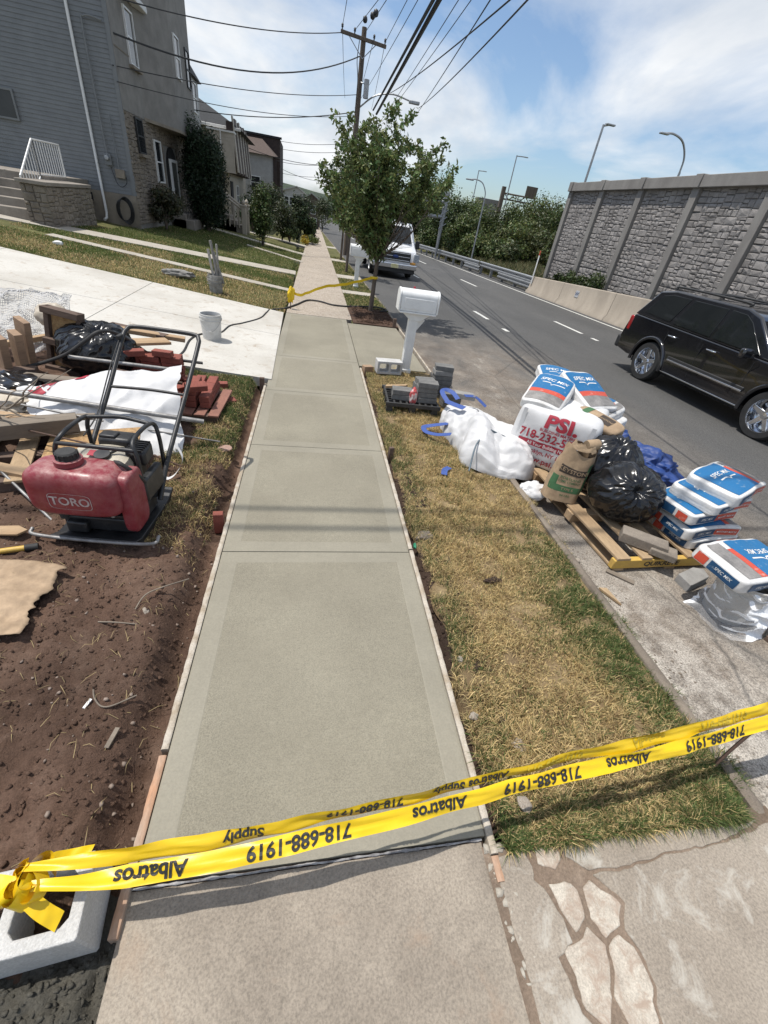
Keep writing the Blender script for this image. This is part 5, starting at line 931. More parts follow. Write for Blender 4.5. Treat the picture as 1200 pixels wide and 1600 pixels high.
# paper, handle, chip on the soil
pp = [(-1.78,2.0),(-1.62,2.03),(-1.50,2.04),(-1.36,1.98),(-1.265,1.915),(-1.285,1.83),(-1.25,1.77),(-1.28,1.66),(-1.27,1.56),(-1.31,1.51),(-1.40,1.53),(-1.6,1.5),(-1.8,1.5)]
PX = np.array(pp); nu, nv = 34, 34; Pg = np.zeros((nu, nv, 3))
for i in range(nu):
    for j in range(nv):
        u, v = i/(nu-1), j/(nv-1); y = 1.5+.53*v; xr_ = -1.30+.05*fbm(y*5,2)+.02*fbm(y*22,4)+.015*v; x = -1.9+(xr_+1.9)*u; y += .03*u*(1-v)+(-.06*max(0,u-.75)*v*2); Pg[i,j] = (x, y, soilz(x, y)*.35+.095+.085*max(0,(-x-1.3))*.6+.012*math.sin(y*26+x*5)*(.4+u*.3)+.008*fbm(x*7,y*7))
o = MB().grid(Pg).build('kraft_sheet', m_kraftp, None, smooth=70); tag(o, 'torn tan kraft paper sheet lying on the soil', 'paper'); s = o.modifiers.new('s', 'SOLIDIFY'); s.thickness = .002
A = thing('tool_handle', 'yellow tool handle with black end lying on the soil', 'tool handle', (-1.6,2.15,.12)); MB().tube([(-2.0,2.02,.135),(-1.56,2.17,.115)], .017, 12).build('shaft', M('yellow fibreglass', (.62,.40,.07), (.50,.33,.08), 12, .5, fine=.2), A, W=True, smooth=50); MB().tube([(-1.56,2.17,.115),(-1.50,2.19,.112)], .021, 12).build('butt', m_rubber, A, W=True, smooth=50)
o = MB().prism([(-.1,-.03),(.06,-.045),(.1,0),(.04,.045),(-.08,.05)], 0, .014).build('wood_chip', m_pine, loc=(-1.70,2.30,.13), rz=.1, bevel=.003); tag(o, 'broken tan wood slab above the yellow handle', 'wood chip')

# ---- red plate compactor
C_ = thing('plate_compactor', 'red and black plate compactor with a dusty water tank and tall loop handle', 'plate compactor', (-1.18, 2.52, .075), R(-7))
MB().prism([(-.30,.045),(-.24,.0),(.22,.0),(.32,.06),(.32,.085),(.2,.04),(-.22,.04),(-.29,.07)], -.25, .25, 0).build('base_plate', m_black, C_, bevel=.005)
MB().tube(spline([(-.37,-.25,.075),(-.33,-.29,.06),(0,-.30,.055),(.33,-.29,.06),(.36,-.22,.07)]), .011, 8).build('front_bar', m_pipe, C_, smooth=50)
MB().box((0,-.02,.10),(.42,.34,.10)).box((-.12,-.2,.09),(.12,.06,.08)).build('exciter', m_black, C_, bevel=.012)
for x in (-.2, .2):
    for y in (-.17, .14): MB().cyl((x,y,.13),(x,y,.185),.035,12).build('rubber_mount', m_rubber, C_, smooth=40)
MB().box((0,.0,.20),(.46,.46,.022)).build('deck', m_black, C_, bevel=.004)
tk = Pillow((.255,.13,.152), 4.6, .004, 2, 9); ob = tk.build('water_tank', m_redp, C_, 18, loc=(-.035,-.20,.385))
tk2 = Pillow((.042,.10,.20), 5.5, .003, 5, 9); tk2.build('tank_side', m_redp, C_, 12, loc=(.225,-.165,.30))
MB().lathe([(.072,0),(.072,.03),(.058,.034)], (-.06,-.20,.540), 20).build('tank_neck', m_redp, C_, smooth=40)
cp = MB().lathe([(.058,0),(.058,.012),(.054,.014),(.054,.042),(.047,.05),(.0,.05)], (-.06,-.20,.566), 20).build('tank_cap', m_rubber, C_, smooth=40)
for k in range(14): a = k*2*math.pi/14; MB().box((-.06+.0545*math.cos(a), -.20+.0545*math.sin(a), .595), (.007,.007,.026), rotm(0,0,a)).build('cap_rib', m_rubber, cp)
fr = tk.face('front', .0018); base = np.array((-.035,-.20,.385))
lettering('maker_lettering', 'TORO', lambda u, v: fr(u+.0, v-.025)+base, M('worn white print', (.55,.50,.48), (.38,.25,.24), 30, .7, fine=.2), C_, .075, .012, .02, sx=1.0)
mb = MB(); rr = [( .115*np.sign(math.cos(a))*abs(math.cos(a))**.35, -.025+.052*np.sign(math.sin(a))*abs(math.sin(a))**.35) for a in np.linspace(0, 2*math.pi, 41)]; mb.grid(np.array([[fr(x*s, -.025+(y+.025)*s)+base for s in (.965, 1.0)] for x, y in rr])); mb.build('label_outline', MATS['worn white print'], C_)
eng = MB().box((0,.10,.30),(.30,.24,.18)).build('engine_block', m_black, C_, bevel=.015)
MB().lathe([(.15,0),(.155,.03),(.14,.07),(.09,.085),(.0,.087)], (.01,.02,.40), 24, rotm(R(12),0,0)).build('cowl', m_creamp, C_, smooth=45)
MB().lathe([(.045,0),(.045,.02),(.0,.022)], (.01,-.0,.485), 16, rotm(R(12),0,0)).build('recoil_hub', m_black, C_, smooth=45)
MB().box((.02,.19,.50),(.20,.13,.08)).build('air_filter', m_black, C_, bevel=.02); MB().box((-.02,.17,.545),(.1,.07,.02)).build('filter_knob', m_black, C_, bevel=.008)
MB().box((.17,.12,.46),(.12,.16,.10), rotm(0,0,.1)).build('muffler', m_black, C_, bevel=.02); MB().box((-.17,.12,.40),(.09,.16,.12)).build('fuel_tank', m_creamp, C_, bevel=.03)
for k in range(6): MB().box((.17,.05+.026*k,.515),(.10,.008,.012)).build('muffler_fin', m_black, C_)
def bar(name, P, r=.0135): MB().tube(spline(P, 6), r, 9).build(name, m_black, C_, smooth=55)
bar('roll_bar', [(-.235,-.05,.21),(-.235,-.04,.50),(-.20,.02,.60),(-.20,.28,.60),(-.225,.30,.5),(-.225,.30,.22)]); bar('roll_bar', [(.235,-.05,.21),(.235,-.04,.50),(.20,.02,.60),(.20,.28,.60),(.225,.30,.5),(.225,.30,.22)]); bar('roll_bar', [(-.22,-.03,.56),(-.05,-.055,.575),(.05,-.055,.575),(.22,-.03,.56)]); bar('roll_bar', [(-.2,.27,.60),(0,.30,.61),(.2,.27,.60)])
bar('handle', [(-.25,.10,.12),(-.255,.30,.32),(-.265,.72,.62),(-.275,1.06,.88),(-.265,1.14,.935),(-.22,1.17,.955),(0,1.17,.96),(.22,1.17,.955),(.265,1.14,.935),(.275,1.06,.88),(.265,.72,.62),(.255,.30,.32),(.25,.10,.12)], .0165)
MB().tube(spline([(.12,-.08,.50),(.2,-.16,.54),(.26,-.1,.42),(.24,.02,.24)]), .012, 8).build('drip_hose', m_rubber, C_, smooth=60); MB().tube(spline([(-.2,.2,.5),(-.26,.5,.52),(-.28,.8,.72),(-.28,1.05,.9)]), .005, 6).build('throttle_cable', m_rubber, C_, smooth=60); MB().box((-.283,1.06,.90),(.03,.08,.03)).build('throttle_lever', m_rubber, C_, bevel=.006)
for x in (-.22,-.12,.12,.22): MB().cyl((x,-.235,.205),(x,-.235,.222),.013,6).build('bolt', m_galv, C_)
for k in range(5): MB().box((-.10+.05*k,.215,.30),(.012,.012,.15)).build('cooling_fin', m_black, C_)
MB().box((.245,.05,.30),(.05,.26,.16)).build('belt_guard', m_black, C_, bevel=.015); MB().box((-.02,-.0,.50),(.10,.05,.002), rotm(R(12),0,0)).build('engine_decal', m_red_ink, C_); MB().tube(spline([(.05,.02,.50),(.12,.04,.53),(.18,.02,.50)]), .008, 6).build('recoil_grip', m_rubber, C_, smooth=60)
bar('handle_crossbar', [(-.265,.74,.63),(0,.75,.635),(.265,.74,.63)], .011)
# rag, buckets on the driveway side
def bucket(lab, x, y, z, r0, r1, hh, rimc, mat=m_bucket, fill=None):
    o = thing('bucket', lab, 'bucket', (x,y,z)); MB().lathe([(r0,0),(r0+.004,.004),(r1,hh-.09),(r1+.008,hh-.088),(r1+.008,hh-.078),(r1+.002,hh-.076),(r1+.004,hh-.045),(r1+.010,hh-.043),(r1+.010,hh-.03),(r1+.004,hh-.028),(r1+.005,hh-.008),(r1+.009,hh-.004),(r1+.007,hh),(r1-.004,hh),(r1-.008,hh-.05),(r0-.004,.05),(.0,.05)], (0,0,0), 36).build('shell', mat, o, smooth=40)
    if fill: MB().lathe([(r1-.009,hh-.05),(.0,hh-.04)], (0,0,0), 24, cap=False).build('contents', fill, o, smooth=40)
    a = np.linspace(0, math.pi, 15); return o
o = bucket('clean white bucket standing alone on the pale driveway', -1.32, 7.08, .075, .125, .145, .37, None, fill=m_mortar)
MB().tube(spline([(-.15,0,.31),(-.12,-.11,.23),(-.03,-.165,.16),(.06,-.15,.17),(.13,-.09,.25),(.15,0,.31)]), .003, 6).build('wire_handle', m_galv, o, smooth=60)
for s in (-1, 1): MB().cyl((s*.148,0,.31),(s*.16,0,.31),.016,10).build('handle_ear', m_bucket, o, smooth=40)
o = bucket('mortar caked bucket holding tools on the dry lawn', -1.80, 10.55, .10, .12, .145, .36, None, M('mortar splashed bucket', (.42,.41,.385), (.22,.20,.17), 11, .85, .004, 50, fine=.3), fill=m_mortar)
tp = thing('trowel_bundle', 'bundle of grey mortar tools standing in the caked bucket', 'tools', (-1.8,10.55,.3))
for k, (dx, dy, hh, w) in enumerate(((-.06,.02,.62,.05),(.02,-.03,.78,.05),(.07,.03,.72,.06),(.0,.06,.55,.04),(.09,-.02,.60,.03))): MB().box((dx,dy,hh/2),(w,.03,hh), rotm(R(6*(k-2)), R(5*(k-2)), k)).build('tool', M('caked grey tool', (.30,.29,.27), (.19,.18,.165), 9, .9, .004, 50), tp, bevel=.006)
for k in range(3): MB().tube([(.165*math.cos(t), .165*math.sin(t), -.02+.05*k+.02*math.sin(2*t+k)) for t in np.linspace(0,6.28,20)], .007, 5).build('rope', MATS['caked grey tool'], tp, smooth=60)
o = crumpled('rag', MATS['caked grey tool'], (-2.72,11.35,.27), (.34,.13,.09), 6, .35, 2.6, 4); o.rotation_euler = (0,0,-.25); tag(o, 'grey crumpled cement cloth lying on the dry lawn', 'rag')
o = crumpled('paper_scrap', m_whitev, (-5.35,12.1,.46), (.1,.06,.05), 2, .3, 2.5, 3); tag(o, 'small white litter on the far left lawn', 'scrap')
# ================================================================ RIGHT: MAILBOXES, PAVERS, SACKS, PALLET
m_blueband = M('blue sack print', (.010,.135,.32), (.22,.31,.40), 22, .45, fine=.15, lo=.60, hi=.74); m_navy = M('dark blue sack print', (.015,.07,.16), (.2,.25,.3), 22, .45, fine=.15, lo=.60, hi=.74); m_orange = M('orange red sack print', (.55,.075,.04), (.62,.36,.30), 22, .45, fine=.15, lo=.58, hi=.74); m_greyp = M('grey photo print', (.33,.31,.29), (.18,.17,.16), 9, .5, fine=.3)
m_sackp = M('white cement sack paper', (.70,.69,.67), (.52,.50,.47), 6, .45, .004, 26, fine=.18, lo=.45, hi=.75); m_kraft = M('brown kraft sack paper', (.40,.285,.175), (.31,.215,.13), 8, .75, .003, 24, fine=.15); m_greenp = M('green sack print', (.055,.15,.06), (.045,.12,.05), 9, .7, fine=.15); m_brn_ink = M('dark brown print', (.05,.035,.025), None, 9, .7)
m_blue_strap = M('blue lifting strap', (.05,.10,.33), (.035,.075,.26), 60, .7, .001, 200); m_tarp = M('blue tarpaulin', (.014,.042,.17), (.022,.06,.23), 8, .55, .0015, 70, fine=.15); m_paver = M('charcoal paver', (.15,.148,.14), (.22,.213,.20), 10, .92, .003, 110, fine=.4); m_paverl = M('pale grey paver', (.33,.32,.30), (.25,.24,.225), 10, .92, .003, 110, fine=.3); m_pavert = M('tan grey wall block', (.30,.255,.205), (.21,.178,.145), 9, .95, .004, 70, fine=.35)
m_yel_board = M('yellow painted pallet board', (.62,.40,.07), (.52,.33,.09), 9, .7, .001, 60, fine=.2, stretch=(.3,1,1)); m_bplas = M('black pallet plastic', (.03,.03,.031), (.055,.054,.052), 9, .55, fine=.2)

# ---- mailboxes
MBX = thing('mailbox', 'white vinyl mailbox on a square post in front of the fresh apron', 'mailbox', (1.63, 6.62, 0), R(-2))
MB().box((0,0,.40),(.13,.13,.88)).build('post', m_whitev, MBX, bevel=.006); [MB().box((x,-.0665,.42),(.006,.006,.74)).build('post_rib', m_whitev, MBX) for x in (-.025,.025)]
MB().box((0,0,.03),(.165,.165,.06)).build('post_base', m_whitev, MBX, bevel=.008)
MB().prism([(-.20,.885),(-.05,.77),(.10,.77),(.25,.885)], -.07, .07, 1).build('bracket', m_whitev, MBX, bevel=.008); MB().prism([(.064,.62),(.064,.79),(.18,.79)], -.022, .022, 1).build('brace', m_whitev, MBX, bevel=.004)
pr = [(-.115,.90),(-.115,1.10)]+[(-.115*math.cos(a), 1.10+.085*math.sin(a)) for a in np.linspace(0, math.pi, 13)][1:-1]+[(.115,1.10),(.115,.90)]
MB().prism(pr, -.235, .30, 0).build('box_body', m_whitev, MBX, bevel=.006)
pr2 = [(y*1.09, .895+(z-.9)*1.04) for y, z in pr]; [MB().prism(pr2, a, b_, 0).build('end_trim', m_whitev, MBX, bevel=.006) for a, b_ in ((-.262,-.238),(.303,.327))]
MB().bx(-.18,.245,-.1205,-.114,.935,1.075).build('side_panel', m_whitev, MBX, bevel=.004); MB().bx(-.24,.31,-.125,.125,.873,.897).build('floor_trim', m_whitev, MBX, bevel=.006)
MB().bx(.327,.336,-.025,.025,1.09,1.12).build('door_pull', m_whitev, MBX, bevel=.003); MB().bx(-.04,-.01,.118,.126,1.0,1.2).build('flag', m_red_ink, MBX, bevel=.003)
m2 = copy_tree(MBX); m2.location = (1.70, 15.3, -.07); m2['label'] = 'farther white mailbox in front of the parked van'
MBX['group'] = m2['group'] = 'mailboxes by the kerb'

# ---- pavers on a black plastic pallet
Pq = thing('plastic_pallet', 'black plastic pallet under the charcoal pavers beside the mailbox', 'pallet', (1.42, 5.22, 0), R(-4))
for x in (-.29, 0, .29):
    for y in (-.24, 0, .24): MB().lathe([(.06,0),(.05,.09)], (x,y,.0), 4, rotm(0,0,R(45))).build('foot', m_bplas, Pq)
for k in range(9): MB().box((-.32+.08*k,0,.105),(.022,.60,.035)).build('deck_bar', m_bplas, Pq)
for k in range(8): MB().box((0,-.28+.08*k,.100),(.68,.018,.03)).build('cross_bar', m_bplas, Pq)
for y in (-.305, .305): MB().box((0,y,.10),(.70,.025,.05)).build('rim', m_bplas, Pq, bevel=.004)
pav_me = MB().box((0,0,0), (.25,.165,.062)).mesh('paver', m_paver); pav_ml = MB().box((0,0,0), (.25,.165,.062)).mesh('paver', m_paverl)
def paver(lab, x, y, z, rz=0, me=pav_me, tilt=(0,0), group='charcoal pavers by the mailbox'):
    o = bpy.data.objects.new('paver', me); COL.objects.link(o); o.location = (x,y,z); o.rotation_euler = (*tilt, rz); m = o.modifiers.new('bevel', 'BEVEL'); m.width = .006; m.segments = 2; return tag(o, lab, 'paver', group)
ordw = ['bottom', 'second from bottom', 'third from bottom', 'fourth from bottom', 'fifth from bottom', 'sixth from bottom', 'top']
for k in range(4): paver(f'charcoal paver, {ordw[k] if k < 3 else "top"} of the front stack on the black pallet', 1.58+random.uniform(-.01,.01), 5.07+random.uniform(-.01,.01), .155+k*.064, R(-5+random.uniform(-4,4)))
for k in range(2): paver(f'charcoal paver, {("lower","upper")[k]} of the low left pair on the black pallet', 1.27, 5.10, .155+k*.064, R(-10+4*k))
for k in range(3): paver(f'charcoal paver, {("bottom","middle","top")[k]} of the stack at the rear of the black pallet', 1.62+random.uniform(-.01,.01), 5.37, .155+k*.064, R(3))
for k in range(7): paver(f'charcoal paver, {ordw[k]} of the tall stack by the kerb', 1.93+random.uniform(-.012,.012), 5.62+random.uniform(-.012,.012), .03+k*.064, R(-4+random.uniform(-5,5)), pav_ml if k == 5 else pav_me)
for k in range(3): paver(f'charcoal paver, {("bottom","middle","top")[k]} of the short stack next to the kerb stack', 2.0, 5.30, .03+k*.064, R(2))
paver('pale grey paver lying on the white bulk bag', 2.0, 4.86, .31, R(-8), pav_ml, (R(-4),R(3))); plank('wood_scrap', 'pale wood offcut lying on the black pallet', (1.12,5.42,.15), (1.37,5.30,.22), .06, .03, m_pine, group=None)
o = crumpled('rag', M('red and white rag', (.55,.10,.10), (.62,.55,.52), 14, .8, fine=.1, lo=.45, hi=.55), (1.40,5.00,.20), (.05,.05,.11), 3, .35, 2.4, 4); tag(o, 'red and white rag hanging on the black pallet pavers', 'rag')

# ---- empty bulk bag with blue straps
EB = thing('empty_bulk_bag', 'slumped white bulk bag with blue lifting straps on the verge', 'bulk bag', (1.98, 4.2, 0))
def ebpt(u, v):       # u around 0..1, v 0 rim .. 1 crown
    a = 2*math.pi*u; cx, cy = 2.0+.10*(1-v)+.06*math.cos(a*2), 4.18; r = (1-v**1.55)**.5 if v < 1 else 0
    rx, ry = .50+.09*math.cos(3*a+1)+.05*math.sin(5*a), .80+.09*math.cos(2*a+.6)
    x = cx+rx*r*math.cos(a); y = cy+ry*r*math.sin(a); z = -.01+.36*v**.75*(1+.25*math.cos(a-1.0)*(1-v))
    w = Vector((x*1.5, y*1.5, z*1.2)); r1_ = facet(w, 5, 1.7, 3); r2 = facet(w*2.6, 11, 1.3, 4)+.6*facet(w*6, 12, 1.3, 3); k = min(1, v*4+.15)
    z += k*(.10*r1_+.022*r2); x += .035*facet(w, 7, 1.3, 3)+.02*r2*math.cos(a); y += .035*facet(w, 9, 1.3, 3)+.02*r2*math.sin(a)
    if x > 2.2: z -= min(.1, (x-2.2)*.35)*(1-v)
    return np.array([x, y, max(z, -.03 if x < 2.15 else -.12)])
mb = MB(); mb.grid(np.array([[ebpt(u, v) for v in np.linspace(0, .997, 70)] for u in np.linspace(0, 1, 161)[:-1]]), closeu=True); mb.build('bag', m_sack, EB, W=True, smooth=34)
def strap(P, w=.085, nrm=(0,0,1), nm='strap', par=EB):
    Q = spline(P); nrm = np.array(nrm, float); T = np.gradient(Q, axis=0); T /= np.linalg.norm(T,axis=1)[:,None]; S = np.cross(T, nrm); S /= np.linalg.norm(S,axis=1)[:,None]+1e-9
    o = MB().grid(np.stack([Q-S*w/2, Q, Q+S*w/2], 1)).build(nm, m_blue_strap, par, W=True); s = o.modifiers.new('s','SOLIDIFY'); s.thickness = .003; return o
strap([(1.72,4.64,.30),(1.69,4.76,.34),(1.71,4.86,.35),(1.78,4.89,.35),(1.84,4.82,.34),(1.86,4.68,.32)], .055, (-.3,-.5,.8)); strap([(1.70,4.62,.31),(1.74,4.45,.34),(1.80,4.28,.37)], .06, (-.5,-.2,1)); strap([(1.95,4.72,.36),(2.12,4.78,.33),(2.25,4.7,.25)], .05, (0,-.3,1))
strap([(1.64,4.08,.14),(1.52,4.18,.08),(1.43,4.30,.05),(1.42,4.40,.06),(1.50,4.43,.07),(1.62,4.38,.12),(1.68,4.34,.15)], .06, (-.1,-.2,1)); strap([(1.50,3.55,.02),(1.43,3.48,.03),(1.40,3.40,.02)], .06, (0,0,1))
for k, (a, b_, c_) in enumerate((((1.62,3.35,.10),(1.75,3.62,.26),(1.95,3.82,.33)), ((1.95,3.82,.335),(2.2,3.75,.25),(2.42,3.6,.10)))): MB().tube(spline([a, b_, c_]), .008, 6).build('seam_cord', M('dark seam cord', (.13,.17,.20), None, 20, .8), EB, W=True, smooth=60)

# ---- wooden pallet in the gutter
WP = thing('wooden_pallet', 'pale wooden pallet with a yellow lettered front board in the gutter', 'pallet', (3.09, 2.98, -.12), R(2.5))
for y in (-.74, -.08, .62): MB().box((0,y,.068),(1.2,.10 if y > -.7 else .05,.085)).build('bearer', m_yel_board if y < -.7 else m_pine, WP, bevel=.004)
for k, x in enumerate((-.52,-.29,-.06,.17,.36,.53)): MB().box((x,-.04,.122),(.13 if k in (0,5) else .10,1.45,.022)).build('deck_board', m_pine_y, WP, bevel=.003)
for x in (-.52, 0, .52): MB().box((x,-.04,.012),(.10,1.45,.022)).build('bottom_board', m_pine_y, WP, bevel=.003)
lettering('pallet_lettering', 'QUIKRETE', lambda u, v: (-.12+u, -.767, .068+v), m_blk_ink, WP, .062, bold=.03, sx=1.25)

# ---- sacks of mix
def frame(X, Y):
    X = Vector(X).normalized(); Y = Vector(Y); Z = X.cross(Y).normalized(); Y = Z.cross(X); return Matrix((X, Y, Z)).transposed()
def mixbag(lab, c, rot, seed, hd=(.31,.215,.058), prints=('top','front','left'), flip=False, group='bagged mortar mix', portrait=False, endkind=0):
    o = thing('mix_sack', lab, 'sack', c, 0, group); o.rotation_euler = rot if not isinstance(rot, Matrix) else rot.to_euler()
    p = Pillow(hd, 9, .017, seed, 9, puff=.06, droop=.012+.012*(seed%3)); p.build('sack', m_sackp, o, 30); x, y, z = hd; s = -1 if flip else 1
    if 'top' in prints:
        f = p.face('top', .0065)
        if portrait:     # lettering across the short side, bag stands along local y
            p.panel('blue_print', 'top', -x*.90, x*.90, -y*.12, y*.91, m_blueband, o); p.panel('orange_print', 'top', -x*.90, x*.90, -y*.36, -y*.125, m_orange, o, .0011); p.panel('photo_print', 'top', -x*.90, x*.90, -y*.90, -y*.365, m_greyp, o, .0011)
            lettering('brand_lettering', 'SPEC MIX', lambda u, v: f(u, v+y*.50), m_wht_ink, o, x*.30, .02, .015, shear=.25, sx=1.05); lines = [(-x*.5,y*.33),(-x*.12,y*.33),(-x*.05,y*.22),(x*.1,y*.30),(x*.6,y*.30)]
        else:
            p.panel('blue_print', 'top', -x*.92 if s > 0 else -x*.3, x*.3 if s > 0 else x*.92, -y*.90, y*.90, m_blueband, o); p.panel('orange_print', 'top', *((x*.305, x*.46) if s > 0 else (-x*.46, -x*.305)), -y*.84, y*.5, m_orange, o, .0011); p.panel('photo_print', 'top', *((x*.465, x*.84) if s > 0 else (-x*.84, -x*.465)), -y*.84, y*.86, m_greyp, o, .0011)
            lettering('brand_lettering', 'SPEC MIX', lambda u, v: f(u*s-x*.28*s, v*s+y*.25), m_wht_ink, o, y*.30, .02, .015, shear=.25); lines = [(s*(a-x*.28), b_) for a, b_ in ((-x*.35,y*.0),(-x*.08,y*.0),(0,-y*.12),(x*.1,-y*.03),(x*.42,-y*.03))]
        mb = MB(); mb.grid(np.array([[f(u, v), f(u, v-.012)] for u, v in spline([(a, b_, 0) for a, b_ in lines], 4)[:,:2]])); mb.build('logo_line', m_wht_ink, o)
    if 'front' in prints:
        fs = 'front'; p.panel('side_blue', fs, -x*.78, -x*.1, -z*.55, z*.55, m_navy, o); p.panel('side_red', fs, -x*.09, x*.78, -z*.55, z*.55, m_orange, o); f = p.face(fs, .0065)
        lettering('side_lettering', 'SPEC MIX', lambda u, v: f(u-x*.44, v), m_wht_ink, o, z*.55, .02, .01, shear=.2); lettering('side_lettering', 'MASONRY MORTAR', lambda u, v: f(u+x*.34, v), m_wht_ink, o, z*.42, .02, .01)
    if 'left' in prints:
        f = p.face('left', .0065)
        if endkind == 0:
            p.panel('end_blue', 'left', -y*.25, y*.78, -z*.6, z*.6, m_navy, o); p.panel('end_red', 'left', -y*.75, -y*.35, -z*.6, z*.55, m_orange, o); lettering('end_lettering', 'SPEC MIX', lambda u, v: f(u+y*.27, v+z*.08), m_wht_ink, o, z*.5, .02, .01, shear=.2)
        elif endkind == 1:
            p.panel('end_blue', 'left', -y*.8, y*.2, -z*.6, z*.6, m_navy, o); p.panel('end_red', 'left', y*.32, y*.74, -z*.6, z*.5, m_orange, o)
        else:
            for q in (-.45, 0, .45): p.panel('fold', 'left', -y*.9, y*.9, z*(q-.04), z*(q+.04), m_sack, o, .004)
    return o
mixbag('white mix sack at the very bottom of the five sack pile', (3.56,2.55,.075), (0,0,R(9)), 1); mixbag('white mix sack second from bottom of the five sack pile', (3.52,2.56,.185), (0,R(-2),R(4)), 2); mixbag('white mix sack in the middle of the five sack pile', (3.47,2.62,.295), (0,R(-1),R(12)), 3, endkind=1); mixbag('white mix sack second from top of the five sack pile', (3.58,2.62,.405), (0,R(1),R(18)), 4, endkind=2); mixbag('white mix sack on top of the five sack pile', (3.70,2.66,.52), (0,R(-2),R(24)), 5, endkind=2)
mixbag('white mix sack lying on the bucket at the right edge', (3.22,1.82,.31), (R(3),R(3),R(10)), 6, (.36,.20,.058), flip=True)
# full bulk bag with red print
BB = thing('printed_bulk_bag', 'full white bulk bag with red telephone lettering on the pallet', 'bulk bag', (2.80,3.93,.0), R(-40)); bp = Pillow((.40,.40,.325), 9, .026, 9, 7, bulge=.06); bp.build('bag', m_sack, BB, 40, loc=(0,0,.305)); fb = bp.face('front', .009)
def bl(s, v0, size, sx=1.0, off=-.03, bold=.02, mat=m_red_ink): lettering('red_lettering', s, lambda u, v: fb(u+off, v+v0)+np.array([0,0,.305]), mat, BB, size, .02, bold, sx=sx)
bl('PSI.', .215, .19, 1.15, .05, .04); bl('BUILDING MATERIALS', .125, .040, 1.0, .07); bl('718-232-5757', .055, .118, .92, .0, .025)
bnr = bp.panel('red_banner', 'front', -.30, .30, -.065, -.005, m_red_ink, BB, .0); bnr.location = (0,0,.305); bl('All Your Building Needs', -.036, .05, .85, 0, .01, m_wht_ink); bl('Brooklyn, NY 11204', -.115, .065, .85, .0); bl('www.psi.nyc', -.205, .095, .95, .0, .02)
for s in (-1, 1): strapo = MB().grid(np.array([[(s*.34+d, -.41-.006, z) for d in (-.02,.02)] for z in (.1,.6)])).build('side_tape', m_sack, BB)
mixbag('tilted mix sack with its blue face to the pavement, front of the bulk bag top', (2.60,4.06,.695), frame((.33,-.28,0),(.33,.45,.16)), 11, (.215,.30,.058), ('top','right'), portrait=True); mixbag('tilted mix sack at the right of the bulk bag top', (3.16,4.20,.69), frame((.48,.15,-.02),(.13,.48,.16)), 12, (.25,.30,.058), ('top',), portrait=True)
mixbag('mix sack mostly hidden at the back of the bulk bag top', (2.95,4.50,.70), frame((.5,-.1,0),(.1,.5,.1)), 13, (.22,.30,.058), ('top',), portrait=True); mixbag('mix sack lying flat below the others at the right of the bulk bag', (3.38,4.18,.54), frame((.3,-.4,-.03),(.5,.4,0)), 14, (.21,.30,.06), ('top',)); mixbag('plain white sack lowest at the right of the bulk bag', (3.36,4.08,.43), frame((.3,-.4,-.02),(.5,.4,0)), 15, (.22,.32,.06), ())
# kraft sacks
o = thing('kraft_sack', 'brown kraft sack lying folded against the bulk bag', 'sack', (3.0,3.66,.56)); o.rotation_euler = frame((.20,-.42,-.03),(.4,.3,.12)).to_euler(); p = Pillow((.27,.13,.07), 4, .012, 21, 9); p.build('sack', m_kraft, o, 18); f = p.face('top', .0065); p.panel('dark_print', 'top', .0, .16, -.07, .07, m_brn_ink, o); lettering('sack_lettering', 'KEYSTONE', lambda u, v: f(u+.08, v), m_kraft, o, .035, .02, .01); p.panel('green_print', 'top', -.2, -.12, -.1, .1, m_greenp, o)
KS = thing('open_kraft_sack', 'upright brown and green kraft sack with a torn rolled top on the pallet', 'sack', (2.47,3.08,.015)); KS.rotation_euler = (R(-6), R(3), R(-14))
def kpt(a, t, off=0):
    w = .165*(1-.15*t)*(1+.05*math.sin(3*t)); d = .105*(1-.42*t)+.008; c, s = math.cos(a), math.sin(a); n = 3.2; r = (abs(c)**n+abs(s)**n)**(-1/n); z = .50*t+.05*t*t*math.sin(a*2+1)
    nn = mn.noise(Vector((c*2.2, s*2.2, t*4)))+.6*mn.noise(Vector((c*5, s*5, t*8))); k = 1+.05*nn*(.6+t); return np.array([(w*r*c)*k+off*c+.02*t*t, (d*r*s)*k+off*s, z])
mb = MB(); A = np.linspace(0, 2*math.pi, 65)[:-1]; mb.grid(np.array([[kpt(a, t) for t in np.linspace(0,1,34)] for a in A]), closeu=True); mb.add([kpt(a, 0) for a in A], [tuple(range(64))]); mb.build('sack', m_kraft, KS, smooth=65)
def kf(u, v, off=.003): return kpt(-math.pi/2+u/.15, v/.5, off)
def kpanel(nm, u0, u1, v0, v1, mat, off=.0015): MB().grid(np.array([[kf(u, v, off) for v in np.linspace(v0,v1,12)] for u in np.linspace(u0,u1,18)])).build(nm, mat, KS, smooth=65)
kpanel('green_print', -.18, .20, .10, .16, m_greenp); kpanel('green_print', .11, .20, .16, .40, m_greenp, .0018); kpanel('green_print', -.18, -.10, .16, .24, m_greenp, .0018); kpanel('dark_print', -.12, .11, .275, .345, m_brn_ink)
for s, v0, sz, mt in (('KEYSTONE', .31, .055, m_kraft), ('PORTLAND', .235, .034, m_greenp), ('LIME CEMENT', .20, .030, m_greenp), ('TYPE S', .13, .035, m_kraft), ('94 LBS', .065, .03, m_greenp)): lettering('sack_lettering', s, (lambda v0: lambda u, v: kf(u, v+v0, .004))(v0), mt, KS, sz, .02, .01)
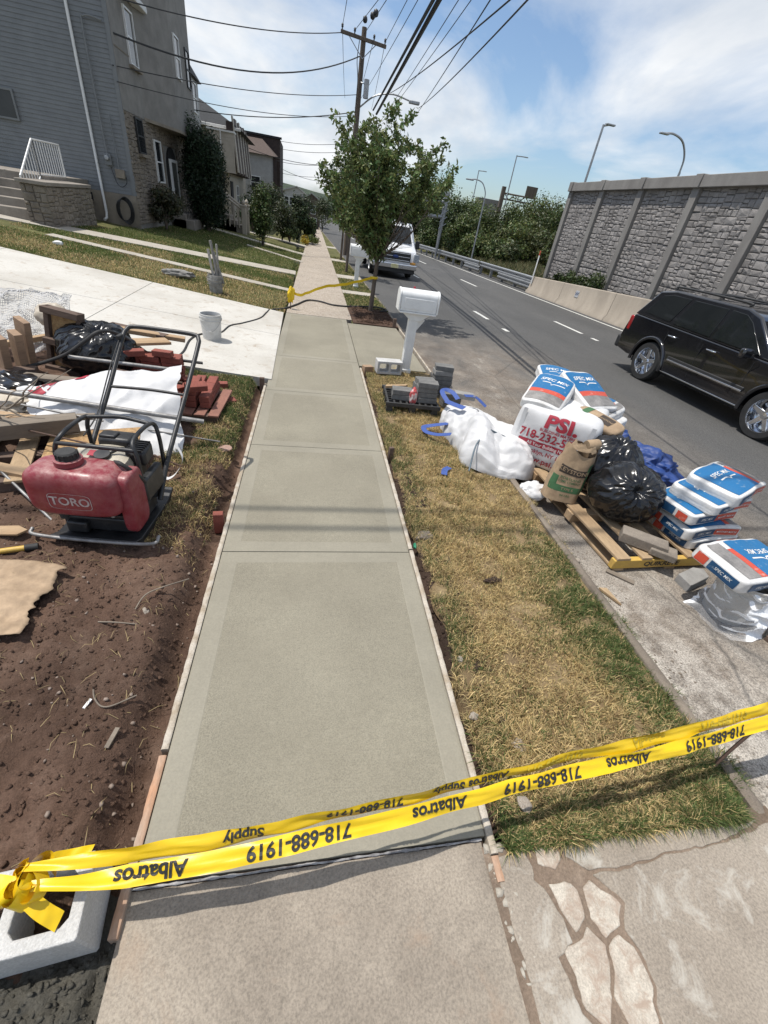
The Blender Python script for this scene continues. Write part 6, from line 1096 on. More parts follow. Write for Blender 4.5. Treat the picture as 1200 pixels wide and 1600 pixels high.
MB().grid(np.array([[np.array([.02+.13*math.cos(a)*(1-.2*t), .0+.06*math.sin(a)*(1-.3*t)-.02, .50+.10*t*(.6+.5*mn.noise(Vector((a*1.3,t,3))))+.02*mn.noise(Vector((a*4,t*3,1)))]) for t in np.linspace(0,1,8)] for a in np.linspace(0,6.283,41)[:-1]]), closeu=True).build('torn_top', m_kraft, KS, smooth=65)
MB().lathe([(.045,-.07),(.05,-.05),(.05,.05),(.03,.07)], (.10,.0,.56), 14, rotm(0,R(80),R(20))).build('paper_roll', m_kraft, KS, smooth=50)
# trash bags and tarp
trashbag('front black trash bag with a gathered knot facing the pavement', (2.93,2.83,.245), (.335,.30,.27), 1, (-.25,-.75,.55)); trashbag('rear black trash bag behind the gathered one', (3.02,3.30,.27), (.34,.28,.31), 5, (.1,-.2,1))
o = crumpled('tarpaulin', m_tarp, (3.84,3.72,.06), (.44,.30,.22), 8, .42, 2.6, 6, .25); tag(o, 'crumpled blue tarpaulin beside the black trash bags', 'tarpaulin'); o.rotation_euler = (0,0,R(-25))
o = crumpled('tarpaulin', m_tarp, (3.48,3.98,.18), (.22,.24,.24), 18, .40, 2.4, 6, .1); tag(o, 'upper folded end of blue tarpaulin against the white sacks', 'tarpaulin')
o = MB().grid(np.array([[q+np.array([0,0,d]) for d in (-.018,.018)] for q in spline([(3.18,3.62,.60),(3.22,3.58,.52),(3.28,3.55,.42),(3.33,3.54,.34)])])).build('tape_scrap', M('yellow tape plastic', (.80,.58,.02), (.70,.50,.02), 5, .35, fine=.05), None, smooth=60); tag(o, 'yellow tape scrap hanging beside the kraft sack', 'tape'); tag(MB().box((0,0,0),(.22,.035,.02)).build('level', M('yellow level body', (.55,.42,.05), (.10,.09,.05), 14, .5), loc=(3.43,3.05,.10), rz=R(-35)), 'yellow and black tool lying between trash bag and sack pile', 'tool')
# blocks, wedge, litter
for k, (x, y, z, r_) in enumerate(((2.87,2.36,.066,-38),(2.98,2.24,.05,-40))): o = MB().box((0,0,0),(.36 if k == 0 else .2,.15,.09 if k == 0 else .06)).build('wall_block', m_pavert, loc=(x,y,z), rz=R(r_), bevel=.008); tag(o, ('long tan wall block lying on the front of the pallet', 'short tan block partly under the long wall block')[k], 'block')
o = MB().prism([(-.14,-.06),(.14,-.06),(.20,.02),(.12,.07),(-.10,.07)], 0, .085).build('grey_block', m_paverl, loc=(3.18,2.05,-.13), rz=R(20), bevel=.006); tag(o, 'grey angled block lying in the gutter before the pallet', 'block')
o = MB().prism([(-.03,.09),(.03,.07),(.012,-.10)], 0, .02).build('wood_wedge', m_pine_y, loc=(2.345,1.915,-.122), rz=R(12), bevel=.002); tag(o, 'pale pointed wood wedge on the gutter', 'wedge'); plank('shim', 'flat grey shim under the near pallet corner', (2.5,2.2,-.115), (2.66,2.05,-.118), .05, .012, m_greyw, group=None)
o = crumpled('rag', m_sack, (2.30,3.24,-.03), (.16,.11,.08), 12, .4, 2.3, 4, .2); tag(o, 'small dirty white sack scrap in the gutter beside the pallet', 'rag'); o = crumpled('clod', m_trench, (1.36,1.96,.02), (.06,.025,.02), 5, .5, 2.5, 3); tag(o, 'dark clod of debris on the dry grass', 'clod')
rock('tiny green leaf scrap beside the right form board', .885, 2.36, -.01, (.012,.03,.02), M('bright green plastic', (.03,.25,.13), None, 9, .5), 'plastic_scrap', 'scrap')
for k, (x, y, r_) in enumerate(((1.08,.86,.03),(.93,1.35,.016),(2.28,2.30,.022),(1.0,.62,.028),(.90,1.02,.02))): rock(('chalky stone on the grass near the tape','white chip in the right trench','white stone at the gutter edge by the pallet','pale stone beside the board end under the tape','chip of concrete on the near right trench edge')[k], x, y, .01 if k != 2 else -.1, (r_,r_*1.2,r_*.7), m_patch)
# bucket with film
o = bucket('dirty white bucket wrapped in clear film at the right edge', 3.22, 1.74, -.12, .135, .165, .36, None, M('cement stained bucket', (.46,.42,.36), (.62,.61,.58), 5, .6, .002, 50, fine=.25))
def mk_film():
    b = NB('clear plastic film'); b.col((.8,.8,.8)); b.set(Roughness=.12); t = b.n('ShaderNodeBsdfTransparent'); m = b.n('ShaderNodeMixShader'); f = b.n('ShaderNodeFresnel'); f.inputs[0].default_value = 1.5; b.l(b.math('ADD', b.math('MULTIPLY', f.outputs[0], 1.4), .10), m.inputs[0]); b.l(t.outputs[0], m.inputs[1]); b.l(b.b.outputs[0], m.inputs[2]); b.l(m.outputs[0], b.o.inputs[0]); b.bump(b.noise(26, 5), .01); return b.m
def flp(u, v):
    a = R(160)+u*R(165); r = .17+.03*v+.06*v*v+.025*(1-abs(mn.noise(Vector((u*5,v*5,2)))))**2*1.5+.05*mn.noise(Vector((u*3,v*3,8))); return np.array([3.22+r*math.cos(a), 1.74+r*math.sin(a), .22-.33*v+.04*mn.noise(Vector((u*4,v*3,5)))])
o = MB().grid(np.array([[flp(u, v) for v in np.linspace(0,1,40)] for u in np.linspace(0,1,60)])).build('plastic_film', mk_film(), None, smooth=50); tag(o, 'crumpled clear plastic film around the right edge bucket', 'film')
plank('plank', 'dark wood end at the right edge below the film wrapped bucket', (3.35,1.42,-.10), (3.8,1.55,-.10), .12, .04, m_dkwood, group=None)
# ================================================================ VEHICLES
m_paintb = M('black car paint', (.008,.008,.010), (.010,.010,.012), 2, .12, fine=0, coat=1.0); m_trim = M('dark grey plastic trim', (.022,.022,.023), (.03,.03,.03), 12, .6); m_chrome = M('bright chrome', (.75,.76,.78), (.65,.66,.68), 9, .12, metal=1.0, fine=0); m_tyre = M('tyre rubber', (.018,.018,.018), (.03,.029,.028), 9, .8, .001, 60); m_cglass = M('tinted car glass', (.010,.012,.013), (.014,.016,.017), 2, .04, fine=0); m_tail = M('red tail lamp', (.35,.015,.015), (.25,.01,.012), 9, .15, fine=0); m_vwhite = M('white van paint', (.74,.75,.76), (.68,.69,.70), 3, .2, fine=.03, coat=.6); m_lens = M('headlamp lens', (.50,.53,.56), (.25,.27,.29), 30, .08, fine=0)
def wheel(par, c, r, w, side, spokes=5, rimmat=m_chrome):
    """axle along x; side = -1 faces -x"""
    wq = bpy.data.objects.new('wheel', None); COL.objects.link(wq); wq.parent = par; wq.location = c; rot = rotm(0, R(-90) if side < 0 else R(90), 0)
    MB().lathe([(r*.66,-w/2),(r*.93,-w/2),(r,-w/2+.03),(r,w/2-.03),(r*.93,w/2),(r*.70,w/2),(r*.66,w/2-.02)], (0,0,0), 40, rot, cap=False).build('tyre', m_tyre, wq, smooth=40)
    MB().lathe([(r*.70,w/2-.005),(r*.68,w/2-.002),(r*.645,w/2-.03),(r*.6,-w*.1),(0,-w*.1)], (0,0,0), 40, rot, cap=False).build('rim', rimmat, wq, smooth=40)
    for k in range(spokes):
        a = 2*math.pi*k/spokes; P = np.array([[ .02,-.05,.0],[r*.64,-.028,.02],[r*.64,.028,.02],[.02,.05,.0]]); V = np.concatenate([P+[0,0,w*.5-.045], P+[0,0,w*.5-.085]]); ca, sa = math.cos(a), math.sin(a)
        V = V@np.array([[ca,sa,0],[-sa,ca,0],[0,0,1]]); V = V@rot.T; MB().add(V, [(0,1,2,3),(7,6,5,4),(0,4,5,1),(1,5,6,2),(2,6,7,3),(3,7,4,0)]).build('spoke', rimmat, wq, bevel=.008)
    MB().lathe([(.055,w*.5-.05),(.05,w*.5-.02),(0,w*.5-.015)], (0,0,0), 16, rot, cap=False).build('hub_cap', rimmat, wq, smooth=40); return wq
def arc(cx, cz, r, a0, a1, n=12): return [(cx+r*math.cos(a), cz+r*math.sin(a)) for a in np.linspace(R(a0), R(a1), n)]
# ---- black sport utility vehicle; local y runs from front (0) to rear (4.75), local x across
J = thing('suv', 'black sport utility vehicle with chrome wheels driving past on the road', 'car', (8.06, 4.42, -.12), R(1.5))
fw, rw = .86, 3.66
body = [(0.04,.42),(.0,.55),(.02,.80),(.10,.92),(1.30,1.06),(4.55,1.12),(4.68,1.02),(4.73,.75),(4.78,.55),(4.72,.40),(4.30,.36)]+arc(rw,.37,.43,0,180)+[(rw-.5,.33),(fw+.5,.33)]+arc(fw,.37,.43,0,180)+[(.25,.34)]
mb = MB(); n = len(body); st_ = [-.92,-.90,-.6,0,.6,.90,.92]; V = []
for x in st_:
    for (y, z) in body:
        k = 0.0; ax = abs(x); ins = .045*max(0, (z-.85)/.25)+.05*max(0, (.5-z)/.2)*.4; tap = .10*max(0, (.5-y)/.5)**2+.06*max(0, (y-4.3)/.45)**2; V.append((math.copysign(max(ax-ins-tap if ax > .7 else ax, 0), x), y-(.05 if ax < .3 and y < .2 else 0), z+(.025 if ax < .7 and z > .9 else 0)))
F = [tuple(range(n))]+[tuple((len(st_)-1)*n+i for i in range(n))]+[(s*n+i, s*n+(i+1)%n, (s+1)*n+(i+1)%n, (s+1)*n+i) for s in range(len(st_)-1) for i in range(n)]
mb.add(V, F); mb.build('body', m_paintb, J, bevel=.03, seg=3)
gh = [(1.22,1.06),(1.95,1.60),(2.25,1.68),(3.9,1.685),(4.30,1.62),(4.62,1.12)]; Vg = []
for s in (-1, 1):
    for (y, z) in gh: t = (z-1.06)/.63; Vg.append((s*(.855-.17*t), y, z))
mb = MB(); n = 6; mb.add(Vg, [tuple(range(n)), tuple(range(n, 2*n))]+[(i, (i+1)%n, n+(i+1)%n, n+i) for i in range(n)]); mb.build('cabin', m_paintb, J, bevel=.035, seg=3)
def sideglass(nm, pl, s, mat=m_cglass, off=.012, th=.01):
    mb = MB(); V = [(s*(.855-.17*((z-1.06)/.63)+off), y, z) for y, z in pl]+[(s*(.855-.17*((z-1.06)/.63)+off-th*2), y, z) for y, z in pl]; k = len(pl); mb.add(V, [tuple(range(k)), tuple(range(2*k-1,k-1,-1))]+[(i,(i+1)%k,k+(i+1)%k,k+i) for i in range(k)]); return mb.build(nm, mat, J, bevel=.004)
for s in (-1, 1):
    sideglass('front_door_glass', [(1.52,1.11),(2.02,1.50),(2.20,1.585),(2.50,1.60),(2.50,1.13)], s); sideglass('rear_door_glass', [(2.58,1.13),(2.58,1.60),(3.35,1.60),(3.50,1.15)], s); sideglass('quarter_glass', [(3.60,1.16),(3.45,1.60),(3.92,1.60),(4.14,1.55),(4.36,1.20)], s)
    for y, l in ((2.95,.2),(3.85,.2)): pass
    for y in (2.32, 3.28): MB().tube(spline([(s*.915,y-.10,.955),(s*.945,y-.06,.955),(s*.945,y+.06,.955),(s*.915,y+.10,.955)]), .014, 8).build('door_handle', m_chrome, J, smooth=50)
    MB().box((s*.925,2.26,.60),(.03,1.75,.06)).build('side_moulding', m_trim, J, bevel=.01); MB().box((s*.938,2.26,.565),(.016,1.72,.028)).build('chrome_strip', m_chrome, J, bevel=.004); MB().box((s*.915,2.26,.335),(.02,1.85,.022)).build('sill_strip', m_chrome, J, bevel=.004)
    for y in (2.54, 3.42, 1.48): MB().box((s*.917,y,.72),(.012,.008,.58)).build('door_gap', m_dark, J)
    for yc in (fw, rw): MB().tube([(s*.925, yc+.455*math.cos(a), .37+.455*math.sin(a)) for a in np.linspace(R(-8), R(188), 20)], .035, 8).build('arch_flare', m_paintb, J, smooth=50)
    m_ = MB().box((s*1.01,1.62,1.10),(.20,.10,.15)).build('mirror', m_paintb, J, bevel=.03); MB().box((s*.93,1.60,1.06),(.12,.05,.04)).build('mirror_arm', m_trim, m_)
    MB().tube(spline([(s*.60,2.35,1.70),(s*.60,2.45,1.745),(s*.60,3.9,1.745),(s*.60,4.05,1.70)]), .02, 8).build('roof_rail', m_trim, J, smooth=50)
    MB().box((s*.80,4.62,.93),(.13,.12,.30)).build('tail_lamp', m_tail, J, bevel=.03); MB().box((s*.72,.06,.76),(.26,.12,.16)).build('headlamp', m_lens, J, bevel=.03)
    for yc in (fw, rw): wheel(J, (s*.80,yc,.37), .375, .25, s)
for y in (2.7, 3.6): MB().box((0,y,1.745),(1.22,.06,.025)).build('roof_bar', m_trim, J, bevel=.008)
MB().add([(-.70,1.30,1.12),(.70,1.30,1.12),(.60,1.96,1.605),(-.60,1.96,1.605),(-.70,1.27,1.10),(.70,1.27,1.10),(.60,1.94,1.59),(-.60,1.94,1.59)], [(0,1,2,3),(4,5,6,7),(0,1,5,4),(2,3,7,6)]).build('windscreen', m_cglass, J)
[setattr(v, 'co', v.co+Vector((0,-.02,.03))) for v in J.children[-1].data.vertices]
MB().add([(-.68,4.60,1.2),(.68,4.60,1.2),(.58,4.35,1.57),(-.58,4.35,1.57),(-.68,4.63,1.2),(.68,4.63,1.2),(.58,4.38,1.58),(-.58,4.38,1.58)], [(0,1,2,3),(4,5,6,7),(0,1,5,4),(2,3,7,6)]).build('rear_glass', m_cglass, J)
MB().box((0,4.76,.52),(1.74,.14,.26)).build('rear_bumper', m_trim, J, bevel=.04); MB().box((0,.0,.50),(1.7,.16,.24)).build('front_bumper', m_trim, J, bevel=.05); MB().box((0,4.72,.85),(.52,.02,.13)).build('licence_plate', m_whitep, J, bevel=.004); MB().box((0,.02,.76),(1.0,.06,.18)).build('grille', m_chrome, J, bevel=.01)
MB().box((0,2.3,.30),(1.5,3.9,.12)).build('underbody', m_dark, J)
# ---- white van; local y 0 at the front bumper
Vn = thing('van', 'white van with roof ladder rack parked facing the camera beyond the tree', 'van', (3.86, 20.55, -.25), R(-1))
prof = [(.06,.38),(.04,.62),(.08,.92),(.16,1.05),(.90,1.22),(1.55,1.93),(1.75,2.02),(5.5,2.04),(5.6,1.9),(5.62,.45),(4.9,.40)]+arc(4.35,.40,.42,0,180,9)+[(3.8,.40),(1.55,.40)]+arc(1.1,.40,.42,0,180,9)+[(.5,.38)]
mb = MB(); n = len(prof); st_ = [-.99,-.6,0,.6,.99]; V = []
for x in st_:
    for (y, z) in prof:
        ax = abs(x); ins = .16*max(0, (z-1.1)/.92)**1.2; tap = .09*max(0, (.7-y)/.7); V.append((math.copysign(max(0, ax-(ins+tap if ax > .7 else 0)), x), y+(.06*(ax/.99)**2 if y < 1.0 else 0), z+(.03*(1-(ax/.99)**2) if z > 1 else 0)))
mb.add(V, [tuple(range(n)), tuple(4*n+i for i in range(n))]+[(s*n+i, s*n+(i+1)%n, (s+1)*n+(i+1)%n, (s+1)*n+i) for s in range(4) for i in range(n)]); mb.build('body', m_vwhite, Vn, bevel=.035, seg=3)
MB().add([(-.80,.99,1.30),(.80,.99,1.30),(.70,1.49,1.86),(-.70,1.49,1.86)], [(0,1,2,3)]).build('windscreen', m_cglass, Vn); ws = Vn.children[-1]
for v in ws.data.vertices: v.co += Vector((0,-.055,.03))
s_ = ws.modifiers.new('s','SOLIDIFY'); s_.thickness = .012
for s in (-1, 1):
    MB().tube([(s*.35,.93,1.27),(s*.15-.3,1.12,1.50)], .012, 5).build('wiper', m_trim, Vn); MB().bx(s*.93-.12,s*.93+.12,.05,.15,.70,1.0).build('headlamp', m_lens, Vn, bevel=.02); Vn.children[-1].location = (-s*.13,-.02,0)
    MB().bx(s*.80-.12,s*.80+.12,.035,.09,.61,.685).build('turn_lamp', M('amber lens', (.60,.30,.06), None, 9, .2, fine=0), Vn, bevel=.01); mm = MB().box((s*1.10,1.15,1.30),(.19,.12,.30)).build('mirror', m_trim, Vn, bevel=.03); MB().box((s*.98,1.17,1.25),(.14,.04,.04)).build('mirror_arm', m_trim, mm)
    MB().add([(s*.972,1.25,1.28),(s*.87,1.75,1.83),(s*.865,2.15,1.85),(s*.972,2.25,1.28)], [(0,1,2,3)]).build('door_glass', m_cglass, Vn); q = Vn.children[-1].modifiers.new('s','SOLIDIFY'); q.thickness = .02; q.offset = 0
    for yc in (1.1, 4.35): wheel(Vn, (s*.85,yc,.375), .375, .22, s, 8, m_galv)
gr = MB().bx(-.66,.66,-.015,.10,.68,1.02).build('grille', m_trim, Vn, bevel=.02)
for z in (.72, .85, .98): MB().bx(-.62,.62,-.03,-.008,z-.013,z+.013).build('grille_bar', m_chrome, Vn, bevel=.01)
MB().lathe([(.0,0),(.13,.0),(.13,.02),(.0,.03)], (0,-.035,.85), 28, rotm(R(90))@np.diag([1,.42,1]), cap=False).build('emblem', M('blue emblem', (.02,.05,.2), None, 9, .3, fine=0), Vn, smooth=40)
MB().bx(-.97,.97,-.10,.10,.40,.60).build('front_bumper', m_chrome, Vn, bevel=.04); MB().bx(-.9,.9,-.05,.15,.25,.395).build('air_dam', m_trim, Vn, bevel=.02); pl = MB().bx(-.16,.16,-.118,-.102,.42,.57).build('licence_plate', M('pale yellow plate', (.70,.62,.25), (.75,.72,.5), 5, .5), Vn, bevel=.004)
rk = MB(); [rk.tube([(-.72,y,2.06),(-.72,y,2.22),(.72,y,2.22),(.72,y,2.06)], .02, 6) for y in (1.9, 3.4, 5.0)]; rk.build('ladder_rack', m_galv, Vn)
for x in (.25, .62): MB().box((x,3.4,2.27),(.05,4.0,.07)).build('ladder_rail', m_galv, Vn)
for k in range(11): MB().tube([(.25,1.5+.37*k,2.27),(.62,1.5+.37*k,2.27)], .015, 6).build('ladder_rung', m_galv, Vn)
MB().box((0,2.9,.36),(1.6,5.0,.2)).build('underbody', m_dark, Vn)

# ================================================================ YOUNG STREET TREE
def young_tree(lab, x, y, h0, htop, rad, nb, nl, seed, leafs=.095, tint=(.045,.075,.026), tr=.05):
    rs = np.random.default_rng(seed); z0 = drop(y); T = thing('street_tree', lab, 'tree', (x,y,z0), 0, 'young trees along the kerb'); mbt = MB(); b = np.array([x,y,z0]); fork = b+np.array([.03,-.02,h0])
    mbt.tube(spline([b-(0,0,.05), b+np.array([.015,0,h0*.5]), fork]), np.linspace(tr*1.15, tr*.85, 17), 10); mbl = MB(); LP = []; LD = []; tips = []
    for k in range(nb):
        a = 2*math.pi*k/nb+rs.uniform(-.3,.3); out = rs.uniform(.25, 1.0) if k else .05; H = htop-h0
        e = fork+np.array([math.cos(a)*rad[0]*out, math.sin(a)*rad[1]*out, H*(1.0-.38*out*out)*rs.uniform(.80,1.08)]); m1 = fork+(e-fork)*.45+np.array([math.cos(a)*rad[0]*.10*out, math.sin(a)*rad[1]*.10*out, -.05*H]); s = fork-np.array([0,0,rs.uniform(0,.3)*h0*.5])
        P = spline([s, m1, e], 9); mbl.tube(P, np.linspace(tr*.32, .004, len(P)), 6)
        for t in np.linspace(.10, 1.0, 14):
            i = int(t*(len(P)-1)); p = P[i]; q = (P[min(i+1,len(P)-1)]-P[max(i-1,0)]); q /= np.linalg.norm(q)+1e-9; aa = rs.uniform(0, 6.28); side = np.array([math.cos(aa), math.sin(aa), rs.uniform(-.1,.55)]); L_ = rs.uniform(.28,.62)*(1.15-.55*t)*H/2.4
            te = p+(side*.8+q*.55)*L_; tw = spline([p, p+(te-p)*.5+np.array([0,0,.03]), te], 4); mbl.tube(tw, np.linspace(.006,.002,len(tw)), 4)
            for c in tw[1:]: tips.append((c, te-p))
        for c in P[len(P)//3:]: tips.append((c, q))
    idx = rs.integers(0, len(tips), nl); C = np.array([tips[i][0] for i in idx]); D = np.array([tips[i][1] for i in idx]); D /= np.linalg.norm(D,axis=1)[:,None]+1e-9
    dd_ = np.hypot(C[:,0]-x, C[:,1]-y); ok = C[:,2] > z0+np.where(C[:,0] > x+.12, np.minimum(h0-.1+2.2*dd_, h0+.72+.10*dd_), np.minimum(h0-.25+1.2*dd_, h0+.30+.12*dd_))+.30*np.maximum(0, y-C[:,1]); C = C[ok]; D = D[ok]; nl = len(C)
    dirn = D*.5+rs.normal(size=(nl,3))*.55+np.array([0,0,-.35]); dirn /= np.linalg.norm(dirn,axis=1)[:,None]; sd = np.cross(dirn, rs.normal(size=(nl,3))); sd /= np.linalg.norm(sd,axis=1)[:,None]; nrm = np.cross(sd, dirn); l = leafs*rs.uniform(.6,1.3,nl)[:,None]; w = l*.24; C = C+rs.normal(size=(nl,3))*.035
    V = np.stack([C, C+dirn*l*.45+sd*w+nrm*l*.08, C+dirn*l-nrm*l*.06, C+dirn*l*.45-sd*w+nrm*l*.08], 1).reshape(-1,3); i = np.arange(nl)*4; F = np.concatenate([np.stack([i,i+1,i+2],1), np.stack([i,i+2,i+3],1)])
    col = np.array(tint)*rs.uniform(.6,1.45,nl)[:,None]; col[:,0] *= rs.uniform(.8,1.4,nl); mbt.build('trunk', m_bark, T, W=True, smooth=60); mbl.build('branches', m_bark, T, W=True, smooth=60); fast('crown', V-b, F, m_leaf, T, np.repeat(col,4,axis=0)); return T
young_tree('young leafy street tree standing in the mulch bed', 1.66, 11.2, 1.15, 3.55, (1.45,1.25), 26, 27000, 5, .095, (.115,.165,.058))
young_tree('second young tree farther along the verge', 1.72, 19.3, 1.5, 3.6, (1.0,1.0), 12, 5000, 8, .12); young_tree('third young tree by the kerb near the wooden pole', 1.85, 24.3, 1.5, 3.8, (1.0,1.0), 12, 4000, 9, .14)

# ================================================================ OVERHEAD WIRES
m_wire = M('black cable', (.016,.016,.017), (.03,.03,.03), 9, .6, fine=0)
def wire(lab, a, b, r, sag=0.0, ext=0.0, grp='overhead wires'):
    a, b = np.array(a, float), np.array(b, float)
    if ext: b = b+(b-a)*ext
    o = MB().tube(cat_curve(a, b, sag, 22), r, 5).build('overhead_wire', m_wire, None, smooth=60); tag(o, lab, 'wire', grp)
for lab, a, b, r, sg, ex in (('thick black cable, right one of the pair over the tree', (3.62,30,6.16), (2.79,14.5,5.88), .055, .0, 1.4), ('thick black cable, left one of the pair over the tree', (3.43,30,6.28), (2.65,14.5,5.85), .04, .0, 1.4),
    ('dark wire sagging from the pole to the upper right', (4.42,32,7.34), (3.66,13,5.83), .016, .25, .7), ('straight wire fanning to the right from beyond the pole', (7.52,40,7.78), (3.63,13,5.85), .014, .1, .4), ('lowest wire of the right hand fan', (7.36,38,8.0), (4.06,14,5.61), .016, .15, .3),
    ('thin wire just right of the thick cables', (5.14,40,7.2), (3.23,14,6.08), .010, .1, .3), ('second thin wire right of the thick cables', (5.28,40,7.22), (3.51,14,6.13), .010, .1, .3), ('thin wire left of the thick cables', (3.51,40,7.93), (2.66,16,6.48), .010, .1, .3),
    ('wire rising from the left end of the crossarm', (1.6,29.86,8.92), (1.28,22,7.73), .012, 0, .8), ('wire rising from the middle of the crossarm', (2.2,29.86,8.9), (2.37,22,7.95), .012, 0, .8), ('wire rising from the right end of the crossarm', (3.7,29.86,8.75), (3.04,20,7.54), .012, 0, .8), ('wire rising from the pole top', (2.68,30,8.9), (2.39,20,7.43), .012, 0, .8),
    ('wire continuing behind the pole from the crossarm left', (1.6,29.86,8.92), (3.86,60,11.0), .014, .2, 0), ('wire continuing behind the pole at its right', (3.15,29.86,8.8), (4.94,60,10.4), .014, .2, 0), ('wire continuing behind from the right crossarm end', (3.7,29.86,8.75), (6.68,60,10.6), .014, .2, 0),
    ('top service wire from pole to grey house', (1.58,29.8,8.7), (-5.45,19.5,5.95), .018, .25, 0), ('twisted service wire sagging to the grey house window', (2.5,29.9,8.07), (-5.6,19.2,5.17), .026, .7, 0), ('service wire reaching the grey house siding corner', (2.5,29.9,6.7), (-5.66,18.95,4.44), .014, .25, 0), ('service wire to the far bay of the grey house', (2.5,29.9,6.05), (-5.3,28,4.67), .02, .25, 0), ('lowest service wire to the grey house', (2.5,29.9,5.9), (-5.6,18.95,4.1), .012, .3, 0),
    ('highest far wire toward the brown house', (3.2,44,6.05), (-2.15,49.2,5.8), .016, .15, 0), ('second far wire toward the brown house', (3.2,44,5.54), (-2.15,49.3,5.3), .016, .15, 0), ('third far wire toward the pale siding', (3.2,44,4.94), (-2.55,46,4.3), .016, .3, 0), ('far wire sagging to the slatted house', (3.0,40,4.5), (-3.95,40,4.4), .018, .35, 0), ('far low wire above the gabled house', (3.2,60,4.55), (-2.5,60,4.0), .018, .2, 0), ('lowest far wire above the gabled house', (3.2,60,4.05), (-2.15,52,4.05), .018, .3, 0)):
    wire(lab, a, b, r, sg, ex)
wire('service wire crossing overhead near the camera', (-9,3.45,9.2), (12,3.55,9.6), .024, .3); wire('second service wire crossing overhead near the camera', (-9,3.2,9.2), (12,3.3,9.4), .026, .3)
# small transformer balls on the upper wires
for k, (x, y, z) in enumerate(((2.5,25.0,8.28),(2.52,24.0,8.12),(2.35,26.5,8.5))): o = MB().lathe([(0,-.12),(.08,-.08),(.1,0),(.08,.08),(0,.12)], (x,y,z), 10, cap=False).build('wire_insulator', m_blackiron, None, smooth=60); tag(o, ('upper','middle','lower')[k]+' dark insulator hanging on the wires above the pole', 'insulator')

# ================================================================ BARRIER TAPES
m_tape = M('yellow barrier tape', (.80,.545,.010), (.74,.49,.010), 3, .36, .0006, 24, fine=.03); m_tapeb = M('yellow tape reverse', (.76,.51,.012), (.70,.46,.012), 3, .38, .0006, 24, fine=.03); m_ghost = M('faint tape print showing through', (.50,.36,.02), (.45,.33,.02), 9, .4, fine=0)
TP = thing('barrier_tape', 'yellow barrier tape with black lettering stretched across the pavement', 'barrier tape', (-.7,.5,.25))
TPX = np.array([(-.76,.49,.285),(-.55,.485,.275),(-.23,.49,.285),(.06,.51,.30),(.41,.54,.305),(.69,.57,.31),(1.11,.61,.325),(1.59,.645,.34),(2.09,.70,.37),(2.45,.74,.40)]); TPC = spline(TPX, 12); TL = np.concatenate([[0], np.cumsum(np.linalg.norm(np.diff(TPC,axis=0),axis=1))])
def tpt(s, v, layer=0, off=0.0):
    """s metres along, v metres across (positive is up/away)"""
    c = np.array([np.interp(s, TL, TPC[:,k]) for k in range(3)]); tw = .95+.22*math.sin(s*2.1+.6)+.08*math.sin(s*7) if layer == 0 else .55+.25*math.sin(s*1.7+2)
    if s < .28: tw += (.28-s)*2.2; v = v*(.35+.65*max(0, s)/.28)
    up = np.array([0, math.sin(tw)*.95, math.cos(tw)]); nr = np.array([0,-math.cos(tw), math.sin(tw)]); wr = .016*mn.noise(Vector((s*5+v*9, v*14+3*layer, layer)))+.006*facet(Vector((s*9+v*30, v*42, layer+.5)), 77, 1.0, 4)
    if layer: c = c+np.array([0,.036,.016])
    return c+up*v+nr*(wr+off)
for layer, (v0, v1, mt, nm) in enumerate(((-.031,.028,m_tape,'front_strip'),(-.015,.042,m_tapeb,'rear_strip'))):
    S = np.linspace(0, TL[-1], 260); o = MB().grid(np.array([[tpt(s, v, layer) for v in np.linspace(v0, v1, 9)] for s in S])).build(nm, mt, TP, W=True, smooth=70)
def tlet(s, s0, size, layer=0, mat=m_blk_ink, v0=0.0, mirror=False):
    lettering('tape_lettering', s, lambda u, v: tpt(s0-u, v0-v, layer, .003)-np.array(TP.location), mat, TP, size, .012, .028, sx=1.0 if not mirror else -1.0)
W_TXT = ((.35,'Albatros'),(.80,'718-688-1919'),(1.29,'Albatros'),(1.72,'718-688-1919'),(2.12,'Albatros'),(2.58,'718-688-1919'))
for s0, t in W_TXT: tlet(t, s0, .060)
for s0, t in ((.62,'Supply'),(1.02,'718-688-1919'),(1.42,'Albatros Supply')): tlet(t, s0, .048, 1, v0=.018)
for s0, t in ((1.78,'718-688-1919'),(2.24,'Albatros'),(2.65,'718-688-1919')): tlet(t, s0, .048, 1, m_ghost, .018, True)
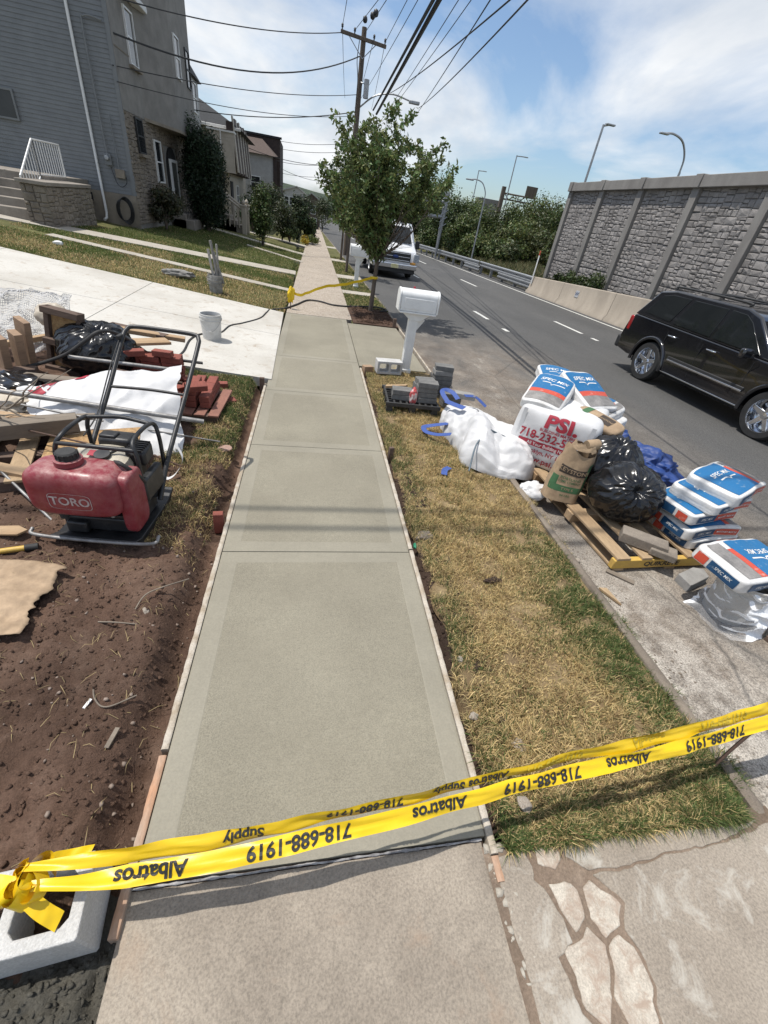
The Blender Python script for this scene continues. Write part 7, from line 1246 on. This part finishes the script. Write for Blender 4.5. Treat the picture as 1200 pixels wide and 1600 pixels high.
# knot and tail on the block
for k in range(9):
    M3 = rotm(random.uniform(-.7,.7), random.uniform(-.9,.9), random.uniform(0,6.28)); rk_ = random.uniform(.018,.042); ph = random.uniform(0,6.28); wd_ = random.uniform(.016,.03)
    Pl = np.array([[(M3@np.array([rk_*1.4*math.cos(t+ph), rk_*math.sin(t+ph)*.8, v+.006*math.sin(2*t+k)]))+np.array([-.05+random.Random(k).uniform(-.03,.02), random.Random(k+50).uniform(-.02,.02), .02]) for v in np.linspace(-wd_, wd_, 4)] for t in np.linspace(0, 5.2, 18)]); MB().grid(Pl).build('knot_loop', m_tape if k % 3 else m_tapeb, TP, smooth=60)
for k, P in enumerate(([(-.76,.49,.28),(-.86,.51,.28),(-.95,.49,.24),(-1.02,.46,.20)], [(-.75,.51,.27),(-.74,.555,.235),(-.69,.575,.20),(-.63,.585,.185)], [(-.75,.48,.265),(-.70,.445,.235),(-.65,.42,.195)])):
    Q = spline(P); MB().grid(np.array([[q+np.array([.3*d,d,.25*d+.006*mn.noise(Vector((i*.3,d*40,k)))]) for d in np.linspace(-.021,.021,5)] for i, q in enumerate(Q)])).build('loose_end', m_tape, TP, W=True, smooth=60)
RB = rod('rebar_stake', 'rusty rebar stake leaning at the kerb and holding the tape', spline([(2.05,.67,-.06),(2.10,.70,.12),(2.2,.74,.42),(2.30,.78,.70)]), .008, m_rust, 'stake', 8)
T2 = thing('far_barrier_tape', 'distant yellow tape strung across the pebble pavement', 'barrier tape', (-.2,10.4,0))
Q = spline([(-.22,10.4,.34),(-.05,10.4,.30),(.12,10.4,.36),(.45,10.5,.50),(.80,10.7,.55),(1.2,10.9,.63),(1.62,11.15,.74)]); MB().grid(np.array([[q+np.array([0,.02*math.sin(i*.5),d+.004*math.sin(i)]) for d in (-.028,0,.028)] for i, q in enumerate(Q)])).build('strip', m_tape, T2, W=True, smooth=60)
crumpled('knot', m_tape, (-.03,0,.28), (.07,.05,.16), 7, .5, 2.6, 4, parent=T2); MB().tube([(-.24,10.4,-.05),(-.22,10.4,.42)], .012, 6).build('stake', m_rust, T2, W=True)
MB().tube([(1.66+.065*math.cos(a), 11.2+.065*math.sin(a), .74) for a in np.linspace(0,6.28,14)], .03, 6).build('wrap', m_tape, T2, W=True, smooth=60)
o = MB().tube(spline([(-.6,9.95,.03),(-.35,10.3,.02),(-.1,10.9,.02),(.14,11.55,.02),(.45,11.6,.02),(.75,11.35,.02),(1.15,11.4,.02),(1.5,11.55,.03),(1.9,11.7,.03),(2.1,11.4,.03),(1.9,11.15,.04)]), .018, 7).build('hose', m_rubber, None, smooth=60); tag(o, 'dark hose lying across the pebble pavement by the tree', 'hose')
